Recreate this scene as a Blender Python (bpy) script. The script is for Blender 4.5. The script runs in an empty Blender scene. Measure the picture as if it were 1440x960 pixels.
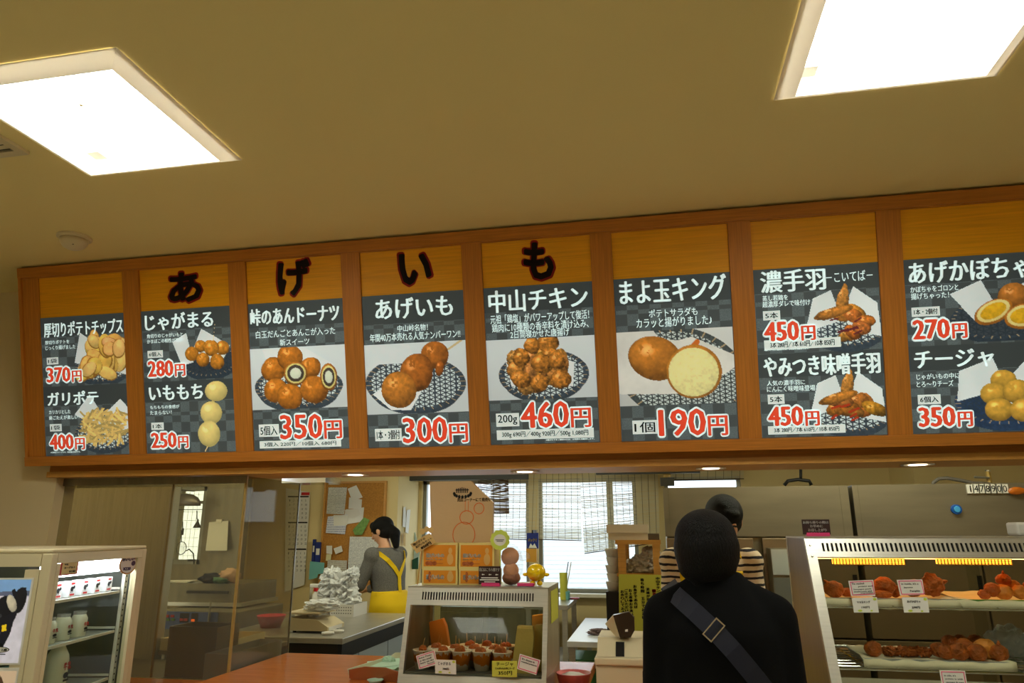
import bpy, bmesh, math, random
import numpy as np
from mathutils import Vector, Matrix, noise as mnoise
random.seed(7); RNG = np.random.RandomState(5)
SC = bpy.context.scene
COL = SC.collection
# ------------------------------------------------------------------ camera
YAW, PIT, ROL, FPX, CZ = .1918, .2621, -.0025, 991.8, 1.45
def cam_axes():
    cy, sy, cp, sp, cr, sr = math.cos(YAW), math.sin(YAW), math.cos(PIT), math.sin(PIT), math.cos(ROL), math.sin(ROL)
    f = Vector((-sy*cp, cy*cp, sp)); r0 = Vector((cy, sy, 0)); u0 = r0.cross(f)
    return r0*cr+u0*sr, u0*cr-r0*sr, f
CR, CU, CF = cam_axes()
cam_d = bpy.data.cameras.new('camera'); cam = bpy.data.objects.new('camera', cam_d); COL.objects.link(cam)
m3 = Matrix((CR, CU, -CF)).transposed()
cam.matrix_world = Matrix.Translation((0, 0, CZ)) @ m3.to_4x4()
cam_d.sensor_width = 36; cam_d.lens = FPX*36/1440; cam_d.clip_start = .02
SC.camera = cam
# ------------------------------------------------------------------ world and exposure
W = bpy.data.worlds.new('daylight'); SC.world = W; W.use_nodes = True
W.node_tree.nodes['Background'].inputs[0].default_value = (.80, .90, 1.0, 1)
W.node_tree.nodes['Background'].inputs[1].default_value = 2.8
SC.view_settings.view_transform = 'Standard'; SC.view_settings.look = 'None'
SC.view_settings.gamma = 1; SC.view_settings.use_curve_mapping = False
SC.view_settings.exposure = 0.3
TROFFER = 18; KITCHEN_FILL = 12.0; DOWNLIGHT = 5.0; HEAT = 6.0; CASE_FILL = 6.0
SC.cycles.max_bounces = 10; SC.cycles.transparent_max_bounces = 24
SC.cycles.caustics_reflective = False; SC.cycles.caustics_refractive = False
SC.cycles.sample_clamp_indirect = 4

# ------------------------------------------------------------------ pixel -> point at a real depth
def ray(px, py): return CF + CR*((px-720)/FPX) - CU*((py-480)/FPX)
def aY(px, py, Y):
    d = ray(px, py); t = Y/d.y; return Vector((d.x*t, Y, CZ+d.z*t))
def aZ(px, py, Z):
    d = ray(px, py); t = (Z-CZ)/d.z; return Vector((d.x*t, d.y*t, Z))
def aX(px, py, X):
    d = ray(px, py); t = X/d.x; return Vector((X, d.y*t, CZ+d.z*t))
# ------------------------------------------------------------------ materials
def lin(c):
    return tuple(((v/255)/12.92 if v/255 <= .04045 else ((v/255+.055)/1.055)**2.4) for v in c[:3])
MATS = {}
def mat(name, rgb=(200, 200, 200), rough=.6, metal=0, emit=0, bump=0, bscale=60, var=0, vscale=8, stretch=(1, 1, 1), trans=0, ior=1.45, spec=.5, alpha=1, vcol=False, coat=0, sss=0):
    if name in MATS: return MATS[name]
    m = bpy.data.materials.new(name); m.use_nodes = True; MATS[name] = m
    nt = m.node_tree; b = nt.nodes['Principled BSDF']; I = b.inputs
    c = (*lin(rgb), 1)
    I['Base Color'].default_value = c; I['Roughness'].default_value = rough; I['Metallic'].default_value = metal
    I['Specular IOR Level'].default_value = spec; I['IOR'].default_value = ior
    if coat: I['Coat Weight'].default_value = coat; I['Coat Roughness'].default_value = .1
    if trans: I['Transmission Weight'].default_value = trans
    if alpha < 1: I['Alpha'].default_value = alpha
    if emit: I['Emission Color'].default_value = c; I['Emission Strength'].default_value = emit
    if sss: I['Subsurface Weight'].default_value = sss; I['Subsurface Radius'].default_value = (.01, .004, .002)
    if vcol:
        a = nt.nodes.new('ShaderNodeVertexColor'); a.layer_name = 'Col'; nt.links.new(a.outputs[0], I['Base Color'])
    if var or bump:
        tc = nt.nodes.new('ShaderNodeTexCoord'); mp = nt.nodes.new('ShaderNodeMapping'); mp.inputs['Scale'].default_value = stretch
        nt.links.new(tc.outputs['Object'], mp.inputs[0])
    if var:
        n = nt.nodes.new('ShaderNodeTexNoise'); n.inputs['Scale'].default_value = vscale; n.inputs['Detail'].default_value = 5
        nt.links.new(mp.outputs[0], n.inputs['Vector'])
        r = nt.nodes.new('ShaderNodeValToRGB'); r.color_ramp.elements[0].position = .3; r.color_ramp.elements[1].position = .7
        r.color_ramp.elements[0].color = (*[v*(1-var) for v in c[:3]], 1); r.color_ramp.elements[1].color = (*[min(1, v*(1+var)) for v in c[:3]], 1)
        nt.links.new(n.outputs[0], r.inputs[0]); nt.links.new(r.outputs[0], I['Base Color'])
    if bump:
        n2 = nt.nodes.new('ShaderNodeTexNoise'); n2.inputs['Scale'].default_value = bscale; n2.inputs['Detail'].default_value = 4
        nt.links.new(mp.outputs[0], n2.inputs['Vector'])
        bp = nt.nodes.new('ShaderNodeBump'); bp.inputs['Strength'].default_value = bump; bp.inputs['Distance'].default_value = .01
        nt.links.new(n2.outputs[0], bp.inputs['Height']); nt.links.new(bp.outputs[0], I['Normal'])
    return m
def backlit(m, k):      # printed film lit from inside the box
    nt = m.node_tree; b = nt.nodes['Principled BSDF']; c = b.inputs['Base Color']
    if c.links: nt.links.new(c.links[0].from_socket, b.inputs['Emission Color'])
    else: b.inputs['Emission Color'].default_value = c.default_value
    b.inputs['Emission Strength'].default_value = k; return m
def glass_mat(name, tint=(240, 245, 240), refl=1.0, haze=0.0):
    if name in MATS: return MATS[name]
    m = bpy.data.materials.new(name); m.use_nodes = True; MATS[name] = m; nt = m.node_tree; nt.nodes.clear()
    out = nt.nodes.new('ShaderNodeOutputMaterial'); t = nt.nodes.new('ShaderNodeBsdfTransparent'); g = nt.nodes.new('ShaderNodeBsdfGlossy')
    t.inputs[0].default_value = (*lin(tint), 1); g.inputs['Roughness'].default_value = .02
    lw = nt.nodes.new('ShaderNodeLayerWeight'); lw.inputs[0].default_value = .5
    pw = nt.nodes.new('ShaderNodeMath'); pw.operation = 'POWER'; pw.inputs[1].default_value = 5; nt.links.new(lw.outputs['Facing'], pw.inputs[0])
    fr = nt.nodes.new('ShaderNodeMath'); fr.operation = 'MULTIPLY_ADD'; fr.inputs[1].default_value = .96; fr.inputs[2].default_value = .04; nt.links.new(pw.outputs[0], fr.inputs[0])
    mu = nt.nodes.new('ShaderNodeMath'); mu.operation = 'MULTIPLY'; mu.inputs[1].default_value = refl
    mx = nt.nodes.new('ShaderNodeMixShader'); nt.links.new(fr.outputs[0], mu.inputs[0]); nt.links.new(mu.outputs[0], mx.inputs[0])
    last = t.outputs[0]
    if haze:
        d = nt.nodes.new('ShaderNodeBsdfDiffuse'); d.inputs[0].default_value = (.8, .8, .75, 1); m2 = nt.nodes.new('ShaderNodeMixShader')
        m2.inputs[0].default_value = haze; nt.links.new(t.outputs[0], m2.inputs[1]); nt.links.new(d.outputs[0], m2.inputs[2]); last = m2.outputs[0]
    nt.links.new(last, mx.inputs[1]); nt.links.new(g.outputs[0], mx.inputs[2]); nt.links.new(mx.outputs[0], out.inputs[0])
    return m
def two_tone(name, c1, c2, kind, rough=.6, **k):
    """procedural two-colour print: kind picks the factor network"""
    if name in MATS: return MATS[name]
    m = mat(name, c1, rough); nt = m.node_tree; b = nt.nodes['Principled BSDF']
    tc = nt.nodes.new('ShaderNodeTexCoord'); mix = nt.nodes.new('ShaderNodeMix'); mix.data_type = 'RGBA'
    mix.inputs[6].default_value = (*lin(c1), 1); mix.inputs[7].default_value = (*lin(c2), 1)
    def math_(op, a, bb):
        n = nt.nodes.new('ShaderNodeMath'); n.operation = op
        for i, v in enumerate((a, bb)):
            if v is None: continue
            if isinstance(v, (int, float)): n.inputs[i].default_value = v
            else: nt.links.new(v, n.inputs[i])
        return n.outputs[0]
    sp = nt.nodes.new('ShaderNodeSeparateXYZ'); nt.links.new(tc.outputs['Object'], sp.inputs[0])
    X, Y, Z = sp.outputs
    def nz(scale, st=(1, 1, 1), det=3):
        mp = nt.nodes.new('ShaderNodeMapping'); mp.inputs['Scale'].default_value = st; nt.links.new(tc.outputs['Object'], mp.inputs[0])
        n = nt.nodes.new('ShaderNodeTexNoise'); n.inputs['Scale'].default_value = scale; n.inputs['Detail'].default_value = det
        nt.links.new(mp.outputs[0], n.inputs['Vector']); return n.outputs[0]
    if kind == 'checker':
        ch = nt.nodes.new('ShaderNodeTexChecker'); ch.inputs['Scale'].default_value = k.get('s', 20); nt.links.new(tc.outputs['Object'], ch.inputs[0])
        f = math_('MULTIPLY', ch.outputs['Fac'], math_('ADD', math_('MULTIPLY', nz(260), 1.6), -.2))
    elif kind == 'stripe':
        v = math_('ADD', math_('MULTIPLY', Z, 1/k['p']), math_('MULTIPLY', nz(9), k.get('w', .8)))
        f = math_('LESS_THAN', math_('FRACT', v, None), k.get('duty', .33))
    elif kind == 'lines':       # rows of printed text
        a = math_('LESS_THAN', math_('FRACT', math_('MULTIPLY', Z, 1/k['p']), None), .45)
        f = math_('MULTIPLY', a, math_('GREATER_THAN', nz(300, (1, 1, .3)), .48)); f = math_('MULTIPLY', f, .75)
    elif kind == 'band':        # brushed band round a cup
        d = math_('ADD', math_('MULTIPLY', nz(90, (1, 1, .25)), .05), Z)
        f = math_('MULTIPLY', math_('GREATER_THAN', d, k['z0']), math_('LESS_THAN', d, k['z1']))
    nt.links.new(f, mix.inputs[0]); nt.links.new(mix.outputs[2], b.inputs['Base Color'])
    return m
M_ceil = mat('ceiling_paint', (236, 216, 150), .9, bump=.05, bscale=200)
M_wall = mat('cream_wallpaper', (222, 202, 160), .9, bump=.05, bscale=250)
M_kwall = mat('kitchen_cream_wall', (226, 205, 150), .8)
M_floor = mat('floor_tile', (204, 202, 186), .5, var=.1)
M_wood = mat('orange_oak', (190, 118, 40), .45, var=.16, vscale=6, stretch=(1, 1, 26))
M_woodv = mat('orange_oak_upright', (190, 118, 40), .45, var=.16, vscale=6, stretch=(26, 1, 1))
M_woodl = mat('light_oak', (206, 150, 72), .4, var=.1, vscale=5, stretch=(1, 8, 26))
M_yel = mat('yellow_woodgrain_print', (240, 166, 20), .4, var=.1, vscale=5, stretch=(1, 4, 34))
M_count = mat('orange_counter_laminate', (190, 104, 44), .22, var=.12, vscale=4, stretch=(2, 12, 1))
M_steel = mat('brushed_steel', (190, 186, 174), .34, metal=.75, var=.07, vscale=4, stretch=(2, 2, 40))
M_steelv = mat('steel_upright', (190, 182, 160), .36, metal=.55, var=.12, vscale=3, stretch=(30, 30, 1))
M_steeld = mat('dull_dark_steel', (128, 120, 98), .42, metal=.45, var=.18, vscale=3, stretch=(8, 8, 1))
M_white = mat('white_plastic', (228, 224, 214), .5)
M_cream = mat('cream_enamel', (214, 200, 164), .42)
M_black = mat('black_plastic', (16, 16, 17), .45)
M_dark = mat('dark_cavity', (14, 12, 10), .9)
M_paper = mat('white_paper', (232, 230, 222), .8)
M_print = two_tone('printed_sheet', (226, 226, 220), (120, 124, 130), 'lines', .8, p=.012)
M_glass = glass_mat('clear_glass', (244, 246, 246), 1.0, .01)
M_gcase = glass_mat('case_glass', (240, 242, 238), .12, .0)
M_acry = glass_mat('hazy_acrylic', (226, 220, 198), .5, .06)
M_kraft = mat('kraft_paper', (196, 158, 84), .75, bump=.2, bscale=30)
M_bag = mat('white_polythene', (236, 238, 238), .35, bump=.8, bscale=18, alpha=.85)
M_clear = mat('clear_film', (225, 225, 225), .15, alpha=.38, bump=.8, bscale=30)
M_fry = mat('fried_batter', (176, 88, 26), .42, bump=.9, bscale=110, var=.42, vscale=34)
M_fry2 = mat('fried_chicken', (176, 92, 34), .55, bump=.8, bscale=130, var=.3, vscale=50)
M_fryy = mat('golden_fritter', (214, 134, 48), .5, bump=.5, bscale=90, var=.25, vscale=40)
M_skin = mat('skin', (214, 160, 124), .5, sss=.08)
M_hair = mat('black_hair', (11, 9, 9), .6, spec=.25, bump=.8, bscale=70, stretch=(6, 6, .6))
M_jkt = mat('black_wool', (10, 10, 11), .9, spec=.15, bump=.2, bscale=400)
M_navy = mat('navy_webbing', (22, 25, 44), .7)
M_apr = mat('yellow_apron_cloth', (236, 196, 10), .8, bump=.15, bscale=12)
M_gray = mat('grey_knit', (108, 106, 102), .9, var=.22, vscale=120, bump=.5, bscale=180)
M_strp = two_tone('striped_jersey', (228, 208, 180), (26, 22, 32), 'stripe', .85, p=.031, duty=.36, w=.9)
M_pants = mat('dark_trousers', (30, 30, 36), .85)
M_red = mat('red', (190, 30, 34), .5); M_pink = mat('hot_pink', (226, 60, 120), .5)
M_ink = mat('black_ink', (18, 18, 18), .7); M_inkw = mat('pale_print', (226, 240, 238), .6)
M_price = mat('price_red', (214, 84, 54), .6); M_brush = mat('brush_black', (34, 12, 8), .6); M_brred = mat('brush_red', (176, 26, 18), .6)
M_slate = two_tone('slate_check', (66, 74, 76), (98, 112, 116), 'checker', .55, s=22)
M_slateb = mat('slate_band', (58, 66, 68), .55)
M_pic = mat('printed_picture', vcol=True, rough=.5)
M_inkb = mat('black_print_on_film', (18, 18, 18), .7)
for q in (M_slate, M_slateb, M_pic, M_inkw, M_price): backlit(q, .34)
M_orange = mat('orange_print', (226, 140, 24), .5); M_teal = mat('teal_card', (120, 190, 190), .6)
M_blue = mat('blue_pack', (28, 48, 128), .4); M_green = mat('green_tray', (70, 130, 50), .5)
M_trim = mat('translucent_trim', (232, 224, 214), .6)
_n = M_trim.node_tree; _t = _n.nodes.new('ShaderNodeBsdfTranslucent'); _t.inputs[0].default_value = (.5, .45, .4, 1); _m = _n.nodes.new('ShaderNodeMixShader'); _m.inputs[0].default_value = .12
_n.links.new(_n.nodes['Principled BSDF'].outputs[0], _m.inputs[1]); _n.links.new(_t.outputs[0], _m.inputs[2]); _n.links.new(_m.outputs[0], _n.nodes['Material Output'].inputs[0])
M_ylpap = mat('yellow_green_paper', (206, 206, 80), .8); M_cork = mat('cork', (184, 128, 56), .9, var=.2, vscale=120)
M_lamp = mat('lit_diffuser', (249, 252, 238), .5, emit=TROFFER); M_mint = mat('mint_paper', (190, 222, 196), .8)
M_lime = mat('lime_badge', (206, 220, 90), .6); M_brown = mat('brown_lens', (40, 20, 12), .1, coat=.5)
M_ctrl = mat('blue_control_panel', (74, 96, 160), .5); M_chrome = mat('chrome', (210, 210, 210), .15, metal=1)
M_beige = mat('beige_plastic', (214, 198, 160), .5); M_siding = mat('white_siding', (226, 232, 236), .7)
M_bam = mat('bamboo_reed', (196, 170, 110), .7)
# ------------------------------------------------------------------ mesh builder
WL = {}
class MB:
    def __init__(s, xf=None): s.v = []; s.f = []; s.m = []; s.mats = []; s.xf = xf; s.cur = 0
    def use(s, m):
        if m not in s.mats: s.mats.append(m)
        s.cur = s.mats.index(m); return s
    def add(s, vs, fs):
        o = len(s.v)
        s.v += [tuple(s.xf @ Vector(v)) if s.xf else tuple(v) for v in vs]
        s.f += [tuple(i+o for i in f) for f in fs]; s.m += [s.cur]*len(fs); return s
    def box(s, a, b, bev=0):
        x0, y0, z0 = [min(p, q) for p, q in zip(a, b)]; x1, y1, z1 = [max(p, q) for p, q in zip(a, b)]
        if bev:
            bm = bmesh.new(); r = bmesh.ops.create_cube(bm, size=1)
            for v in bm.verts: v.co = Vector(((x0+x1)/2+v.co.x*(x1-x0), (y0+y1)/2+v.co.y*(y1-y0), (z0+z1)/2+v.co.z*(z1-z0)))
            bmesh.ops.bevel(bm, geom=bm.edges[:], offset=bev, segments=2, affect='EDGES', profile=.5)
            bm.verts.index_update(); vs = [v.co.copy() for v in bm.verts]; fs = [[v.index for v in f.verts] for f in bm.faces]; bm.free()
            return s.add(vs, fs)
        vs = [(x, y, z) for x in (x0, x1) for y in (y0, y1) for z in (z0, z1)]
        return s.add(vs, [(0, 1, 3, 2), (4, 6, 7, 5), (0, 4, 5, 1), (2, 3, 7, 6), (0, 2, 6, 4), (1, 5, 7, 3)])
    def slab(s, pts, n):     # polygon extruded by vector n
        pts = [Vector(p) for p in pts]; n = Vector(n); k = len(pts)
        vs = pts+[p+n for p in pts]
        return s.add(vs, [tuple(range(k))[::-1], tuple(range(k, 2*k))]+[(i, (i+1) % k, (i+1) % k+k, i+k) for i in range(k)])
    def tube(s, pts, r, n=8, r1=None, caps=True):
        pts = [Vector(p) for p in pts]; k = len(pts); vs = []; fs = []
        rs = r if isinstance(r, (list, tuple)) else [r+(0 if r1 is None else (r1-r)*i/(k-1)) for i in range(k)]
        up = Vector((0, 0, 1))
        for i, p in enumerate(pts):
            t = (pts[min(i+1, k-1)]-pts[max(i-1, 0)]).normalized()
            if abs(t.dot(up)) > .95: a = t.cross(Vector((1, 0, 0))).normalized() if i == 0 or True else a
            else: a = t.cross(up).normalized()
            b = t.cross(a)
            for j in range(n):
                an = 2*math.pi*j/n; vs.append(p+(a*math.cos(an)+b*math.sin(an))*rs[i])
        for i in range(k-1):
            for j in range(n): fs.append((i*n+j, i*n+(j+1) % n, (i+1)*n+(j+1) % n, (i+1)*n+j))
        if caps: fs += [tuple(range(n))[::-1], tuple(range((k-1)*n, k*n))]
        return s.add(vs, fs)
    def lathe(s, prof, c=(0, 0, 0), n=20, sx=1, sy=1):
        vs = []; fs = []; k = len(prof)
        for r, z in prof:
            for j in range(n):
                an = 2*math.pi*j/n; vs.append((c[0]+r*sx*math.cos(an), c[1]+r*sy*math.sin(an), c[2]+z))
        for i in range(k-1):
            for j in range(n): fs.append((i*n+j, i*n+(j+1) % n, (i+1)*n+(j+1) % n, (i+1)*n+j))
        fs += [tuple(range(n))[::-1], tuple(range((k-1)*n, k*n))]
        return s.add(vs, fs)
    def blob(s, c, r, amp=.1, fr=3, seed=0, sub=3, rot=None):
        bm = bmesh.new(); bmesh.ops.create_icosphere(bm, subdivisions=sub, radius=1)
        r = r if isinstance(r, (tuple, list)) else (r, r, r); R = rot or Matrix.Identity(3)
        vs = []
        for v in bm.verts:
            d = 1+amp*mnoise.noise(v.co*fr+Vector((seed*7.3, seed*3.1, 0)))
            vs.append(Vector(c)+R @ Vector((v.co.x*r[0]*d, v.co.y*r[1]*d, v.co.z*r[2]*d)))
        bm.verts.index_update(); fs = [[v.index for v in f.verts] for f in bm.faces]; bm.free()
        return s.add(vs, fs)
    def build(s, name, m=None, parent=None, smooth=False, kind=None, label=None, cat=None, group=None, center=None):
        me = bpy.data.meshes.new(name)
        o = bpy.data.objects.new(name, me); COL.objects.link(o)
        if parent is not None: org = WL[parent.name]; o.parent = parent; loc = Vector((0, 0, 0))
        else:
            if s.v:
                a = np.array(s.v); org = Vector(((a[:, 0].min()+a[:, 0].max())/2, (a[:, 1].min()+a[:, 1].max())/2, a[:, 2].min()))
            else: org = Vector((0, 0, 0))
            loc = org
        me.from_pydata([tuple(Vector(v)-org) for v in s.v], [], s.f)
        o.location = loc; WL[o.name] = org.copy()
        for x in (s.mats or [m or M_white]): me.materials.append(x)
        if m and not s.mats: pass
        me.polygons.foreach_set('material_index', s.m)
        if smooth: me.polygons.foreach_set('use_smooth', [True]*len(me.polygons))
        bm = bmesh.new(); bm.from_mesh(me); bmesh.ops.recalc_face_normals(bm, faces=bm.faces[:]); bm.to_mesh(me); bm.free()
        me.update()
        if kind: o['kind'] = kind
        if label: o['label'] = label
        if cat: o['category'] = cat
        if group: o['group'] = group
        return o
def T(name, label, cat, loc, group=None):
    o = bpy.data.objects.new(name, None); COL.objects.link(o); o.location = loc; o.empty_display_size = .05
    o['label'] = label; o['category'] = cat
    if group: o['group'] = group
    WL[o.name] = Vector(loc); return o
def dup(root, loc, label, group=None):
    def cp(o, par):
        c = o.copy(); COL.objects.link(c); c.parent = par
        for ch in o.children: cp(ch, c)
        return c
    r = cp(root, None); r.location = loc; r['label'] = label
    if group: r['group'] = group
    WL[r.name] = Vector(loc); return r
def quick(name, m, label, cat, fn, parent=None, **k):
    b = MB(k.pop('xf', None)); b.use(m); fn(b); return b.build(name, m, parent, label=label, cat=cat, **k)
def struct(name, m, *boxes):
    b = MB().use(m)
    for q in boxes: b.box(*q)
    return b.build(name, m, kind='structure')
# frame in a plane: origin, right axis, down axis
class Plane:
    def __init__(s, o, ex, ed, w, h): s.o = Vector(o); s.ex = Vector(ex).normalized(); s.ed = Vector(ed).normalized(); s.w = w; s.h = h; s.n = s.ed.cross(s.ex).normalized()*-1
    def p(s, u, v, d=0): return s.o+s.ex*(u*s.w)+s.ed*(v*s.h)-s.n*0+s.out*d
    @property
    def out(s):
        n = s.ex.cross(s.ed); c = Vector((0, 0, CZ))-s.o
        return n if n.dot(c) > 0 else -n
# ------------------------------------------------------------------ lettering
TXT = {}
def glyphs(body, off=0.0):
    k = (body, off)
    if k in TXT: return TXT[k]
    c = bpy.data.curves.new('t', 'FONT'); c.body = body; c.size = 1; c.resolution_u = 2; c.offset = off; c.fill_mode = 'FRONT'
    o = bpy.data.objects.new('t', c); COL.objects.link(o)
    me = bpy.data.meshes.new_from_object(o.evaluated_get(bpy.context.evaluated_depsgraph_get()))
    v = np.array([tuple(q.co) for q in me.vertices]) if len(me.vertices) else np.zeros((0, 3)); f = [tuple(p.vertices) for p in me.polygons]
    bpy.data.objects.remove(o); bpy.data.curves.remove(c); bpy.data.meshes.remove(me)
    TXT[k] = (v, f); return v, f
def text(mb, pl, body, u0, u1, v0, v1, d=.001, smear=0, ring=0):
    """fit text into the box u0..u1, v0..v1 (fractions) of plane pl"""
    v, f = glyphs(body)
    if not len(v): return
    rv = v
    x0, x1, y0, y1 = rv[:, 0].min(), rv[:, 0].max(), rv[:, 1].min(), rv[:, 1].max()
    if body.strip('ー－-─') == '': y0 -= .3; y1 += .3
    sx = (u1-u0)/(x1-x0); sy = (v1-v0)/max(.01, y1-y0); ar = pl.w/pl.h
    if ring: sh_ = [(ring*math.cos(i*.5236), ring*ar*math.sin(i*.5236)) for i in range(12)]+[(0, 0)]
    elif smear: sh_ = [(-smear, 0), (0, 0), (smear, 0), (0, smear*.4*ar), (0, -smear*.4*ar)]
    else: sh_ = [(0, 0)]
    for sh, sv in sh_:
        mb.add([pl.p(u0+(a-x0)*sx+sh, v1-(b-y0)*sy+sv, d) for a, b, _ in v], f)
def rect(mb, pl, u0, u1, v0, v1, d=.001, th=0):
    q = [pl.p(u0, v0, d), pl.p(u1, v0, d), pl.p(u1, v1, d), pl.p(u0, v1, d)]
    if th: mb.slab(q, pl.out*th)
    else: mb.add(q, [(0, 1, 2, 3)])
def disc(mb, pl, u, v, ru, rv, d=.001, n=20):
    mb.add([pl.p(u+ru*math.cos(6.2832*i/n), v+rv*math.sin(6.2832*i/n), d) for i in range(n)], [tuple(range(n))])
# ================================================================== THE SETTING
CEIL = 2.69
struct('floor', M_floor, ((-5, -3.2, -.05), (3.4, 7.1, 0)))
struct('wall_left', M_wall, ((-4.3, -3.2, 0), (-4.2, 3.0, CEIL)))
struct('wall_right', M_wall, ((3.3, -3.2, 0), (3.4, 7.1, CEIL)))
struct('wall_rear', M_wall, ((-4.3, -3.3, 0), (3.4, -3.2, CEIL)))
struct('wall_front', M_wall, ((-4.3, 3.0, 0), (-2.84, 3.12, CEIL)))
struct('wall_front.001', M_wall, ((-2.84, 3.0, 1.735), (3.3, 3.28, CEIL)))
struct('trim_1', M_wood, ((-2.879, 2.99, 1.731), (3.3, 3.0, 1.768)))
struct('trim_2', M_woodl, ((-2.879, 2.975, 1.704), (3.3, 3.28, 1.731)))
# ceiling with cut-outs for the recessed lights
LS = .6
LIGHTS = [(-1.931, 1.372), (.416, 1.363), (-1.931, -1.3), (.416, -1.3)]
def ceiling():
    xs = sorted({-5.0, 3.4} | {l[0]+.015 for l in LIGHTS} | {l[0]+LS-.015 for l in LIGHTS}); ys = sorted({-3.3, 3.28} | {l[1]+.015 for l in LIGHTS} | {l[1]+LS-.015 for l in LIGHTS})
    b = MB().use(M_ceil)
    for i in range(len(xs)-1):
        for j in range(len(ys)-1):
            cx, cy = (xs[i]+xs[i+1])/2, (ys[j]+ys[j+1])/2
            if any(l[0]+.01 < cx < l[0]+LS-.01 and l[1]+.01 < cy < l[1]+LS-.01 for l in LIGHTS): continue
            b.box((xs[i], ys[j], CEIL), (xs[i+1], ys[j+1], CEIL+.02))
    b.box((-5, -3.3, CEIL+.16), (3.4, 3.28, CEIL+.2))
    b.build('ceiling', kind='structure')
ceiling()
struct('ceiling.001', mat('kitchen_ceiling', (214, 204, 176), .9), ((-5, 3.28, 2.35), (3.4, 5.5, 2.4)), ((-3.6, 5.5, 2.35), (3.4, 7.1, 2.4)))
lamp_lab = ['square recessed ceiling light above the left menus, beside the air vent', 'square recessed ceiling light at the top right of the ceiling',
            'square recessed ceiling light behind the viewer, left of the pair', 'square recessed ceiling light behind the viewer, right of the pair']
for (x, y), lb in zip(LIGHTS, lamp_lab):
    t = T('recessed_ceiling_light', lb, 'ceiling light', (x+LS/2, y+LS/2, CEIL-.028), 'square recessed ceiling lights')
    b = MB().use(M_trim)
    o = [(x, y), (x+LS, y), (x+LS, y+LS), (x, y+LS)]; i_ = [(x+.05, y+.05), (x+LS-.05, y+.05), (x+LS-.05, y+LS-.05), (x+.05, y+LS-.05)]
    for k in range(4):
        a, c = o[k], o[(k+1) % 4]; d, e = i_[(k+1) % 4], i_[k]
        b.add([(*a, CEIL-.002), (*c, CEIL-.002), (*d, CEIL-.028), (*e, CEIL-.028)], [(0, 1, 2, 3)])
        b.add([(*e, CEIL-.028), (*d, CEIL-.028), (d[0], d[1], CEIL+.039), (e[0], e[1], CEIL+.039)], [(0, 1, 2, 3)])
    b.build('frame', parent=t)
    MB().use(M_lamp).box((x+.016, y+.016, CEIL+.04), (x+LS-.016, y+LS-.016, CEIL+.05)).build('diffuser', parent=t)
    b = MB().use(M_beige)
    b.box((x+LS*.42, y+LS*.42, CEIL+.034), (x+LS*.42+.012, y+LS*.42+.012, CEIL+.0395)); b.build('diffuser_catch', parent=t)
    b = MB().use(M_print); b.box((x+.06, y+LS-.10, CEIL+.030), (x+.11, y+LS-.0525, CEIL+.0395)); b.build('rating_label', parent=t, label='small printed rating label')
# vent, smoke detector
v = aZ(42, 213, CEIL)
t = T('ceiling_vent', 'square cream air vent grille in the ceiling at the left edge', 'vent', (v.x-.15, v.y-.15, CEIL-.012))
b = MB().use(M_beige)
vx, vy = v.x, v.y
for q in (((vx-.3, vy-.03), (vx, vy)), ((vx-.3, vy-.3), (vx, vy-.27)), ((vx-.3, vy-.27), (vx-.27, vy-.03)), ((vx-.03, vy-.27), (vx, vy-.03))):
    b.box((*q[0], CEIL-.012), (*q[1], CEIL-.001))
b.build('frame', parent=t)
MB().use(M_dark).box((vx-.27, vy-.27, CEIL-.004), (vx-.03, vy-.03, CEIL-.002)).build('backing', parent=t)
for k in range(9):
    y = vy-.045-k*.026
    MB().use(M_beige).slab([(vx-.268, y, CEIL-.011), (vx-.032, y, CEIL-.011), (vx-.032, y-.012, CEIL-.005), (vx-.268, y-.012, CEIL-.005)], (0, 0, .001)).build('slat', parent=t)
v = aZ(105, 333, CEIL)
t = T('smoke_detector', 'round cream smoke detector dome on the ceiling above the first menu', 'smoke detector', (v.x, v.y, CEIL-.06))
b = MB().use(M_beige); b.lathe([(.068, .06), (.068, .052), (.06, .046)], (v.x, v.y, CEIL-.06), 32); b.build('mounting_ring', parent=t, smooth=False)
b = MB().use(M_cream); b.lathe([(.056, .048), (.053, .03), (.042, .014), (.025, .004), (.006, 0)], (v.x, v.y, CEIL-.06), 32); b.build('dome', parent=t, smooth=True)
MB().use(M_dark).box((v.x+.02, v.y-.03, CEIL-.049), (v.x+.028, v.y-.022, CEIL-.045)).build('indicator', parent=t)
# downlights in the underside of the lintel
for px, lb in ((500, 'over the cork board side'), (738, 'above the wrapped snack doll'), (1000, "above the clerk's head"), (1292, 'above the right hot case')):
    x = aY(px, 663, 3.12).x
    t = T('downlight', 'small round downlight set under the wooden lintel '+lb, 'downlight', (x, 3.12, 1.700), 'downlights under the lintel')
    b = MB().use(M_white); b.lathe([(.062, .004), (.062, 0), (.048, .001), (.045, .0035)], (x, 3.12, 1.7), 28); b.build('ring', parent=t, smooth=True)
    b = MB().use(mat('downlight_glow', (255, 240, 215), .5, emit=DOWNLIGHT)); b.lathe([(.034, .0005), (.034, 0.0002)], (x, 3.12, 1.7), 24); b.build('lens', parent=t)
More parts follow.
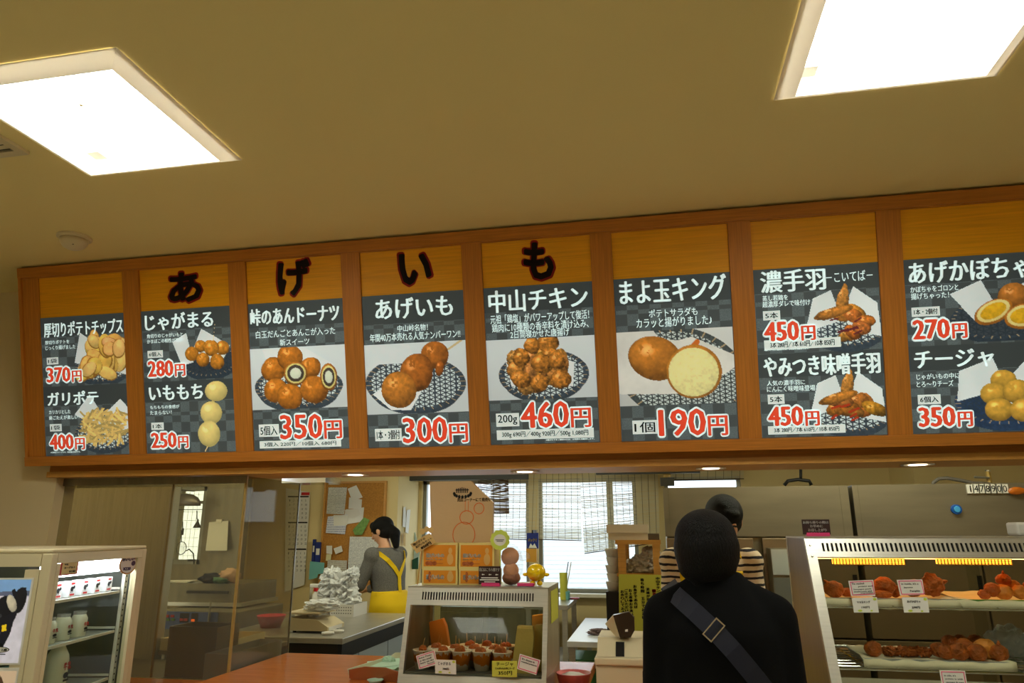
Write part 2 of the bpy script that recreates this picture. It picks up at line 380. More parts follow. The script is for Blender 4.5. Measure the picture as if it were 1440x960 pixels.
# ================================================================== MENU BOARD
TS, TC = math.sin(.254), math.cos(.254); ED = Vector((0, TS, -TC)); OUT = Vector((0, -TC, -TS))
BX0, BX1 = -2.955, 1.60
X0, PW, PP = -2.848, .459, .5474
def BP(x, u, d=0): return Vector((x, 2.696, CEIL-.004))+ED*u+OUT*d
board = T('menu_board', 'long orange-brown wooden menu board leaning out under the ceiling', 'menu board', (-.68, 2.9, 1.76))
def bpiece(name, m, x0, x1, u0, u1, d0, d1, **k):
    q = [BP(x0, u0, d0), BP(x1, u0, d0), BP(x1, u1, d0), BP(x0, u1, d0)]
    return MB().use(m).slab(q, OUT*(d1-d0)).build(name, parent=board, **k)
bpiece('rail', M_wood, BX0, BX1, .004, .052, -.05, .016)
bpiece('rail', M_wood, BX0, BX1, .9145, .958, -.02, .018)
bpiece('molding', M_wood, BX0, BX1, .052, .058, -.01, .008)
for k in range(9):
    x0 = X0+k*PP-.0884; x1 = X0+k*PP
    if k == 0:
        bpiece('post', M_woodv, BX0, BX0+.016, .052, .9145, -.05, .014)
        bpiece('post', M_woodv, BX0+.016, x1-.002, .058, .9145, -.01, .004)
    elif k == 8: bpiece('post', M_woodv, x0+.001, BX1, .058, .9145, -.01, .012)
    else: bpiece('post', M_woodv, x0+.001, x1-.001, .058, .9145, -.01, .010)
b = MB().use(M_wood)   # returns at both ends and the backing
for x in (BX0, BX1-.012): MB().use(M_wood).slab([BP(x, .004, -.001), BP(x, .958, -.001), (x, 2.999, 1.762), (x, 2.999, CEIL-.004)], (.012, 0, 0)).build('end_panel', parent=board)
bpiece('back_panel', M_woodv, BX0+.013, BX1-.013, .055, .93, -.022, -.012)
brush = {1: 'あ', 2: 'げ', 3: 'い', 4: 'も'}
bz = {1: (.34, .68, .16, .82), 2: (.34, .66, .06, .84), 3: (.40, .69, .13, .78), 4: (.40, .65, .10, .86)}
for k in range(8):
    x = X0+k*PP
    h = bpiece('header_panel', M_yel, x, x+PW, .0585, .2505, -.008, 0)
    if k in brush:
        pl = Plane(BP(x, .0585), (1, 0, 0), ED, PW, .192); c = brush[k]; q = bz[k]
        b = MB().use(M_brred); text(b, pl, c, q[0]-.012, q[1]+.012, q[2]-.03, q[3]+.03, .0012, ring=.022); b.build('letter_outline', parent=h)
        b = MB().use(M_brush); text(b, pl, c, *q, .0020, ring=.014); b.build('letter', parent=h)
# ================================================================== PICTURE PAINTER (printed food photographs)
def vnoise(h, w, cell, seed):
    r = np.random.RandomState(seed); tot = np.zeros((h, w)); amp = 1
    for o in range(4):
        c = max(1.5, cell/2**o); gh, gw = int(h/c)+3, int(w/c)+3; g = r.rand(gh, gw)
        y = np.arange(h)/c; x = np.arange(w)/c; yi = y.astype(int); xi = x.astype(int); fy = (y-yi)[:, None]; fx = (x-xi)[None]
        fy = fy*fy*(3-2*fy); fx = fx*fx*(3-2*fx)
        tot += amp*((g[yi][:, xi]*(1-fy)+g[yi+1][:, xi]*fy)*(1-fx)+(g[yi][:, xi+1]*(1-fy)+g[yi+1][:, xi+1]*fy)*fx); amp *= .5
    return tot/1.875
class Pic:
    """a raster of nx columns; coordinates are millimetres on the poster, origin its top left"""
    def __init__(s, x0, x1, y0, y1, step=2.6, bg=None):
        s.x0, s.y0, s.st = x0, y0, step; s.nx = int((x1-x0)/step)+1; s.ny = int((y1-y0)/step)+1
        s.X, s.Y = np.meshgrid(x0+np.arange(s.nx)*step, y0+np.arange(s.ny)*step)
        s.c = np.zeros((s.ny, s.nx, 3)); s.a = np.zeros((s.ny, s.nx), bool); s.seed = 1
        if bg is not None:
            s.c[:] = bg; s.a[:] = True
            s.c *= (1-.10*((s.Y-y0)/(y1-y0)))[..., None]
    def nz(s, cell): s.seed += 1; return vnoise(s.ny, s.nx, cell/s.st, s.seed)
    def put(s, m, col):
        col = np.asarray(col, float)
        s.c[m] = col[m] if col.ndim == 3 else col
        s.a |= m
    def poly(s, pts, col, shade=.06):
        m = np.zeros(s.X.shape, bool); n = len(pts); j = n-1
        for i in range(n):
            xi, yi = pts[i]; xj, yj = pts[j]
            cnd = ((yi > s.Y) != (yj > s.Y)) & (s.X < (xj-xi)*(s.Y-yi)/((yj-yi) or 1e-9)+xi); m ^= cnd; j = i
        s.put(m, np.array(col)[None, None]*(1-shade+2*shade*s.nz(60))[..., None])
    def ell(s, cx, cy, rx, ry, rot=0):
        c, n = math.cos(rot), math.sin(rot); dx, dy = s.X-cx, s.Y-cy
        return (dx*c+dy*n)/rx, (-dx*n+dy*c)/ry
    def ball(s, cx, cy, rx, ry=None, col=(205, 128, 48), rot=0, rough=.22, cell=14, dark=.55, irr=.08, spec=.25):
        ry = ry or rx; u, v = s.ell(cx, cy, rx, ry, rot); n1 = s.nz(rx*1.1); n2 = s.nz(cell)
        d = u*u+v*v; m = d < (1+irr*4*(n1-.5))
        z = np.sqrt(np.clip(1-d, 0, 1)); U, V = s.ell(cx, cy, rx, ry, 0)
        l = np.clip(.30*-U*.6+.75*-V*.6+.80*z, 0, 1.2); f = dark+(1-dark)*l+rough*(n2-.5)*2
        c = np.array(col)[None, None]*f[..., None]; c[..., 2] *= .9
        c += spec*255*np.clip(1-((U+.3)**2+(V+.4)**2)*9, 0, 1)[..., None]*(n2 > .45)[..., None]
        s.put(m, np.clip(c, 0, 255))
    def line(s, pts, w, col):
        for (x0, y0), (x1, y1) in zip(pts[:-1], pts[1:]):
            dx, dy = x1-x0, y1-y0; t = np.clip(((s.X-x0)*dx+(s.Y-y0)*dy)/(dx*dx+dy*dy+1e-9), 0, 1)
            s.put(np.hypot(s.X-x0-t*dx, s.Y-y0-t*dy) < w/2, np.array(col)*np.ones((1, 1, 3))*np.ones(s.X.shape)[..., None])
    def basket(s, cx, cy, rx, ry, depth=26, rot=0, col=(52, 66, 78), inner=(206, 222, 224), mesh=24):
        u, v = s.ell(cx, cy, rx, ry, rot); u2, v2 = s.ell(cx, cy+depth, rx*.9, ry*.92, rot); n = s.nz(8)
        for k in range(6):
            uu, vv = s.ell(cx, cy+depth*k/5, rx*(1-.02*k), ry*(1-.016*k), rot)
            s.put((uu*uu+vv*vv < 1), np.array(col)[None, None]*(.55+.35*n+.25*(k % 2))[..., None])
        d = u*u+v*v
        s.put(d < .80, np.array(inner)*np.ones((1, 1, 3))*np.ones(s.X.shape)[..., None])
        hexm = np.zeros(s.X.shape, bool)
        for a in (0, 1.047, 2.094):
            q = (s.X*math.cos(a)+s.Y*1.5*math.sin(a))/mesh; hexm |= np.abs(q-np.round(q)) < .13
        s.put((d < .80) & hexm, np.array(col)*np.ones((1, 1, 3))*(.7+.5*n)[..., None])
        an = np.arctan2(v, u); st = (np.abs(np.sin(an*17)) > .985) & (d < 1) & (d > .78)
        s.put((d < 1) & (d > .80), np.array(col)[None, None]*(.75+.6*n)[..., None]); s.put(st, (176, 156, 120)*np.ones((*s.X.shape, 1)))
    def mesh(s, pl, parent, d=.0012, name='food_photograph', label=None, scale=(459, 663)):
        idx = -np.ones((s.ny, s.nx), int); need = s.a.copy()
        f = need[:-1, :-1] & need[1:, :-1] & need[:-1, 1:] & need[1:, 1:]
        use = np.zeros_like(need); use[:-1, :-1] |= f; use[1:, :-1] |= f; use[:-1, 1:] |= f; use[1:, 1:] |= f
        idx[use] = np.arange(use.sum()); yy, xx = np.nonzero(use); fy, fx = np.nonzero(f)
        org = WL[parent.name]; out = pl.out
        base = np.array(pl.o+out*d-org); ex = np.array(pl.ex)*pl.w/scale[0]; ed = np.array(pl.ed)*pl.h/scale[1]
        P = base+s.X[yy, xx][:, None]*ex+s.Y[yy, xx][:, None]*ed
        F = np.stack([idx[fy, fx], idx[fy+1, fx], idx[fy+1, fx+1], idx[fy, fx+1]], 1)
        me = bpy.data.meshes.new(name); me.from_pydata(P.tolist(), [], F.tolist()); me.materials.append(M_pic)
        c = np.clip(s.c[yy, xx]/255, 0, 1); c = np.where(c <= .04045, c/12.92, ((c+.055)/1.055)**2.4)
        at = me.color_attributes.new('Col', 'FLOAT_COLOR', 'POINT'); at.data.foreach_set('color', np.concatenate([c, np.ones((len(c), 1))], 1).astype('f').ravel())
        o = bpy.data.objects.new(name, me); COL.objects.link(o); o.parent = parent; WL[o.name] = org
        if label: o['label'] = label
        return o
PAPER = (222, 234, 236); GOLD = (212, 136, 44)
def rr(a, b): return a+(b-a)*RNG.rand()
def pic_chips():
    p = Pic(165, 457, 60, 330); p.basket(330, 250, 150, 66, 30)
    p.poly([(178, 225), (215, 78), (262, 110), (300, 240)], PAPER); p.poly([(290, 105), (445, 118), (457, 290), (280, 240)], PAPER)
    for i in range(34):
        x, y, a, c, r = rr(212, 436), rr(125, 282), rr(34, 56), rr(24, 40), rr(0, 3); p.ball(x, y, a+4, c+4, (206, 146, 62), r, .1, 20, .7, .12, 0); p.ball(x, y-2, a, c, (rr(232, 250), rr(186, 214), rr(96, 140)), r, .12, 24, .86, .12, .05)
    return p
def pic_fries():
    p = Pic(150, 457, 365, 660); p.basket(325, 560, 160, 80, 24)
    p.poly([(165, 470), (255, 372), (318, 470), (300, 540)], PAPER); p.poly([(330, 470), (418, 400), (456, 440), (457, 560), (360, 560)], PAPER)
    for i in range(150):
        x, y = 325+rr(-110, 110), 530+rr(-70, 70); a = rr(0, 3.14); l = rr(22, 46); c = rr(.72, 1.05)
        p.line([(x-l*math.cos(a), y-l*.6*math.sin(a)), (x+l*math.cos(a), y+l*.6*math.sin(a))], rr(8, 12), (238*c, 206*c, 122*c))
    return p
def pic_jaga():
    p = Pic(140, 457, 70, 328); p.basket(345, 250, 145, 66, 26, -.05, (40, 56, 70), (50, 60, 70))
    p.poly([(155, 150), (232, 110), (262, 250), (200, 262)], PAPER); p.poly([(240, 230), (308, 95), (452, 180), (400, 262)], PAPER)
    p.line([(365, 170), (378, 80)], 4, (226, 206, 160))
    for x, y, r in ((300, 178, 30), (345, 182, 32), (412, 190, 34), (255, 210, 34), (358, 190, 38), (310, 240, 34), (382, 252, 36)): p.ball(x, y, r, r*.97, (214, 140, 48), 0, .25, 12)
    return p
def pic_imomochi():
    p = Pic(250, 440, 338, 662); p.line([(312, 640), (300, 662)], 8, (226, 206, 150))
    for x, y, rx, ry in ((370, 386, 58, 48), (340, 484, 56, 54), (325, 580, 58, 60)): p.ball(x, y, rx, ry, (236, 218, 150), 0, .07, 30, .72, .02, .15)
    return p
def pic_donut():
    p = Pic(0, 459, 204, 482, bg=(214, 226, 230)); p.basket(228, 380, 212, 92, 30)
    p.poly([(60, 210), (240, 194), (400, 290), (330, 400), (110, 330)], (224, 236, 238))
    for x, y, r in ((110, 300, 58), (195, 250, 62), (290, 300, 50), (118, 395, 58), (185, 425, 62), (302, 398, 66)): p.ball(x, y, r, r*.95, (206, 126, 40), 0, .2, 14)
    for x, y, rx, ry in ((218, 322, 58, 54), (375, 345, 40, 60)):
        p.ball(x, y, rx, ry, (206, 130, 44), 0, .1); p.ball(x, y, rx*.84, ry*.84, (226, 214, 150), 0, .05, 20, .9, .02, 0); p.ball(x, y, rx*.70, ry*.70, (70, 62, 60), 0, .2, 8, .9, .04, 0); p.ball(x, y, rx*.46, ry*.46, (218, 228, 230), 0, .04, 20, .9, .02, 0)
    return p
def pic_ageimo():
    p = Pic(0, 459, 214, 520, bg=(214, 226, 230)); p.basket(225, 390, 226, 118, 26, .04)
    p.poly([(0, 214), (200, 214), (240, 300), (60, 300), (0, 340)], (216, 228, 232)); p.poly([(30, 430), (90, 390), (255, 420), (200, 505), (110, 500)], (228, 238, 240))
    p.line([(330, 280), (440, 214)], 9, (206, 190, 140))
    p.ball(318, 272, 62, 60, (190, 112, 40), 0, .2); p.ball(338, 330, 18, 34, (186, 104, 36), .2, .2); p.ball(232, 345, 74, 84, (186, 108, 38), .2, .2); p.ball(150, 415, 82, 78, (206, 132, 52), 0, .2)
    return p
def pic_chicken():
    p = Pic(0, 459, 222, 478, bg=(216, 228, 232)); p.basket(238, 375, 190, 104, 22)
    p.poly([(80, 310), (200, 260), (370, 330), (360, 430), (100, 420)], (226, 236, 238))
    for i in range(24):
        a = rr(0, 6.28); r = rr(0, 1)**.6; x, y = 212+118*r*math.cos(a), 350+72*r*math.sin(a)
        p.ball(x, y, rr(34, 50), rr(30, 44), (rr(200, 228), rr(136, 160), rr(60, 84)), rr(0, 3), .42, 9, .5, .3, .2)
    for x, y in ((195, 250), (262, 246), (150, 300), (270, 300), (230, 330), (300, 320), (140, 390), (220, 410), (310, 400)): p.ball(x, y, rr(36, 46), rr(32, 44), (206, 134, 56), rr(0, 3), .45, 9, .5, .3, .2)
    return p
def pic_mayo():
    p = Pic(0, 459, 218, 520, bg=(206, 212, 210)); p.basket(250, 400, 260, 190, 20, .3, (58, 68, 70), (196, 210, 208), 22)
    p.poly([(0, 218), (150, 218), (170, 250), (240, 262), (300, 250), (459, 330), (459, 380), (300, 480), (0, 470)], (216, 218, 212))
    p.ball(150, 330, 108, 88, (206, 132, 52), .35, .16, 16, .55, .03); p.line([(300, 290), (318, 272)], 22, (196, 104, 34))
    p.ball(300, 390, 108, 108, (206, 136, 50), 0, .14, 14, .7, .02, 0); p.ball(298, 392, 98, 98, (238, 232, 178), 0, .10, 10, .9, .02, 0)
    return p
def pic_wings(y0, sauce):
    p = Pic(150, 457, y0-25, y0+250); p.basket(335, y0+150, 145, 72, 30)
    p.poly([(180, y0+165), (215, y0+30), (285, y0), (320, y0+120)], PAPER); p.poly([(330, y0+70), (365, y0-10), (450, y0+60), (457, y0+190), (340, y0+160)], PAPER)
    for i in range(9): p.ball(rr(235, 425), y0+rr(80, 180), rr(34, 52), rr(20, 28), (rr(186, 210), rr(112, 134), rr(40, 60)), rr(-.5, .8), .35, 9, .5, .22, .3)
    p.ball(325, y0+40, 22, 62, (206, 140, 66), .25, .35, 8, .5, .2); p.ball(290, y0+90, 74, 20, (206, 134, 56), -.25, .3, 8, .5, .2)
    for i in range(6): x, y = rr(250, 400), y0+rr(110, 180); p.line([(x, y), (x+rr(15, 34), y-rr(4, 14))], rr(6, 10), sauce)
    return p
def pic_pumpkin():
    p = Pic(140, 459, 78, 325); p.basket(320, 240, 170, 76, 26, 0, (44, 58, 70), (60, 70, 78))
    p.poly([(152, 140), (265, 92), (315, 200), (240, 250)], PAPER); p.poly([(330, 150), (440, 95), (459, 110), (459, 260), (340, 260)], PAPER)
    p.ball(372, 160, 54, 50, (198, 126, 56), 0, .15)
    for x, y, rx, ry, r in ((300, 215, 70, 42, -.45), (400, 238, 66, 46, -.2)):
        p.ball(x, y, rx, ry, (206, 130, 44), r, .1, 14, .7, .02, 0); p.ball(x, y-3, rx*.86, ry*.84, (240, 222, 160), r, .05, 14, .9, .02, 0); p.ball(x, y-3, rx*.68, ry*.62, (226, 176, 40), r, .14, 10, .9, .02, 0)
    return p
def pic_cheese():
    p = Pic(140, 459, 350, 660); p.basket(330, 545, 180, 90, 34, 0, (38, 62, 92), (44, 60, 76))
    p.poly([(160, 545), (170, 430), (290, 385), (330, 500)], PAPER); p.poly([(330, 470), (440, 352), (459, 380), (459, 560), (340, 560)], PAPER)
    for x, y, r in ((320, 470, 44), (285, 520, 46), (300, 580, 48), (365, 515, 50), (430, 520, 48), (385, 585, 50), (445, 580, 46)): p.ball(x, y, r, r*.88, (228, 178, 76), 0, .14, 16, .6, .03, .2)
    return p
# ------------------------------------------------------------------ posters
def inv(TL, TR, BL, BR):
    def f(x, y):
        s = t = .5
        for _ in range(6):
            tx = TL[0]+(TR[0]-TL[0])*s; t = (y-(TL[1]+(TR[1]-TL[1])*s))/((BL[1]+(BR[1]-BL[1])*s)-(TL[1]+(TR[1]-TL[1])*s))
            l = TL[0]+(BL[0]-TL[0])*t; r = TR[0]+(BR[0]-TR[0])*t; s = (x-l)/(r-l)
        return s, t
    return f
def poster(k, lab, TL, TR, BL, BR, parts, pics, bands, skew):
    x = X0+k*PP; F = inv(TL, TR, BL, BR)
    t = T('menu_poster', lab, 'poster', BP(x+PW/2, .9133, .0), 'menu posters')
    q = [BP(x, .2505, .0006), BP(x+PW, .2505, .0006), BP(x+PW, .9133, .0006), BP(x, .9133, .0006)]
    MB().use(M_slate).slab(q, OUT*.0016).build('sheet', parent=t)
    pl = Plane(BP(x, .2505, .0022), (1, 0, 0), ED, PW, .6628)
    for t0, t1 in bands:
        b = MB().use(M_slateb); rect(b, pl, 0, 1, t0, t1, .0006); b.build('title_band', parent=t)
    for fn in pics: fn.mesh(pl, t)
    for kind, body, x0, x1, y0, y1 in parts:
        xm, ym = (x0+x1)/2, (y0+y1)/2; b = MB()
        (u0, _), (u1, _), (_, v0), (_, v1) = F(x0, ym), F(x1, ym), F(xm, y0), F(xm, y1)
        wide = (u1-u0)/len(body) > .10
        if kind == 'T': text(b.use(M_inkw), pl, body, u0, u1, v0+.004, v1-.004, .0018, .0062 if wide else .0042); b.build('title', parent=t)
        elif kind == 's': text(b.use(M_inkw), pl, body, u0, u1, v0, v1, .0018, .0008); b.build('description', parent=t)
        elif kind == 'g':
            rect(b.use(M_inkw), pl, u0, u1, v0, v1, .0014); text(b.use(M_ink), pl, body, u0+.018, u1-.018, v0+.010, v1-.010, .0022, .0014); b.build('portion_tag', parent=t)
        elif kind == 'w':
            rect(b.use(M_inkw), pl, u0, u1, v0, v1, .0014); text(b.use(M_ink), pl, body, u0+.05, u1-.05, v0+.009, v1-.011, .0022, .0012); b.build('size_price_strip', parent=t)
        elif kind == 'P':
            um = u0+(u1-u0)*.70; dg = body[:-1]; b.use(M_inkw)
            q0 = (u0+.003, um-.012, v0+.004, v1-.004); q1 = (um+.016, u1, v0+(v1-v0)*.30, v1)
            text(b, pl, dg, *q0, .0026, ring=.021); text(b, pl, '円', *q1, .0026, ring=.016)
            b.use(M_price); text(b, pl, dg, *q0, .0034, .0095); text(b, pl, '円', *q1, .0034, .006)
            b.build('price', parent=t)
poster(0, 'menu poster on the far left with potato chips above and french fries below', (182, 273), (557, 248), (210, 893), (590, 878), [
    ('T', '厚切りポテトチップス', 200, 552, 280, 352), ('s', '厚切りポテトを', 205, 315, 371, 389), ('s', 'じっくり揚げました', 207, 343, 394, 413), ('g', '1袋', 213, 266, 449, 481), ('P', '370円', 215, 371, 490, 560),
    ('T', 'ガリポテ', 218, 446, 598, 664), ('s', 'カリカリとした', 224, 322, 685, 702), ('s', '歯ごたえが楽しい！', 224, 362, 709, 727), ('g', '1袋', 228, 282, 748, 781), ('P', '400円', 230, 387, 791, 862),
    ('s', '※写真はイメージです。内容量は目安です。', 232, 368, 870, 877)], [pic_chips(), pic_fries()], [(0, .14), (.5, .64)], 0)
poster(1, 'menu poster under the first brushed letter with potato balls above and a three-ball skewer below', (637, 243), (1035, 220), (665, 885), (1068, 875), [
    ('T', 'じゃがまる', 657, 960, 246, 326), ('s', '角切りのじゃがいもと', 665, 828, 342, 361), ('s', 'かまぼこの相性が抜群！', 666, 832, 366, 385), ('g', '6個入', 668, 738, 420, 453), ('P', '280円', 672, 838, 462, 538),
    ('T', 'いももち', 676, 916, 573, 645), ('s', 'もちもちの食感が', 680, 813, 666, 683), ('s', 'たまらない！', 680, 778, 691, 709), ('g', '1本', 685, 742, 745, 778), ('P', '250円', 687, 853, 787, 860)], [pic_jaga(), pic_imomochi()], [(0, .14), (.5, .64)], 0)
poster(2, 'menu poster under the second brushed letter with a basket of filled doughnuts', (63, 298), (472, 275), (90, 938), (501, 925), [
    ('T', '峠のあんドーナツ', 75, 456, 308, 386), ('s', '白玉だんごとあんこが入った', 98, 440, 407, 440), ('s', '新スイーツ', 203, 330, 449, 478), ('g', '5個入', 110, 198, 822, 876), ('P', '350円', 205, 466, 775, 885),
    ('w', '3個入 220円／10個入 680円', 113, 464, 890, 922)], [pic_donut()], [(0, .165)], 0)
poster(3, 'menu poster under the third brushed letter with three fried balls on a stick', (557, 265), (998, 238), (583, 928), (1027, 915), [
    ('T', 'あげいも', 618, 952, 266, 362), ('s', '中山峠名物！', 714, 846, 388, 417), ('s', '年間40万本売れる人気ナンバーワン!!', 592, 985, 420, 456), ('g', '1本・3個付', 611, 729, 843, 897), ('P', '300円', 736, 1013, 790, 904)],
    [pic_ageimo()], [(0, .19)], 0)
poster(4, 'menu poster under the fourth brushed letter with a basket of craggy fried chicken', (62, 275), (500, 247), (88, 915), (535, 903), [
    ('T', '中山チキン', 84, 483, 272, 368), ('s', '元祖「鶏塩」がパワーアップして復活！', 90, 490, 374, 411), ('s', '鶏肉に10種類の香辛料を漬け込み、', 96, 488, 411, 446), ('s', '2日間寝かせた唐揚げ', 172, 412, 443, 475),
    ('g', '200g', 110, 206, 786, 840), ('P', '460円', 215, 496, 735, 845), ('w', '300g 690円／400g 920円／500g 1,080円', 112, 510, 850, 890), ('s', '※揚げたてをご提供のため、お時間を頂戴致します。', 316, 512, 889, 895)],
    [pic_chicken()], [(0, .16)], 0)
poster(5, 'menu poster with one whole and one halved large fried dumpling, under a blank yellow panel', (590, 240), (1065, 210), (622, 902), (1103, 888), [
    ('T', 'まよ玉キング', 616, 1050, 228, 334), ('s', 'ポテトサラダも', 737, 936, 358, 391), ('s', 'カラッと揚がりました♪', 685, 994, 392, 432), ('g', '1個', 667, 770, 815, 871), ('P', '190円', 778, 1056, 765, 878)], [pic_mayo()], [(0, .165)], 0)
st = [('g', '5本', 80, 141, 456, 488), ('w', '3本 280円／7本 610円／10本 850円', 84, 352, 552, 586)]
poster(6, 'menu poster with two plates of glazed chicken wings, one above the other', (44, 316), (478, 289), (77, 892), (511, 883), [
    ('T', '濃手羽', 72, 298, 312, 392), ('s', '－こいてば－', 300, 460, 320, 356), ('s', '蒸し若鶏を', 78, 168, 402, 421), ('s', '超濃厚ダレで味付け', 78, 246, 420, 441), ('P', '450円', 85, 262, 490, 560), *st,
    ('T', 'やみつき味噌手羽', 83, 484, 604, 680), ('s', '人気の濃手羽に', 94, 228, 694, 712), ('s', 'にんにく味噌味登場！', 94, 270, 713, 733), ('g', '5本', 97, 156, 743, 776), ('P', '450円', 100, 276, 782, 852),
    ('w', '3本 280円／7本 610円／10本 850円', 98, 368, 849, 878), ('s', '※揚げたてをご提供のため、お時間を頂戴致します。', 84, 242, 586, 591)], [pic_wings(95, (96, 30, 40)), pic_wings(425, (170, 50, 20))], [(0, .145), (.505, .645)], 0)
poster(7, 'menu poster on the far right with pumpkin fritters above and round cheese fritters below', (562, 283), (1040, 250), (593, 880), (1078, 872), [
    ('T', 'あげかぼちゃ', 583, 1012, 276, 356), ('s', 'かぼちゃをゴロンと', 588, 762, 369, 391), ('s', '揚げちゃった！', 590, 728, 394, 416), ('g', '1本・2個付', 592, 695, 444, 476), ('P', '270円', 597, 790, 483, 554),
    ('T', 'チージャ', 602, 886, 588, 656), ('s', 'じゃがいもの中に', 608, 764, 672, 692), ('s', 'とろ～りチーズ', 608, 742, 697, 718), ('g', '6個入', 612, 696, 745, 778), ('P', '350円', 616, 808, 785, 856)], [pic_pumpkin(), pic_cheese()], [(0, .145), (.5, .64)], 0)
# ================================================================== KITCHEN SHELL
KX = -2.293
XR = aY(343, 740, 6.3).x
struct('wall_back', M_kwall, ((XR, 6.3, 0), (KX, 6.42, 2.35)))
_x = aY(343, 740, 5.46).x
MB().use(M_kwall).slab([(_x-.001, 5.46, 0), (XR-.001, 6.42, 0), (XR-.06, 6.42, 0), (_x-.06, 5.46, 0)], (0, 0, 2.35)).build('wall_side_return', kind='structure')                      # cork-board wall
struct('wall_back_return', M_kwall, ((KX-.06, 6.42, 0), (KX, 6.9, 2.35)))
WY = 6.9
wz0 = aY(700, 832, WY).z; wz1 = aY(700, 674, WY).z
cols = [aY(p, 750, WY).x for p in (592, 744, 757, 897)]
x3a, x3b = aY(934, 680, WY).x, aY(1042, 680, WY).x
struct('wall_back.001', M_kwall, ((KX, WY, 0), (3.3, WY+.15, wz0)), ((KX, WY, wz1), (3.3, WY+.15, 2.35)), ((KX, WY, wz0), (cols[0], WY+.15, wz1)),
       ((cols[3], WY, wz0), (x3a, WY+.15, wz1)), ((x3a, WY, wz0), (x3b, WY+.15, wz0+.62)), ((x3b, WY, wz0), (3.3, WY+.15, wz1)))
xc = aY(1285, 670, 6.3).x
struct('wall_back_pier', M_kwall, ((xc, 6.3, 0), (3.3, WY, 2.35)))
M_alu = mat('grey_aluminium', (150, 150, 140), .45, metal=.4)
def window(n, xa, xb, za, zb, y, lab):
    t = bpy.data.objects.new('window_%d' % n, None); COL.objects.link(t); t.location = ((xa+xb)/2, y, za); t['kind'] = 'structure'; WL[t.name] = Vector(t.location)
    b = MB().use(M_alu)
    for q in (((xa, y, za), (xa+.035, y+.06, zb)), ((xb-.035, y, za), (xb, y+.06, zb)), ((xa, y, za), (xb, y+.06, za+.035)), ((xa, y, zb-.035), (xb, y+.06, zb))): b.box(*q)
    b.build('window_frame', parent=t)
    MB().use(M_glass).box((xa+.035, y+.02, za+.035), (xb-.035, y+.026, zb-.035)).build('pane', parent=t); return t
w1 = window(1, cols[0], cols[1], wz0, wz1, WY+.04, '')
w2 = window(2, cols[2], cols[3], wz0, wz1, WY+.04, '')
xs = aY(860, 780, WY).x
MB().use(M_alu).box((xs-.03, WY+.05, wz0+.03), (xs+.03, WY+.09, wz1-.03)).build('sash', parent=w2)
window(3, x3a, x3b, wz0+.62, wz1, WY+.04, '')
struct('window_post', M_kwall, ((cols[1], WY-.01, wz0), (cols[2], WY+.12, wz1)))
struct('windowsill', mat('pale_sill', (232, 226, 206), .5), ((KX, WY-.10, wz0-.03), (cols[3]+.2, WY+.12, wz0)))
# outside: neighbour's wall with boarded siding and the ground
t = T('neighbouring_house_wall', 'white boarded wall of a neighbouring building seen through the windows', 'building', (-1.2, 10.5, 0))
for i in range(24):
    z = .0+i*.062
    MB().use(M_siding).slab([(-2.35, 10.5, z), (.3, 10.5, z), (.3, 10.515, z+.058), (-2.35, 10.515, z+.058)], (0, .02, 0)).build('siding_board', parent=t)
struct('ground', mat('outside_ground', (180, 180, 176), .9), ((-12, 7.1, -.1), (12, 30, -.05)))
# ------------------------------------------------------------------ left kitchen wall behind the fryer, with its own small window
LY = 5.4
wx0, wx1 = aY(243, 740, LY).x, aY(286, 740, LY).x; lz0, lz1 = aY(262, 793, LY).z, aY(262, 684, LY).z
xr = aY(343, 740, LY).x
struct('wall_kitchen_left', M_steeld, ((-4.9, LY, 0), (wx0, LY+.06, 2.35)), ((wx1, LY, 0), (xr, LY+.06, 2.35)), ((wx0, LY, 0), (wx1, LY+.06, lz0)), ((wx0, LY, lz1), (wx1, LY+.06, 2.35)))
struct('wall_kitchen_side', M_kwall, ((-5, 3.12, 0), (-4.9, 5.46, 2.35)))
t = window(4, wx0, wx1, lz0, lz1, LY+.01, '')
zt = lz1-.13
MB().use(M_alu).box((wx0, LY-.005, zt-.012), (wx1, LY+.02, zt+.012)).build('transom', parent=t)
rail = T('utensil_rail', 'thin wire rail with grid across the small bright window behind the fryer', 'rail', ((wx0+wx1)/2, LY-.06, zt-.06))
b = MB().use(M_black)
b.tube([(wx0-.02, LY-.06, zt-.06), (wx1+.02, LY-.06, zt-.06)], .003); b.build('bar', parent=rail)
b = MB().use(M_alu)
for i in range(1, 7): b.tube([(wx0+(wx1-wx0)*i/7, LY-.05, lz0), (wx0+(wx1-wx0)*i/7, LY-.05, lz1)], .0012, 5)
for i in range(1, 9): b.tube([(wx0, LY-.05, lz0+(lz1-lz0)*i/9), (wx1, LY-.05, lz0+(lz1-lz0)*i/9)], .0012, 5)
b.build('wire_grid', parent=rail, kind='stuff')
def uten(name, lab, px, py0, py1, head):
    a, c = aY(px, py0, LY-.07), aY(px, py1, LY-.07)
    t = T(name, lab, 'utensil', c); MB().use(M_black).tube([a, a+(c-a)*.5], .004).build('handle', parent=t)
    head(t, a+(c-a)*.5, c)
def h_funnel(t, a, c): MB().use(M_black).lathe([(.032, 0), (.030, .008), (.008, .05), (.006, .07)], c, 16).build('bowl', parent=t, smooth=True)
def h_strip(t, a, c): MB().use(M_black).box(a-Vector((.005, .002, 0)), c+Vector((.005, .002, 0))).build('blade', parent=t)
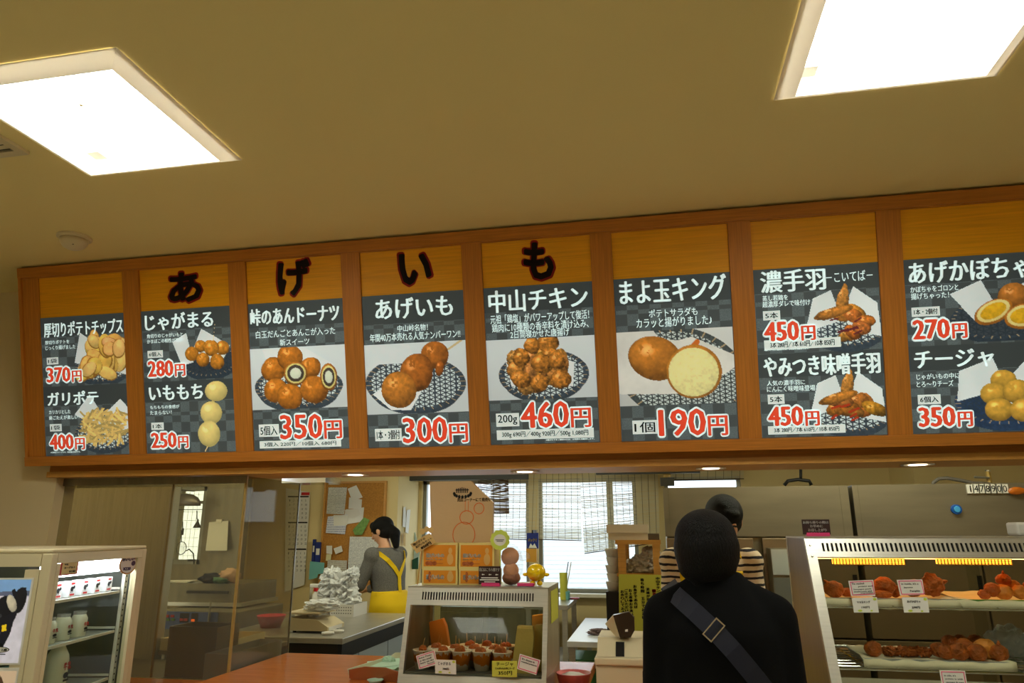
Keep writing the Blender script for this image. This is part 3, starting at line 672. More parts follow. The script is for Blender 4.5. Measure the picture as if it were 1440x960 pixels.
def h_ring(t, a, c):
    r = .045; m = (a+c)/2; MB().use(M_black).tube([(m.x+r*math.cos(i*.3927), m.y, m.z+r*1.1*math.sin(i*.3927)) for i in range(17)], .003, 6).build('rim', parent=t)
    b = MB().use(M_alu)
    for i in range(-3, 4): b.box((m.x+i*.012-.0006, m.y, m.z-.04), (m.x+i*.012+.0006, m.y+.001, m.z+.04)); b.box((m.x-.04, m.y, m.z+i*.012-.0006), (m.x+.04, m.y+.001, m.z+i*.012+.0006))
    b.build('mesh', parent=t, kind='stuff')
uten('funnel', 'dark funnel-shaped utensil hanging in the small bright window', 277, 718, 742, h_funnel)
uten('spatula', 'thin dark spatula hanging in the small bright window', 257, 733, 752, h_strip)
uten('oil_strainer', 'round wire strainer hanging low in the small bright window', 255, 745, 779, h_ring)
v = aY(268, 778, LY-.09); t = T('tap', 'dark curved tap in front of the small bright window', 'tap', aY(272, 793, LY-.09))
MB().use(M_black).tube([aY(262, 774, LY-.09), aY(266, 772, LY-.09), aY(272, 778, LY-.09), aY(273, 793, LY-.09)], .005).build('spout', parent=t, smooth=True)
MB().use(M_black).box(aY(265, 786, LY-.09)-Vector((0, .01, 0)), aY(275, 789, LY-.09)).build('lever', parent=t)
v = aY(262, 708, LY-.12); t = T('wok_lid', 'large domed pan lid hanging at the top of the small bright window', 'pan lid', (v.x, v.y, v.z))
MB().use(mat('dull_pan', (110, 104, 100), .35, metal=.6)).lathe([(.14, 0), (.138, .03), (.11, .065), (.06, .09), (.01, .098)], aY(260, 711, LY-.16), 28, 1, .3).build('dome', parent=t, smooth=True); q = aY(260, 690, LY-.12); MB().use(M_black).box((q.x-.006, LY-.2, q.z), (q.x+.006, LY, q.z+.008)).build('hook', parent=t)
# paper on a clip, steel hood side, shelf with clutter
t = T('clip_sheet', 'cream sheet of paper hanging from a clip on the dark steel wall', 'paper', aY(306, 773, LY-.03))
MB().use(M_paper).slab([aY(294, 734, LY-.02), aY(321, 732, LY-.02), aY(319, 774, LY-.05), aY(289, 774, LY-.05)], (0, .002, 0)).build('sheet', parent=t)
MB().use(M_white).box(aY(304, 730, LY-.03), aY(311, 735, LY-.03)+Vector((0, .02, 0))).build('clip', parent=t)
xa, xb = aY(95, 700, 3.62).x-.6, aY(245, 700, 3.62).x
t = T('steel_cabinet', 'tall brushed steel cabinet side standing behind the glass screen at the left', 'cabinet', ((xa+xb)/2, 3.64, .5))
MB().use(M_steelv).box((xa, 3.62, .5), (xb, 3.66, aY(245, 684, 3.62).z)).build('panel', parent=t)
MB().use(M_steel).box((xb-.012, 3.605, .5), (xb+.004, 3.665, aY(245, 684, 3.62).z)).build('edge_strip', parent=t)
FY = 4.5
def px_box(b, x0, y0, x1, y1, Y, d, bev=0):
    a, c = aY(x0, y1, Y), aY(x1, y0, Y); return b.box((a.x, Y, a.z), (c.x, Y+d, c.z), bev)
t = T('deep_fryer', 'steel deep fryer with a blue control panel behind the glass screen', 'fryer', (aY(280, 900, FY).x, FY+.3, 0))
b = MB().use(M_steeld); a, c = aY(222, 858, FY), aY(335, 858, FY); b.box((a.x, FY, .0), (c.x, FY+.6, a.z), .006); b.build('body', parent=t)
b = MB().use(M_ctrl); px_box(b, 226, 861, 306, 884, FY-.012, .011); b.build('control_panel', parent=t)
for i, (px, py, m) in enumerate(((228, 866, M_red), (235, 866, M_red), (242, 866, M_red), (228, 871, M_green), (236, 871, M_green), (243, 871, M_green), (255, 871, M_red), (261, 871, M_red), (271, 872, mat('amber_lamp', (255, 110, 30), .4, emit=.6)))):
    b = MB().use(m); px_box(b, px-2.5, py-1.6, px+2.5, py+1.6, FY-.018, .006); b.build('button', parent=t)
for x0, x1 in ((252, 266), (268, 279)):
    b = MB().use(M_navy); px_box(b, x0, 862, x1, 875, FY-.0145, .002); b.build('switch_plate', parent=t)
b = MB().use(M_steel); px_box(b, 292, 846, 294.5, 882, FY-.03, .02); b.build('thermometer_rod', parent=t)
zs = aY(280, 850, 4.7).z
t = T('kitchen_shelf', 'dull steel shelf unit over the fryer with papers and bags on top', 'shelf', (aY(285, 850, 4.7).x, 4.9, zs))
b = MB().use(M_steeld); px_box(b, 226, 821, 338, 848, 4.72, .5); b.build('hood_box', parent=t)
b = MB().use(M_steel); px_box(b, 224, 848, 340, 851, 4.70, .5); b.build('front_rail', parent=t)
b = MB().use(M_black); px_box(b, 262, 831, 320, 834, 4.705, .014); b.build('slot', parent=t)
zc = aY(280, 820, 4.75).z
for i, (px, w_, h_, m, nm, lb) in enumerate(((248, .22, .02, M_paper, 'paper_stack', 'loose white papers on the shelf over the fryer'), (300, .2, .07, M_navy, 'cloth_bundle', 'dark blue crumpled bundle on the shelf over the fryer'),
        (322, .14, .10, mat('salmon_bag', (200, 160, 130), .6), 'crumpled_bag', 'salmon coloured crumpled bag on the shelf over the fryer'), (313, .12, .05, mat('green_bag', (80, 120, 90), .6), 'crumpled_bag', 'green crumpled bag on the shelf over the fryer'))):
    p = aY(px, 818, 4.8-.04*(i == 3)); b = MB().use(m)
    if i == 0:
        for j in range(3): b.slab([Matrix.Rotation(.2*j, 3, 'Z') @ Vector(q)+Vector((p.x, p.y, zc+.003+j*.004)) for q in ((-.12, -.06, 0), (.12, -.06, 0), (.12, .06, 0), (-.12, .06, 0))], (0, 0, .003))
    else: b.blob((p.x, p.y, zc+h_*.45), (w_/2, .07, h_*.55), .5, 2.5, i, 3)
    b.build(nm, smooth=i > 0, label=lb, cat='paper' if i == 0 else 'bag')
# ------------------------------------------------------------------ glass screen on the counter
GX, GY, CT = -1.855, 3.05, .86
t = T('glass_screen', 'L-shaped clear glass screen standing on the counter at the left', 'glass screen', (-2.3, 3.1, .815))
MB().use(M_acry).box((-2.835, GY, .822), (GX-.004, GY+.005, 1.700)).build('pane', parent=t, label='wide front pane of clear glass')
MB().use(M_acry).box((GX-.005, GY+.006, .822), (GX, GY+.52, 1.700)).build('pane', parent=t, label='side pane of clear glass')
M_gold = mat('gold_edge', (180, 150, 84), .35, metal=.3)
MB().use(M_gold).box((GX-.008, GY-.004, .815), (GX+.003, GY+.006, 1.700)).build('corner_strip', parent=t)
MB().use(M_chrome).box((GX-.006, GY+.52, .815), (GX+.001, GY+.527, 1.700)).build('edge_strip', parent=t)
MB().use(M_gold).box((GX-.006, GY+.006, .815), (GX+.002, GY+.52, .8215)).build('bottom_channel', parent=t)
MB().use(M_gold).box((-2.835, GY-.003, .815), (GX-.008, GY+.008, .8215)).build('bottom_channel', parent=t)
xg = aY(237, 800, GY+.05).x
MB().use(M_gold).box((xg-.004, GY+.012, .815), (xg+.004, GY+.02, 1.700)).build('sliding_edge', parent=t)
MB().use(M_steeld).box((-2.84, GY-.008, 1.668), (GX, GY+.012, 1.702)).build('top_channel', parent=t)
# ------------------------------------------------------------------ counter
t = T('service_counter', 'orange-brown laminate service counter running under the menu board', 'counter', (0, 2.9, 0))
b = MB().use(M_count); b.box((GX+.005, 2.36, CT-.04), (-.30, 3.55, CT), .004); b.build('worktop', parent=t)
MB().use(M_count).box((-2.84, 2.66, CT-.045), (GX+.004, 3.04, CT-.04+.002)).build('worktop', parent=t)
MB().use(M_count).box((-.299, 2.335, CT-.04), (3.2, 3.0, CT)).build('worktop', parent=t)
MB().use(M_woodl).box((GX, 2.45, 0), (3.2, 2.48, CT-.046)).build('front_panel', parent=t)
# steel sill below the glass box, with trays and the bin
t = T('steel_worktable', 'steel table behind the glass screen carrying the trays', 'table', (-2.4, 3.4, 0))
MB().use(M_steeld).box((-2.83, 3.075, .77), (GX-.02, 3.60, .80)).build('tabletop', parent=t)
for x in (-2.80, GX-.08):
    for y in (3.14, 3.55): MB().use(M_steel).tube([(x, y, 0), (x, y, .77)], .018).build('leg', parent=t)
def tray(name, lab, x0, x1, y0, y1, z0, z1, m, th=.004, cat='tray'):
    t = T(name, lab, cat, ((x0+x1)/2, (y0+y1)/2, z0))
    MB().use(m).box((x0, y0, z0), (x1, y1, z0+th)).build('base', parent=t)
    for q in (((x0, y0, z0+th), (x1, y0+th, z1)), ((x0, y1-th, z0+th), (x1, y1, z1)), ((x0, y0+th, z0+th), (x0+th, y1-th, z1)), ((x1-th, y0+th, z0+th), (x1, y1-th, z1))):
        MB().use(m).box(*q).build('side', parent=t)
    return t
M_stray = mat('bright_steel_tray', (190, 196, 202), .3, metal=.7)
tray('food_tray', 'deep steel tray of fried pieces nearest the glass corner', aY(300, 948, 3.2).x+.012, GX-.03, 3.10, 3.56, .8005, .92, M_stray)
def crumbs(lab, x0, x1, y0, y1, z, n, m, r0, r1, seed, name='fried_bits', cat='food'):
    b = MB().use(m); R = np.random.RandomState(seed)
    for i in range(n):
        b.blob((x0+(x1-x0)*R.rand(), y0+(y1-y0)*R.rand(), z+r0*.5), (r0+(r1-r0)*R.rand(), r0+(r1-r0)*R.rand(), r0*.8), .5, 2, seed*50+i, 2)
    b.build(name, smooth=True, kind='stuff', label=lab, cat=cat)
crumbs('golden fried bits lying in the deep steel tray behind the glass', aY(300, 948, 3.2).x+.05, GX-.07, 3.16, 3.5, .83, 60, M_fryy, .018, .032, 3)
tray('food_tray', 'shallow cream tray of fried bits behind the steel bin', -2.62, -2.2, 3.62, 3.95, .84, .90, M_cream)
crumbs('orange fried bits in the shallow cream tray behind the bin', -2.58, -2.24, 3.66, 3.9, .85, 30, M_fryy, .018, .03, 9)
t = T('steel_stand', 'low steel stand holding the shallow cream tray', 'stand', (-2.4, 3.8, 0))
MB().use(M_steeld).box((-2.62, 3.61, .82), (-2.1, 4.05, .84)).build('tabletop', parent=t)
for x in (-2.58, -2.15):
    for y in (3.64, 4.0): MB().use(M_steel).tube([(x, y, 0), (x, y, .82)], .016).build('leg', parent=t)
a, c = aY(231, 948, 3.2), aY(300, 948, 3.2); zt = aY(265, 881, 3.2).z
t = T('steel_bin', 'square brushed steel bin behind the glass screen in front of the fryer', 'bin', ((a.x+c.x)/2, 3.3, .80))
b = MB().use(mat('bronze_steel', (140, 122, 82), .36, metal=.75, var=.12, vscale=3, stretch=(20, 20, 1)))
zb = .80
for q in (((a.x, 3.2, zb), (c.x, 3.204, zt)), ((a.x, 3.38, zb), (c.x, 3.384, zt)), ((a.x, 3.204, zb), (a.x+.004, 3.38, zt)), ((c.x-.004, 3.204, zb), (c.x, 3.38, zt))): b.box(*q)
b.build('wall', parent=t, kind='stuff'); MB().use(M_dark).box((a.x+.004, 3.204, zb), (c.x-.004, 3.38, zb+.01)).build('base', parent=t)
# ------------------------------------------------------------------ cream wall with calendar, packets and cork board
CY = 6.28
def sheet(nm, lab, pts, Y, m, cat='paper', dz=0, group=None, th=.0015, par=None):
    q = [aY(px, py, Y) for px, py in pts]; b = MB().use(m); b.slab(q, (0, th, 0))
    return b.build(nm, label=lab, cat=cat, group=group)
cal = T('wall_calendar', 'tall three-month calendar with a red header on the cream kitchen wall', 'calendar', aY(414, 827, CY))
MB().use(M_paper).slab([aY(402, 686, CY), aY(436, 692, CY), aY(428, 822, CY), aY(400, 832, CY)], (0, .002, 0)).build('sheet', parent=cal)
MB().use(M_red).slab([aY(424, 692, CY-.003), aY(435.5, 692, CY-.003), aY(435, 696, CY-.003), aY(423.5, 696, CY-.003)], (0, .002, 0)).build('header', parent=cal)
for k, yy in enumerate((697, 733.5, 771)):
    MB().use(M_ink).slab([aY(405, yy, CY-.003), aY(434-k*1.8, yy, CY-.003), aY(434-k*1.8, yy+2, CY-.003), aY(405, yy+2, CY-.003)], (0, .002, 0)).build('month_bar', parent=cal)
    b = MB().use(M_ink); n = 1
    for r in range(5):
        for c_ in range(5):
            p = aY(407+c_*5.6-k*.8, yy+5+r*6, CY-.0015); w_ = .012; pl = Plane(p, (1, 0, 0), (0, 0, -1), .016, .020); text(b, pl, str(n), 0, .5 if n < 10 else 1, 0, 1, 0); n += 1
    b.build('date_numbers', parent=cal)
def pack(nm, lab, x0, y0, x1, y1, Y, d, m, cat, det=None):
    t = T(nm, lab, cat, aY((x0+x1)/2, y1, Y)); b = MB().use(m); px_box(b, x0, y0, x1, y1, Y, d, .002); b.build('body', parent=t)
    if det: det(t)
    return t
def px_and(nm, m, x0, y0, x1, y1, Y, t, d=.0015):
    b = MB().use(m); px_box(b, x0, y0, x1, y1, Y, d); return b.build(nm, parent=t)
for (x0, x1, y0, lb) in ((437.5, 444, 758, 'tall dark blue packet left of the cork board, rear one'), (442, 451, 762, 'blue and white packet left of the cork board, front one')):
    pack('wall_packet', lb, x0, y0, x1, 792, CY-.03-.02*(x0 > 440), .018, M_blue, 'packet', lambda t, x0=x0, x1=x1, y0=y0: px_and('white_print', M_paper, x0+2, y0+9, x1-1.5, y0+18, CY-.032-.02*(x0 > 440), t))
t = T('document_pocket', 'teal card pocket hung on the wall under the blue packets', 'pocket', aY(445, 815, CY))
MB().use(M_teal).slab([aY(436, 789, CY-.06), aY(456, 791, CY-.06), aY(455, 806, CY-.06), aY(447, 807, CY-.06), aY(446, 812, CY-.06), aY(434, 815, CY-.06)], (0, .004, 0)).build('front', parent=t)
t = T('cork_board', 'cork notice board in a wooden frame on the cream kitchen wall', 'notice board', aY(498, 824, CY))
x0, z1 = aY(459, 679, CY).xz; x1, z0 = aY(536, 824, CY).xz
MB().use(M_cork).box((x0, CY-.004, z0), (x1, CY+.014, z1)).build('board', parent=t)
for q in (((x0-.012, CY-.014, z0-.01), (x0+.006, CY+.016, z1+.012)), ((x1-.006, CY-.014, z0-.01), (x1+.012, CY+.016, z1+.012)), ((x0+.006, CY-.014, z1-.006), (x1-.006, CY+.016, z1+.012)), ((x0+.006, CY-.014, z0-.01), (x1-.006, CY+.016, z0+.006))):
    MB().use(M_woodl).box(*q).build('frame', parent=t)
PB = CY-.006
G = 'papers pinned to the cork board'
for i, (pts, m, nm, lb) in enumerate([
    ([(462, 685), (488, 685), (484, 723), (459, 722)], M_print, 'printed_sheet', 'large printed sheet at the top left of the cork board'),
    ([(489, 687), (501, 682), (510, 699), (495, 704)], M_paper, 'paper_note', 'tilted white note at the top of the cork board'),
    ([(491, 699), (509, 702), (508, 715), (490, 715)], M_paper, 'paper_note', 'white note tucked under the tilted note on the cork board'),
    ([(485, 717), (512, 713), (510, 733), (487, 737)], M_paper, 'paper_note', 'wide white note at the middle of the cork board'),
    ([(486, 716), (504, 715), (507, 723), (497, 729), (484, 726)], M_white, 'folded_note', 'folded note over the wide white one on the cork board'),
    ([(461, 726), (489, 723), (485, 751), (458, 749)], two_tone('ruled_sheet', (220, 222, 232), (110, 120, 170), 'lines', .8, p=.02), 'ruled_sheet', 'blue ruled sheet at the left edge of the cork board'),
    ([(469, 724), (490, 724), (488, 738), (469, 739)], M_paper, 'paper_note', 'blank note overlapping the blue ruled sheet on the cork board'),
    ([(496, 745), (512, 727), (520, 731), (509, 752), (499, 752)], mat('green_leaflet', (110, 150, 70), .6, var=.3, vscale=40), 'leaflet', 'green leaflet pinned tilted beside the woman\'s forehead'),
    ([(459, 767), (467, 767), (467, 779), (459, 778)], M_paper, 'small_card', 'small white card low at the left of the cork board'),
    ([(459, 779), (466, 779), (465, 789), (458, 788)], mat('pale_yellow', (226, 220, 170), .8), 'small_card', 'pale yellow card below the small white card'),
    ([(469, 771), (480, 767), (482, 775), (472, 779)], M_paper, 'photo_card', 'small tilted white card with a stamp on the cork board'),
    ([(461, 787), (488, 788), (487, 809), (459, 808)], two_tone('notice_print', (214, 210, 196), (130, 110, 100), 'lines', .8, p=.016), 'printed_notice', 'cream printed notice at the bottom left of the cork board'),
    ([(492, 754), (533, 755), (530, 800), (489, 799)], M_print, 'chart_sheet', 'large ruled chart pinned behind the woman\'s face'),
    ([(494, 800), (531, 800), (530, 808), (493, 808)], mat('grey_strip', (160, 156, 148), .8), 'chart_sheet', 'grey strip of card under the large ruled chart')]):
    sheet(nm, lb, pts, PB-.002*(i+1), m, group=G)
# loose papers on the narrow return wall beside the window
for i, (pts, lb) in enumerate([([(557, 711), (564, 711), (564, 762), (556, 742)], 'long white paper strip on the side wall, leftmost by the cork board'), ([(565, 713), (570, 712), (571, 742), (565, 740)], 'narrow white strip on the side wall next to the long one'),
        ([(572, 717), (577, 716), (574, 750), (570, 748)], 'curled white strip on the side wall nearest the window'), ([(556, 745), (562, 746), (562, 764), (557, 762)], 'white receipt low on the side wall'),
        ([(564, 749), (570, 749), (570, 768), (564, 766)], 'brown tag hanging on the side wall')]):
    q = [aX(px, py, KX+.004+.004*i) for px, py in pts]
    q = [Vector((p.x, min(max(p.y, 6.43), 6.88), p.z)) for p in q]
    MB().use(M_paper if i < 4 else M_kraft).slab(q, (.002, 0, 0)).build('hanging_paper', label=lb, cat='paper', group='papers on the side wall')
t = sheet('plastic_folder', 'pale blue plastic folder leaning at the foot of the window', [(572, 752), (584, 748), (590, 775), (588, 800), (575, 798)], 6.80, mat('pale_blue', (190, 214, 220), .5), 'folder')
t = sheet('clipboard', 'dark green clipboard standing behind the stacked boxes', [(577, 788), (588, 783), (588, 800), (579, 800)], 6.76, mat('dark_green', (30, 84, 70), .5), 'clipboard')
# ------------------------------------------------------------------ bamboo blinds
M_bamt = mat('bamboo_reed_pale', (206, 194, 160), .7, trans=0)
nt = M_bamt.node_tree; tr = nt.nodes.new('ShaderNodeBsdfTranslucent'); tr.inputs[0].default_value = (.85, .8, .62, 1); mx = nt.nodes.new('ShaderNodeMixShader'); mx.inputs[0].default_value = .5
nt.links.new(nt.nodes['Principled BSDF'].outputs[0], mx.inputs[1]); nt.links.new(tr.outputs[0], mx.inputs[2]); nt.links.new(mx.outputs[0], nt.nodes['Material Output'].inputs[0])
M_string = mat('brown_string', (84, 62, 44), .8)
def blind(lab, tl, tr_, bl, br, Y, pitch=.0085, m=M_bamt, nstr=9, hh=.6):
    A, B_, C, D = [aY(*p, Y) for p in (tl, tr_, bl, br)]
    t = T('bamboo_blind', lab, 'blind', (C+D)/2, 'bamboo blinds'); n = int((A-C).length/pitch); b = MB().use(m); R = np.random.RandomState(n)
    for i in range(n+1):
        f = i/n; p, q = A.lerp(C, f), B_.lerp(D, f); h = pitch*hh*(.7+.6*R.rand()); o = Vector((0, 0, pitch*.3*(R.rand()-.5))); p = p+o; q = q+Vector((0, 0, pitch*.3*(R.rand()-.5)))
        b.slab([p, q, q+Vector((0, 0, h)), p+Vector((0, 0, h))], (0, .002, 0))
    b.build('reeds', parent=t, kind='stuff')
    for k in range(nstr):
        f = (k+.5)/nstr; p, q = A.lerp(B_, f)+Vector((0, -.003, 0)), C.lerp(D, f)+Vector((0, -.003, 0)); MB().use(M_string).tube([p, q], .0016, 5).build('string', parent=t)
    for q in (A, B_): MB().use(M_string).box((q.x-.004, Y, q.z-.004), (q.x+.004, WY, q.z+.004)).build('hanger', parent=t)
    MB().use(M_string).tube([C+Vector((0, -.004, 0)), D+Vector((0, -.004, 0))], .005, 6).build('bottom_bar', parent=t)
blind('bamboo blind hanging over the left window and its post', (690, 662), (756, 662), (690, 757), (752, 759), 6.80, nstr=7)
blind('straight bamboo blind hanging in the middle of the right window', (756, 662), (816, 662), (754, 758), (818, 760), 6.80, nstr=7)
blind('longer bamboo blind hanging slightly askew at the right of the window', (814, 662), (925, 660), (822, 778), (928, 762), 6.74, nstr=12)
blind('short bamboo blind above the narrow window over the steel fridge', (934, 655), (1046, 655), (934, 675), (1046, 673), 6.80, nstr=10)
t = blind('dark brown woven blind scrap behind the hanging bag', (672, 662), (715, 670), (672, 722), (716, 721), 6.70, m=mat('dark_reed', (86, 60, 46), .8), nstr=5, pitch=.012, hh=.62)
# strip lights added to brighten the kitchen (hidden from the shop side by the lintel)
t = T('added_kitchen_light', 'added unseen strip light on the kitchen ceiling', 'ceiling light', (-1.2, 5.0, 2.27))
MB().use(M_white).box((-1.9, 4.92, 2.30), (-.5, 5.08, 2.348)).build('housing', parent=t)
MB().use(mat('kitchen_fill', (250, 250, 220), .5, emit=KITCHEN_FILL*1.8)).box((-1.88, 4.94, 2.27), (-.52, 5.06, 2.299)).build('tube_cover', parent=t)
dup(t, (1.2, 4.0, 2.27), 'added unseen strip light on the kitchen ceiling above the fridges')
dup(t, (-3.4, 4.2, 2.27), 'added unseen strip light on the kitchen ceiling above the fryer')
# ------------------------------------------------------------------ cold table with things on it
TX = -1.815; ty0, ty1 = 4.12, 5.42
t = T('cold_table', 'low steel fridge table with pale doors in the middle of the kitchen', 'fridge table', (-2.2, 4.77, 0))
MB().use(M_steel).box((-2.64, ty0, .818), (TX+.012, ty1, .85), .004).build('worktop', parent=t)
MB().use(mat('black_steel', (52, 46, 40), .4, metal=.5)).box((-2.63, ty0+.02, .1), (TX-.02, ty1-.01, .817)).build('body', parent=t)
MB().use(M_black).box((TX-.02, ty0+.01, .735), (TX+.006, ty1-.01, .817)).build('handle_channel', parent=t)
M_door = mat('pale_steel_door', (176, 188, 200), .4, metal=.45)
ys = [ty0+.01, ty0+.27, ty0+.27+.50, ty1-.01]
for i in range(3):
    d = MB().use(M_door).box((TX-.019, ys[i]+.006, .14), (TX+.004, ys[i+1]-.006, .734)).build('door', parent=t)
    if i == 0:
        pl = Plane((TX+.005, ys[0]+.03, .72), (0, 1, 0), (0, 0, -1), .2, .2); pl_ = MB().use(M_ink)
        for r in range(4): pl_.box((TX+.0045, ys[0]+.05, .70-r*.02-.008*(r > 0)), (TX+.0055, ys[0]+.20, .712-r*.02-.008*(r > 0)))
        pl_.build('rating_print', parent=d)
MB().use(M_steeld).box((-2.6, ty0+.012, .3), (-2.1, ty0+.019, .7)).build('grille', parent=t)
for x in (-2.58, TX-.08):
    for y in (ty0+.06, ty1-.06): MB().use(M_steel).tube([(x, y, 0), (x, y, .1)], .02).build('leg', parent=t)
ZT = .8505
# plastic bag heap, stapled to a white basket
p = aZ(475, 867, ZT); px_w = 5.1/992
t = T('plastic_basket', 'white perforated plastic basket on the fridge table under the heap of bags', 'basket', (p.x+.03, p.y, ZT))
bx0, bx1, by = aY(464, 860, p.y).x, aY(497, 860, p.y).x, p.y; hz = .085
for q in (((bx0, by, ZT), (bx1, by+.004, ZT+hz)), ((bx0, by+.25, ZT), (bx1, by+.254, ZT+hz)), ((bx0, by+.004, ZT), (bx0+.004, by+.25, ZT+hz)), ((bx1-.004, by+.004, ZT), (bx1, by+.25, ZT+hz))): MB().use(M_white).box(*q).build('side', parent=t)
MB().use(M_white).box((bx0+.004, by+.004, ZT), (bx1-.004, by+.25, ZT+.004)).build('base', parent=t)
b = MB().use(mat('grey_hole', (120, 116, 108), .8))
for i in range(9):
    for j in range(3): b.box((bx0+.012+i*.018, by-.0006, ZT+.02+j*.02), (bx0+.020+i*.018, by+.001, ZT+.028+j*.02))
b.build('perforations', parent=t, kind='stuff')
b = MB().use(M_bag); R = np.random.RandomState(4)
cx, cy = (aY(478, 830, by).x), by+.11
zz = aY(478, 805, by+.1).z
for (px, py, rx, rz) in ((474, 845, .11, .08), (490, 843, .09, .07), (478, 822, .10, .09), (466, 812, .07, .07), (492, 812, .045, .06), (470, 832, .10, .08), (497, 806, .03, .045), (484, 832, .1, .08), (462, 822, .05, .07)):
    q = aY(px, py, by+.11); b.blob(q, (rx, .09, rz), .55, 3.2, R.randint(99), 4)
b.build('plastic_bag_heap', smooth=False, kind='stuff', label='heap of crumpled white plastic bags on the basket in the kitchen', cat='plastic bags')
p = aZ(452, 860, ZT); r = .041
MB().use(M_paper).lathe([(r, 0), (r, .15), (.014, .15), (.012, .146)], p, 24).build('paper_towel_roll', smooth=False, label='white paper towel roll standing on the fridge table by the bags', cat='paper roll')
p = aZ(434, 862, ZT)+Vector((0, .1, 0)); t = T('spray_bottle', 'white spray bottle with a red and white head on the fridge table', 'bottle', p)
MB().use(M_white).lathe([(.04, 0), (.042, .01), (.042, .09), (.03, .12), (.014, .14), (.014, .15)], p, 20).build('body', parent=t, smooth=True)
MB().use(M_blue).lathe([(.0425, .03), (.0425, .055)], p, 20).build('label_band', parent=t)
MB().use(M_red).lathe([(.018, .15), (.018, .175)], p, 16).build('collar', parent=t)
MB().use(M_white).box(p+Vector((-.05, -.014, .175)), p+Vector((.03, .014, .205)), .006).build('spray_head', parent=t)
p = aZ(424, 872, ZT); t = T('saucepan', 'small steel pan with a raised steel handle on the fridge table', 'pan', p)
MB().use(M_steeld).lathe([(.075, 0), (.08, .055), (.076, .055), (.072, .006)], p, 24).build('bowl', parent=t, smooth=True)
MB().use(M_steeld).tube([p+Vector((.06, 0, .05)), aY(438, 826, p.y)], .009, 8, .012).build('handle', parent=t, smooth=True)
p = aZ(438, 890, ZT); t = T('kitchen_scale', 'cream kitchen scale with a flat plate at the near end of the fridge table', 'scale', (p.x, p.y+.1, ZT))
b = MB().use(M_beige); x0, x1 = aY(405, 880, p.y).x, aY(461, 880, p.y).x
b.slab([(x0, p.y, ZT+.012), (x1, p.y, ZT+.012), (x1, p.y, ZT+.035), (x1-.07, p.y, ZT+.075), (x0, p.y, ZT+.085)], (0, .24, 0)); b.build('body', parent=t)
MB().use(M_white).box((x1+.0005, p.y+.01, ZT+.013), (x1+.004, p.y+.2, ZT+.034)).build('display_panel', parent=t)
MB().use(M_beige).box((x0-.02, p.y+.0, ZT+.105), (x1-.06, p.y+.24, ZT+.118), .005).build('plate', parent=t)
MB().use(M_steel).tube([((x0+x1)/2-.05, p.y+.12, ZT+.08), ((x0+x1)/2-.05, p.y+.12, ZT+.105)], .02).build('plate_post', parent=t)
for x in (x0+.03, x1-.03):
    for y in (p.y+.03, p.y+.2): MB().use(M_black).tube([(x, y, ZT), (x, y, ZT+.012)], .011).build('foot', parent=t)
b = MB().use(M_bag); q = Vector((x1-.10, p.y+.1, ZT+.148)); b.blob(q, (.11, .08, .035), .5, 3, 8, 4); b.build('crumpled_bag', label='crumpled white plastic bag lying on the kitchen scale', cat='plastic bag')
for (px, py, lb) in ((461, 892, 'round white plastic disc on the fridge table beside the scale, left one'), (475, 889, 'round white plastic disc on the fridge table beside the scale, right one')):
    p = aZ(px, py, ZT); MB().use(M_white).lathe([(.036, 0), (.038, .006), (.037, .014), (.03, .016)], p, 24).build('plastic_disc', smooth=True, label=lb, cat='disc', group='round white discs')
p = aZ(400, 875, ZT+.01); x = aY(381, 873, 4.5).x
MB().use(mat('red_plastic', (200, 30, 50), .4)).lathe([(.06, 0), (.09, .07), (.092, .075), (.086, .073), (.056, .006)], (x, 4.5, ZT), 28).build('red_bowl', smooth=True, label='red plastic bowl seen blurred through the side glass', cat='bowl')
# hanging duct glimpsed under the lintel
t = T('hood_duct', 'shiny steel edge of an extractor hood under the lintel at the left', 'extractor hood', aY(430, 682, 5.6))
b = MB().use(M_chrome); px_box(b, 396, 669, 458, 679, 5.5, .3); b.build('edge', parent=t); q = aY(427, 669, 5.5); MB().use(M_steel).box((q.x-.1, 5.55, q.z+.001), (q.x+.1, 5.75, 2.349)).build('duct', parent=t)
# ceiling-mounted grey boxes right under the lintel line
t = T('blind_headrail', 'dark grey headrail above the left kitchen window', 'headrail', aY(660, 675, 6.6))
b = MB().use(mat('dark_grey', (62, 62, 58), .6)); px_box(b, 556, 664, 742, 676, 6.60, .06); b.build('rail', parent=t)
t = T('pelmet_box', 'dark grey pelmet over the right kitchen window', 'headrail', aY(900, 668, 6.5))
b = MB().use(MATS['dark_grey']); px_box(b, 838, 655, 984, 667, 6.50, .06); b.build('rail', parent=t)
t = T('emergency_lamp', 'small grey and brass fitting on the window post beside the steel fridge', 'fitting', aY(938, 684, 6.6))
b = MB().use(mat('dark_fitting', (70, 66, 56), .4)); px_box(b, 929, 671, 948, 683, 6.55, .05, .004); b.build('body', parent=t)
b = MB().use(M_gold); px_box(b, 933, 666, 943, 671, 6.56, .04); b.build('cap', parent=t); b = MB().use(M_black); px_box(b, 936, 674, 941, 679, 6.601, .298); b.build('bracket', parent=t)
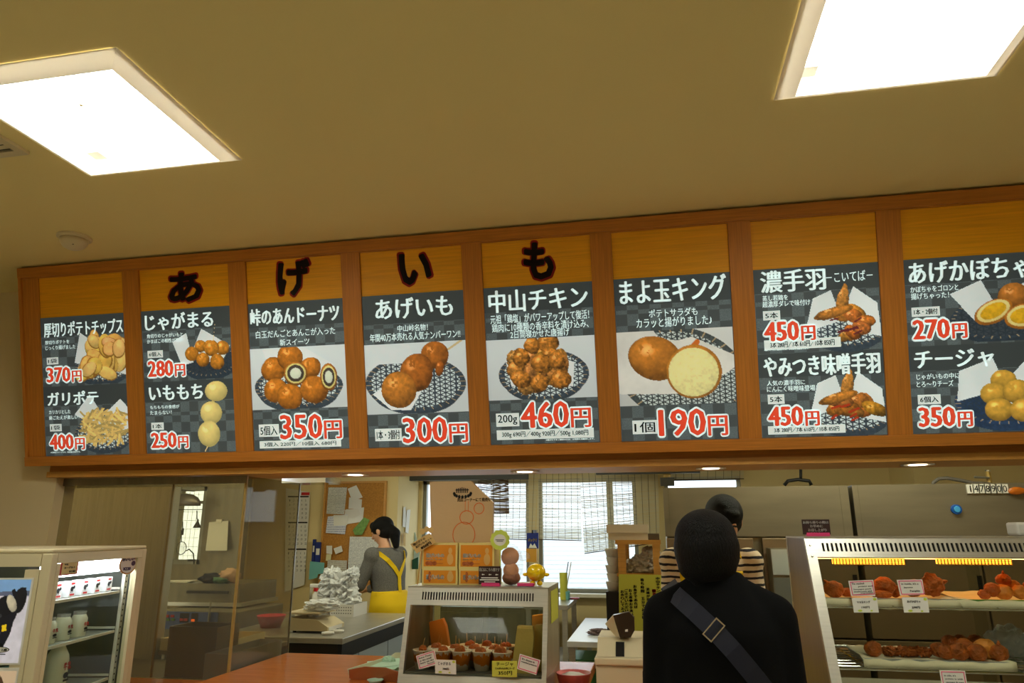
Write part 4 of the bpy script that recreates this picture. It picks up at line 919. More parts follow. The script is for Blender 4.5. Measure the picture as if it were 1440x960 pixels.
# ================================================================== TABLES AND THINGS BY THE WINDOW
def table(name, lab, x0, x1, y0, y1, z, m, leg=.02, und=None):
    t = T(name, lab, 'table', ((x0+x1)/2, (y0+y1)/2, 0))
    MB().use(m).box((x0, y0, z-.035), (x1, y1, z), .003).build('tabletop', parent=t)
    for x in (x0+.03, x1-.03):
        for y in (y0+.03, y1-.03): MB().use(M_steel).box((x-leg, y-leg, 0), (x+leg, y+leg, z-.036)).build('leg', parent=t)
    return t
q = aZ(812, 846, .88)
t = table('steel_table', 'narrow steel table under the window behind the small hot case', -1.05, -.70, 5.9, 6.62, .88, M_steel)
MB().use(M_steel).box((-1.02, 5.92, .45), (-.73, 6.6, .47)).build('shelf', parent=t)
table('white_table', 'low white-topped steel table with a grey cloth in the kitchen gap', -.60, .05, 4.95, 6.25, .75, mat('white_top', (226, 228, 232), .3))
c = aZ(842, 892, .752); b = MB().use(mat('grey_cloth', (110, 92, 92), .9)); b.blob(c+Vector((0, 0, .012)), (.075, .05, .014), .5, 3, 4, 4); b.blob(c+Vector((.01, 0, .028)), (.065, .04, .012), .5, 3, 5, 4)
b.build('folded_cloth', smooth=True, label='crumpled grey-brown cloth on the low white table', cat='cloth')
b = MB().use(mat('green_plastic', (40, 96, 40), .4)); p = aY(826, 925, 5.2); t = T('green_crate', 'dark green plastic crate standing under the low white table', 'crate', (p.x+.03, 5.4, .0))
b.box((p.x-.13, 5.2, .0), (p.x+.2, 5.6, .60)); b.build('body', parent=t); MB().use(M_white).box((p.x-.12, 5.19, .55), (p.x+.19, 5.199, .59)).build('rim_label', parent=t)
t = T('steel_cabinet', 'low steel cabinet against the wall under the left window', 'cabinet', (-1.45, 6.5, 0)); MB().use(M_steeld).box((-1.85, 6.25, 0), (-1.09, 6.88, .82)).build('body', parent=t)
for x in (-1.84, -1.465): MB().use(M_steeld).box((x, 6.235, .1), (x+.365, 6.249, .78)).build('door', parent=t)
# small things on the steel table
for (px, py, nm, m, r, h, lb, ct) in ((793, 822, 'pen_pot', M_ylpap, .035, .12, 'cream pot holding pens at the right edge of the hot case top', 'pot'), (797, 838, 'teal_cup', M_teal, .03, .05, 'small teal cup on the steel table under the window', 'cup')):
    p = aZ(px, 843, .881); t = T(nm, lb, ct, p); z = aY(px, py-17 if nm == 'pen_pot' else py-7, p.y).z-.881
    MB().use(m).lathe([(r*.85, 0), (r, z), (r*.92, z), (r*.8, .01)], p, 20).build('body', parent=t, smooth=False)
    if nm == 'pen_pot':
        for (dx, tx, mm) in ((-.01, .045, M_black), (.01, .07, M_white)): MB().use(mm).tube([p+Vector((dx, 0, .02)), p+Vector((tx, 0, z+.09))], .004).build('pen', parent=t)
p = aZ(806, 842, .881); MB().use(mat('dull_red', (150, 50, 60), .6)).box(p-Vector((.06, .04, 0)), p+Vector((.05, .04, .012)), .003).build('red_notebook', label='small dark red notebook on the steel table under the window', cat='notebook')
# wooden rack with plastic cups, flat boxes and the yellow notice
RY = 4.25
t = T('wooden_rack', 'small open wooden rack carrying a flat white box beside the clerk', 'rack', (aY(898, 808, RY).x, RY+.12, 0))
def wpost(x0, y0, x1, y1, Y, d, nm='post', m=M_woodl, par=None):
    b = MB().use(m); px_box(b, x0, y0, x1, y1, Y, d); return b.build(nm, parent=par)
zb = .0
for (x0, x1, yy) in ((868, 879, RY), (917, 927, RY), (878, 884, RY+.22), (922, 928, RY+.22)):
    a, c = aY(x0, 761, yy), aY(x1, 761, yy); MB().use(M_woodl).box((a.x, yy, 0), (c.x, yy+.03, a.z)).build('post', parent=t)
b = MB().use(M_woodl); px_box(b, 865, 759, 929, 765, RY-.005, .27); b.build('top_board', parent=t)
b = MB().use(M_woodl); px_box(b, 868, 806, 928, 810, RY+.031, .18); b.build('shelf_board', parent=t)
t = T('flat_box', 'flat white cardboard box on top of the wooden rack', 'box', aY(884, 759, RY+.1)); b = MB().use(mat('white_card', (226, 212, 190), .7))
px_box(b, 856, 749, 911, 759, RY, .2); b.build('body', parent=t); b = MB().use(MATS['white_card']); px_box(b, 853, 737, 911, 749, RY-.006, .212); b.build('lid', parent=t)
b = MB().use(mat('dark_box', (90, 76, 60), .6)); px_box(b, 911.5, 750, 927, 759, RY+.02, .15, .003); b.build('small_dark_box', label='small dark box beside the flat white box on the wooden rack', cat='box')
b = MB().use(mat('beige_bag', (196, 186, 170), .5, bump=.8, bscale=25))  # even beige colour for the bags in the rack
for (px, py, r) in ((886, 798, .05), (894, 792, .04), (910, 790, .06), (914, 780, .05), (904, 800, .06), (918, 798, .05)): b.blob(aY(px, py, RY+.12), (r, .07, r*.9), .5, 3, int(px), 4)
b.build('plastic_bag_bundle', kind='stuff', label='bundle of plastic bags inside the wooden rack', cat='plastic bags')
p = aY(867, 832, RY+.03)
for i in range(5):
    z = p.z+i*.045; MB().use(M_white).lathe([(.030, 0), (.042, .05), (.044, .052), (.040, .052), (.028, .004)], (p.x-.02+.006*(i % 2), RY+.08, z), 20).build('foam_cup', smooth=True, label='pale foam cup %s the stack left of the wooden rack' % ['at the bottom of', 'second from the bottom in', 'in the middle of', 'second from the top in', 'on top of'][i], cat='cup', group='stacked foam cups beside the wooden rack')
t = T('cup_stand', 'dark stand below the stacked foam cups', 'stand', (p.x, RY+.08, 0)); MB().use(M_black).box((p.x-.06, RY+.03, 0), (p.x+.03, RY+.14, p.z-.001)).build('body', parent=t)
# the notice
nq = [aY(870, 807, RY-.02), aY(931, 808, RY-.02), aY(929, 905, RY-.02), aY(871, 903, RY-.02)]
t = T('handwritten_notice', 'yellow-green notice with vertical handwriting below the wooden rack', 'notice', (nq[2]+nq[3])/2)
MB().use(M_ylpap).slab(nq, (0, .002, 0)).build('sheet', parent=t)
pl = Plane(nq[0]-Vector((0, .0015, 0)), (1, 0, 0), (0, 0, -1), (nq[1]-nq[0]).length, (nq[0]-nq[3]).length)
for cols_, u, v0, h in (('中山チキン', .86, .04, .045), ('一週間限定', .76, .22, .05), ('混雑が落ちな場合は', .62, .20, .05), ('待ち時間　五分でお渡し', .50, .06, .055), ('お急ぎであれば', .33, .16, .05), ('お土産・お手洗いの間に', .22, .22, .05), ('ご注文いただければ', .12, .22, .05), ('お作りしておきます', .03, .24, .05)):
    b = MB().use(M_ink if u != .76 else M_red)
    for i, ch in enumerate(cols_):
        if ch != '　' and v0+(i+1)*h < .98: text(b, pl, ch, u, u+.075, v0+i*h, v0+i*h+h*.8, 0, .006)
    b.build('handwriting', parent=t)
# ------------------------------------------------------------------ cash register with customer display
t = T('cash_register', 'cream cash register with a tilted brown customer display on a stalk', 'cash register', (-.15, 2.85, CT))
x0, x1 = aY(838, 940, 2.72).x, aY(906, 940, 2.72).x
b = MB().use(M_cream); z1 = aY(870, 936, 2.72).z; b.box((x0, 2.72, CT+.003), (x1, 3.02, z1), .006); b.build('body', parent=t)
b = MB().use(M_cream); z2 = aY(870, 930, 2.715).z; b.box((x0-.004, 2.712, z1+.001), (x1+.004, 3.0, z2+.012), .005); b.build('drawer_lip', parent=t)
b = MB().use(M_cream); zt = aY(870, 896, 2.80).z
b.slab([(x0+.004, 2.73, z2+.013), (x0+.004, 2.80, zt), (x0+.004, 2.99, zt), (x0+.004, 2.99, z2+.013)], (x1-x0-.008, 0, 0)); b.build('sloped_cover', parent=t)
s0, s1 = aY(866, 922, 2.742), aY(878, 902, 2.778)
MB().use(M_dark).slab([(s0.x, 2.735, s0.z), (s1.x, 2.735, s0.z), (s1.x, 2.775, s1.z), (s0.x, 2.775, s1.z)], (0, -.004, 0)).build('slot', parent=t)
p0 = aY(876, 900, 2.83); MB().use(M_beige).slab([aY(869, 920, 2.74), aY(876, 920, 2.74), aY(886, 893, 2.80), aY(877, 891, 2.80)], (0, .03, 0)).build('stalk', parent=t)
dq = [aY(862, 865, 2.77), aY(884, 860, 2.77), aY(892, 868, 2.77), aY(892.5, 886, 2.77), aY(887, 896, 2.77), aY(872, 897, 2.77)]
hb = T('x', 'x', 'x', (0, 0, 0)); bpy.data.objects.remove(hb)
d = MB().use(M_beige).slab([aY(851, 877, 2.80), aY(862, 865, 2.775), aY(872, 897, 2.775), aY(866, 895, 2.80)], (0, .03, 0)).build('display_housing', parent=t)
MB().use(M_brown).slab(dq, (0, .03, 0)).build('display_window', parent=t, label='dark brown display window')
MB().use(M_white).slab([aY(879, 885, 2.768), aY(883, 884.5, 2.768), aY(883, 888, 2.768), aY(879, 888, 2.768)], (0, .001, 0)).build('display_mark', parent=t)
# pink basket, small sign and a yellow toy ball at the bottom edge
p = aZ(807, 968, CT+.002); r = .066
t = T('pink_basket', 'pink round plastic basket on the counter beside the small hot case', 'basket', p)
MB().use(mat('pink_plastic', (232, 120, 116), .4)).lathe([(r*.8, 0), (r, .055), (r*1.04, .058), (r*.97, .058), (r*.76, .006)], p, 28).build('body', parent=t, smooth=True)
MB().use(M_white).blob(p+Vector((0, 0, .045)), (r*.7, r*.7, .012), .4, 3, 2, 3).build('paper_lining', parent=t, smooth=True)
p = aY(888, 968, 2.45); MB().use(M_apr).lathe([(.012, 0), (.022, .012), (.026, .028), (.022, .042), (.008, .05)], (p.x, p.y, CT+.001+.04), 20).build('yellow_ball', smooth=True, label='small yellow ball-shaped ornament at the bottom edge by the register', cat='ornament')
MB().use(M_cream).box((p.x-.03, 2.42, CT+.001), (p.x+.03, 2.48, CT+.0405)).build('ornament_block', label='small cream block under the yellow ball by the register', cat='block')
# ------------------------------------------------------------------ tray with mint napkins left of the small case
p = aZ(535, 945, CT); t = T('serving_tray', 'wood-grained serving tray with cut handles on the counter', 'tray', (p.x, p.y, CT+.001))
q = [aZ(492, 944, CT+.03), aZ(566, 948, CT+.03), aZ(572, 925, CT+.03), aZ(549, 926, CT+.03)]
f = [Vector((v.x, v.y, CT+.004)) for v in q]
MB().use(mat('tray_inside', (214, 214, 180), .5)).slab(f, (0, 0, .004)).build('base', parent=t)
M_trw = mat('tray_wood', (160, 92, 50), .5)
for i in range(4):
    a, c = f[i], f[(i+1) % 4]; n = (c-a).normalized(); o = Vector((n.y, -n.x, 0))*.012
    b = MB().use(M_trw if i == 0 else MATS['tray_inside'])
    b.slab([a+Vector((0, 0, -.003)), c+Vector((0, 0, -.003)), c+o+Vector((0, 0, .035)), a+(c-a)*.7+o+Vector((0, 0, .05 if i in (0, 2) else .036)), a+(c-a)*.3+o+Vector((0, 0, .05 if i in (0, 2) else .036)), a+o+Vector((0, 0, .035))], -o.normalized()*.005); b.build('rim', parent=t)
c = aZ(537, 938, CT+.01); b = MB().use(M_mint)
for j in range(3):
    R = Matrix.Rotation(.3*j, 3, 'Z'); b.slab([R @ Vector(v)+c+Vector((0, 0, .002+j*.004)) for v in ((-.085, -.06, 0), (.085, -.07, .004), (.09, .05, .012), (-.05, .07, .004))], (0, 0, .003))
b.blob(c+Vector((.02, .03, .022)), (.03, .012, .02), .6, 3, 3, 3)
b.build('mint_napkins', kind='stuff', label='mint green paper napkins lying in the serving tray', cat='napkins')
p = aZ(533, 957, CT); t = T('round_dish', 'small round mint dish at the tray\'s near handle', 'dish', (p.x, p.y, CT+.001))
MB().use(M_mint).lathe([(.022, 0), (.034, .012), (.032, .012), (.02, .003)], (p.x, p.y-.04, CT+.001), 24).build('bowl', parent=t, smooth=True)
# ================================================================== HOT CASES
def hot_case(name, lab, x0, x1, yt, yb, yk, zb, zt, band, nslot, sl0, sl1, post=.018, shelves=()):
    """glass fronted case: front leans from y=yb at the foot to y=yt at the head, back at yk"""
    t = T(name, lab, 'display case', ((x0+x1)/2, (yb+yk)/2, zb)); H = zt-zb; zb2 = zb+.075; zl = zt-band
    def fy(z): return yb+(yt-yb)*(z-zb)/H
    MB().use(M_steel).box((x0, yt, zt), (x1, yk, zt+.006)).build('top_panel', parent=t)
    MB().use(M_steel).slab([(x0, fy(zb), zb), (x0, fy(zb2), zb2), (x0, yk, zb2), (x0, yk, zb)], (x1-x0, 0, 0)).build('base', parent=t)
    # upper band around the vent slots
    xs0, xs1 = x0+(x1-x0)*sl0, x0+(x1-x0)*sl1; zs0, zs1 = zl+band*.30, zl+band*.76
    def bandq(a, c, za, zb_, nm, m=M_steel, off=0):
        return MB().use(m).slab([(a, fy(za)+off, za), (c, fy(za)+off, za), (c, fy(zb_)+off, zb_), (a, fy(zb_)+off, zb_)], (0, .004, 0)).build(nm, parent=t)
    bandq(x0+post, x1-post, zl, zs0, 'head_band'); bandq(x0+post, x1-post, zs1, zt, 'head_band'); bandq(x0+post, xs0, zs0, zs1, 'head_band'); bandq(xs1, x1-post, zs0, zs1, 'head_band')
    bandq(xs0, xs1, zs0, zs1, 'vent_backing', M_dark, .006)
    b = MB().use(M_steel); st_ = (xs1-xs0)/nslot
    for i in range(nslot): b.slab([(xs0+i*st_, fy(zs0), zs0), (xs0+(i+.5)*st_, fy(zs0), zs0), (xs0+(i+.5)*st_, fy(zs1), zs1), (xs0+i*st_, fy(zs1), zs1)], (0, .004, 0))
    b.build('vent_slats', parent=t, kind='stuff')
    MB().use(M_steeld).box((x0+post, yt+.006, zl-.004), (x1-post, yk-.003, zl-.001)).build('head_liner', parent=t)
    for x in (x0, x1-post): MB().use(M_steel).slab([(x, fy(zb2), zb2), (x, fy(zb2)+.022, zb2), (x, fy(zt)+.022, zt), (x, fy(zt), zt)], (post, 0, 0)).build('front_post', parent=t)
    for x in (x0, x1-post): MB().use(M_steel).box((x, yk-.02, zb2), (x+post, yk, zt)).build('rear_post', parent=t)
    MB().use(M_gcase).slab([(x0+post, fy(zb2)+.008, zb2), (x1-post, fy(zb2)+.008, zb2), (x1-post, fy(zl)+.008, zl), (x0+post, fy(zl)+.008, zl)], (0, .004, 0)).build('front_glass', parent=t)
    xm = (x0+x1)/2
    for a, c, o in ((x0+post, xm+.02, .012), (xm-.02, x1-post, .006)): MB().use(M_gcase).box((a, yk-o, zb2), (c, yk-o+.003, zl-.005)).build('rear_glass', parent=t)
    MB().use(mat('case_fill', (255, 190, 110), .5, emit=CASE_FILL)).box((x0+.06, (yt+yk)/2-.012, zl-.012), (x1-.06, (yt+yk)/2+.012, zl-.0045)).build('added_lamp', parent=t)  # lamp strip added under the head to brighten the case inside
    return t, fy, zb2, zl
CX0, CX1 = aY(574, 826, 2.8).x, aY(771, 827, 2.8).x; CZT = aY(670, 827, 2.8).z
caseA, fyA, zA, zlA = hot_case('small_hot_case', 'small steel hot case with paper cups of snacks, left of the register', CX0, CX1, 2.80, 2.70, 3.10, CT+.002, CZT, .062, 40, .10, .90)
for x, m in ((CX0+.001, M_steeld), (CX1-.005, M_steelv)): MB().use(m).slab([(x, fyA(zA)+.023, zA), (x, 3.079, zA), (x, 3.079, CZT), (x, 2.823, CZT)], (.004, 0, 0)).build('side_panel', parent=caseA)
# yellow notice taped to the right flank
MB().use(M_ylpap).box((CX1+.0005, 2.86, zA+.17), (CX1+.002, 3.06, CZT-.012)).build('flank_notice', label='yellow-green handwritten notice on the right flank of the small hot case', cat='notice')
MB().use(mat('wire', (150, 146, 138), .3, metal=.8)).box((CX0+.02, 2.74, zA+.001), (CX1-.02, 3.06, zA+.006)).build('cup_shelf', parent=caseA)
# cups
M_cup = two_tone('cup_print', (236, 226, 204), (226, 138, 30), 'band', .6, z0=.050, z1=.080)
fl = zA+.0065; Rc = np.random.RandomState(3)
def cup(i, x, y, lab, n):
    t = T('snack_cup', lab, 'cup', (x, y, fl))
    MB().use(M_cup).lathe([(.026, 0), (.036, .064), (.0385, .066), (.0385, .069), (.034, .067), (.025, .003)], (x, y, fl), 24).build('cup', parent=t, smooth=True)
    b = MB().use(M_fry)
    b.lathe([(.031, .052), (.010, .058)], (x, y, fl), 14)
    b.build('filling', parent=t)
    for k in range(n):
        a = Rc.rand()*6.28; d = .016*(k > 0); MB().use(M_fry).blob((x+d*math.cos(a), y+d*math.sin(a), fl+.066+.004*Rc.rand()), (.015, .014, .014 if n < 3 else .018), .2, 2.5, i*7+k, 3).build('snack', parent=t, smooth=True)
    MB().use(M_woodl).tube([(x-.008, y+.01, fl+.06), (x-.014+.02*Rc.rand(), y+.012, fl+.108)], .0012, 6).build('pick', parent=t)
fr = [594.5, 621, 649, 677.5, 706.5]; yf = 2.80; xs_f = [aY(p, 908, yf).x for p in fr]
labs = ['leftmost in the front row, behind the tilted English card', 'second from the left in the front row, behind the white price card', 'middle of the front row, with one tall dark brown lump', 'second from the right in the front row', 'rightmost in the front row, behind the yellow price card']
for i, x in enumerate(xs_f): cup(i, x, yf+.005*(i % 2), 'paper snack cup '+labs[i], 2+(i in (2, 4)))
for i in range(4): cup(10+i, (xs_f[i]+xs_f[i+1])/2, yf+.075, 'orange and white paper snack cup in the second row, %s' % ['farthest left', 'second from the left', 'third from the left', 'beside the paper bags'][i], 2)
for i in range(3): cup(20+i, xs_f[i+2]-.01, yf+.15, 'orange and white paper snack cup at the very back, %s' % ['left of three', 'middle of three', 'right of three'][i], 2+(i == 1))
def paper_bag(lab, x, y, z, w, h, d, tilt, m):
    M = Matrix.Translation((x, y, z)) @ Matrix.Rotation(tilt, 4, 'Y'); b = MB(M).use(m)
    b.slab([(-w/2, 0, 0), (w/2, 0, 0), (w/2*.96, 0, h*.8), (w/2*.7, 0, h), (-w/2*.85, 0, h*.97)], (0, d, 0)); o = b.build('paper_bag', label=lab, cat='paper bag'); return o
paper_bag('orange paper bag leaning at the left inside the small hot case', xs_f[0]+.02, 2.995, fl, .075, .155, .03, -.18, mat('orange_kraft', (214, 140, 60), .7, bump=.3, bscale=20))
M_kr2 = mat('olive_kraft', (196, 170, 90), .75, bump=.5, bscale=22)
paper_bag('tall creased yellow paper bag at the right inside the small hot case', aY(733, 930, 2.79).x, 2.775, fl, .072, .165, .035, .12, M_kr2)
paper_bag('narrow yellow paper bag against the right side of the small hot case', aY(757, 930, 2.81).x, 2.82, fl, .045, .165, .04, .04, M_kr2)
paper_bag('pale paper bag at the back right of the small hot case', aY(757, 900, 2.95).x, 2.96, fl, .06, .185, .03, .0, M_kraft)
# label cards on the case fronts
def card(lab, corners, Y, frame, lines, m=M_paper, fmt='en', nm='label_card', sc=1):
    q = [aY(px, py, Y) for px, py in corners]; c = (q[0]+q[1]+q[2]+q[3])/4
    t = T(nm, lab, 'card', ((q[2]+q[3])/2)); MB().use(m).slab(q, (0, .0015, 0)).build('card', parent=t)
    pl = Plane(q[0]-Vector((0, .0008, 0)), q[1]-q[0], q[3]-q[0], (q[1]-q[0]).length, (q[3]-q[0]).length)
    if frame:
        b = MB().use(M_pink)
        for r in ((.05, .95, .06, .11), (.05, .95, .89, .94), (.05, .08, .11, .89), (.92, .95, .11, .89)): rect(b, pl, *r, 0)
        b.build('border', parent=t)
    for (s_, u0, u1, v0, v1) in lines:
        b = MB().use(M_ink); text(b, pl, s_, u0, u1, v0, v1, .0004, .004); b.build('lettering', parent=t)
    return t, pl
def potato_marks(t, pl):
    b = MB().use(mat('lime_print', (200, 214, 70), .6)); disc(b, pl, .9, .12, .07, .09, .0004); disc(b, pl, .25, .88, .09, .07, .0004); disc(b, pl, .7, .9, .05, .05, .0004); b.build('leaf_print', parent=t)
YA = 2.692
card('white card with pink frame and English text at the left of the small case', [(585, 922), (611, 913.5), (615, 934), (589.5, 941)], YA, 1, [('Butter Potato', .12, .8, .18, .30), ('in the small', .14, .75, .38, .50), ('beans can also', .14, .85, .56, .68), ('lunch', .5, .85, .74, .85)])
t, pl = card('white price card for the buttered potato snack on the small case', [(612, 927), (641, 928), (641.5, 948), (612, 946.5)], YA-.002, 0, [('じゃがまる', .15, .75, .14, .38), ('280円', .36, .66, .56, .72)]); potato_marks(t, pl)
card('yellow price card reading 350 yen on the small case', [(692, 929), (727, 929), (727, 952), (692, 951)], YA-.002, 0, [('チージャ', .17, .85, .08, .32), ('じゃがいもの中にチーズ', .14, .9, .40, .54), ('350円', .25, .8, .64, .90)], m=M_ylpap)
card('white card with pink frame and English text at the right of the small case', [(731, 919), (760, 928), (754, 949), (727, 940)], YA-.003, 1, [('It\'s cheese in', .15, .75, .18, .32), ('rounded potatoes', .13, .88, .38, .52)])
# ------------------------------------------------------------------ things on top of the small case
TZ = CZT+.007
def giftbox(lab, x0, y0, x1, y1, Y, d, big, z0=None):
    a, c = aY(x0, y1, Y), aY(x1, y0, Y); z0 = TZ if z0 is None else z0
    t = T('gift_box', lab, 'box', ((a.x+c.x)/2, Y+d/2, z0)); h = c.z-a.z
    MB().use(mat('box_cream', (232, 208, 130), .6)).box((a.x, Y, z0), (c.x, Y+d, z0+h)).build('carton', parent=t)
    pl = Plane((a.x, Y, z0+h), (1, 0, 0), (0, 0, -1), c.x-a.x, h)
    b = MB().use(M_orange); rect(b, pl, .05, .95, .08, .90, .0006); b.build('front_print', parent=t)
    b = MB().use(M_paper); text(b, pl, '揚げいもの', .12, .62, .40 if big else .34, .56 if big else .66, .0012, .008)
    if big: text(b, pl, 'おかしセット', .12, .60, .60, .66, .0012, .003)
    b.build('lettering', parent=t)
    b = MB().use(M_fry)
    if big:
        for i in range(3): disc(b, pl, .16+.10*i, .78, .065, .085, .0012+.0002*i)
        rect(b, pl, .42, .60, .78, .80, .0012)
    else:
        for i in range(3): disc(b, pl, .22+.0*i, .28+.2*i, .035, .14, .0012+.0002*i)
    b.build('snack_print', parent=t)
    b = MB().use(mat('pale_print_ball', (228, 176, 100), .6)); disc(b, pl, .80, .62 if big else .5, .09, .22 if big else .3, .0013, 24); disc(b, pl, .80, .30 if big else .22, .055, .12, .0015, 20); b.build('picture_print', parent=t); return z0+h
z_ = giftbox('small orange gift box at the bottom left of the four on the case', 593, 801, 643.5, 822.5, 2.86, .13, 0)
giftbox('large orange gift box standing on the bottom left one', 593, 764, 643.5, 800.5, 2.86, .13, 1, z_+.0005)
z_ = giftbox('small orange gift box at the bottom right behind the dark exit sign', 645, 801, 696, 822.5, 2.86, .13, 0)
giftbox('large orange gift box standing on the bottom right one', 645, 763.5, 695, 800.5, 2.86, .13, 1, z_+.0005)
# printed carrier bag hung behind the boxes
BY = 3.02
bq = [(604, 677), (662, 676), (693, 706), (692, 768), (690, 822), (608, 822)]
t = T('carrier_bag', 'tan paper carrier bag with a crest and faint orange drawing, upright behind the boxes', 'bag', aY(648, 822, BY)); t.location.z = TZ; WL[t.name] = Vector(t.location)
MB().use(mat('tan_bag', (206, 172, 128), .5, bump=.5, bscale=14)).slab([Vector((v.x, v.y, max(v.z, TZ+.001))) for v in [aY(*p, BY) for p in bq]], (0, .03, 0)).build('front', parent=t)
pl = Plane(aY(604, 677, BY)-Vector((0, .001, 0)), (1, 0, 0), (0, 0, -1), (aY(693, 677, BY)-aY(604, 677, BY)).x, aY(604, 677, BY).z-aY(604, 765, BY).z)
b = MB().use(M_ink)
for i in range(9):
    a = math.pi*(i/8); disc(b, pl, .53+.13*math.cos(a+math.pi), .20-.0*a+.055*math.sin(a), .022, .028, .0006, 8)
for i in range(7): rect(b, pl, .43+i*.028, .445+i*.028, .10+.02*abs(i-3)/3, .19, .0006)
rect(b, pl, .42, .63, .135, .15, .0006); b.build('crest_print', parent=t)
b = MB().use(M_brown); text(b, pl, '売店コーナーにて発売中', .45, .97, .27, .33, .0006, .001); b.build('caption_print', parent=t)
b = MB().use(mat('orange_line', (226, 110, 40), .6))
def outline(cx, cy, rx, ry, w=.012, n=24, a0=0, a1=6.2832):
    for i in range(n):
        a, c = a0+(a1-a0)*i/n, a0+(a1-a0)*(i+1)/n
        b.add([pl.p(cx+(rx+s*w)*math.cos(k), cy+(ry+s*w)*math.sin(k), .0006) for k, s in ((a, 0), (c, 0), (c, 1), (a, 1))], [(0, 1, 2, 3)])
outline(.79, .44, .07, .08); outline(.60, .58, .10, .10); outline(.56, .85, .165, .19)
for s_ in (-1, 1): rect(b, pl, .60+s_*.025-.004, .60+s_*.025+.004, .32, .49)
b.build('snack_outline_print', parent=t)
# price sign on a stick, scalloped badge
t = T('price_placard', 'tilted kraft placard reading 850 yen left of the gift boxes', 'sign', aY(592, 822, 2.9)); t.location.z = TZ; WL[t.name] = Vector(t.location)
q = [aY(577, 765, 2.85), aY(604, 749, 2.85), aY(613, 762, 2.85), aY(586, 778, 2.85)]
MB().use(mat('kraft_card', (214, 176, 112), .7)).slab(q, (0, .003, 0)).build('card', parent=t)
b = MB().use(MATS['kraft_card'])
for dx, dy in ((594, 747), (600, 744), (606, 745)): b.blob(aY(dx, dy, 2.853), (.012, .0015, .012), 0, 1, 0, 2)
b.build('cloud_cutout', parent=t, smooth=False, kind='stuff')
pl = Plane(q[0]-Vector((0, .001, 0)), q[1]-q[0], q[3]-q[0], (q[1]-q[0]).length, (q[3]-q[0]).length); b = MB().use(M_ink)
text(b, pl, '揚げポテの', .08, .7, .08, .32, .0005, .004); text(b, pl, 'あげいもセット', .12, .95, .38, .60, .0005, .004); text(b, pl, '850円', .3, .8, .68, .94, .0005, .012); b.build('lettering', parent=t)
MB().use(M_woodl).tube([(aY(589, 777, 2.86).x, 2.855, TZ), aY(594, 765, 2.855)], .002, 6).build('stick', parent=t)
t = T('scalloped_badge', 'lime green scalloped badge with a white centre above the wrapped doll', 'badge', aY(702, 772, 2.85)); c = aY(703, 759, 2.85)
b = MB().use(M_lime); b.slab([c+Vector((math.cos(i*math.pi/30)*(.036+.004*abs(math.sin(i*math.pi/30*5.5))), 0, math.sin(i*math.pi/30)*(.036+.004*abs(math.sin(i*math.pi/30*5.5))))) for i in range(60)], (0, .003, 0)); b.build('badge', parent=t)
b = MB().use(M_paper); b.slab([c+Vector((math.cos(i*.3142)*.025, -.0012, math.sin(i*.3142)*.022)) for i in range(20)], (0, .001, 0)); b.build('centre', parent=t)
pl = Plane(c+Vector((-.022, -.0018, .003)), (1, 0, 0), (0, 0, -1), .044, .012); b = MB().use(M_ink)
for r in range(2): rect(b, pl, .1+.1*r, .9-.1*r, .1+.45*r, .3+.45*r, 0)
b.build('small_print', parent=t)
MB().use(M_lime).tube([c+Vector((0, .004, -.03)), (c.x, c.y+.004, TZ)], .0015, 6).build('stick', parent=t)
# wrapped snack doll (plain dumplings in film), yellow ball ornament, dark signs
p = aZ(719, 822, TZ); t = T('wrapped_snack_doll', 'stack of two brown dumpling-shaped plush balls wrapped in clear film', 'plush toy', (p.x, 2.90, TZ))
x = aY(719, 800, 2.9).x; M_pl = mat('plush_tan', (214, 144, 92), .8, bump=.3, bscale=120); M_pb = mat('plush_brown', (160, 92, 48), .85, bump=.3, bscale=120)
MB().use(M_pb).blob((x, 2.9, TZ+.028), (.036, .03, .028), .06, 3, 1, 4).build('skirt', parent=t, smooth=True)
MB().use(M_pl).blob((x, 2.895, TZ+.055), (.031, .027, .032), .05, 2, 2, 4).build('lower_ball', parent=t, smooth=True)
MB().use(M_pl).blob((x-.004, 2.895, TZ+.108), (.036, .03, .035), .06, 2, 3, 4).build('upper_ball', parent=t, smooth=True)
b = MB().use(M_clear); b.use(mat('thin_film', (230, 230, 230), .1, alpha=.14, bump=.8, bscale=30)); b.blob((x+.002, 2.895, TZ+.075), (.047, .038, .082), .12, 3, 5, 4); b.blob((x+.05, 2.9, TZ+.11), (.026, .008, .018), .3, 3, 6, 3); b.build('clear_wrap', parent=t, kind='stuff', smooth=True)
c = aY(754, 807, 2.87); t = T('yellow_ball_ornament', 'round glossy yellow ornament with stub arms and feet on the case top', 'ornament', (c.x, 2.87, TZ))
M_yg = mat('glossy_yellow', (250, 206, 0), .25, coat=.4)
MB().use(M_yg).blob((c.x, 2.87, TZ+.050), (.037, .034, .033), 0, 1, 0, 4).build('ball', parent=t, smooth=True)
for s_ in (-1, 1):
    MB().use(M_yg).blob((c.x+s_*.041, 2.865, TZ+.042), (.012, .008, .007), 0, 1, 0, 3).build('arm', parent=t, smooth=True); MB().use(M_yg).blob((c.x+s_*.014, 2.868, TZ+.010), (.011, .012, .0098), 0, 1, 0, 3).build('foot', parent=t, smooth=True)
MB().use(M_pink).box((aY(728, 820, 2.84).x, 2.826, TZ+.0005), (aY(751, 820, 2.84).x, 2.852, TZ+.012), .002).build('pink_stand', label='low hot pink stand in front of the yellow ornament', cat='stand')
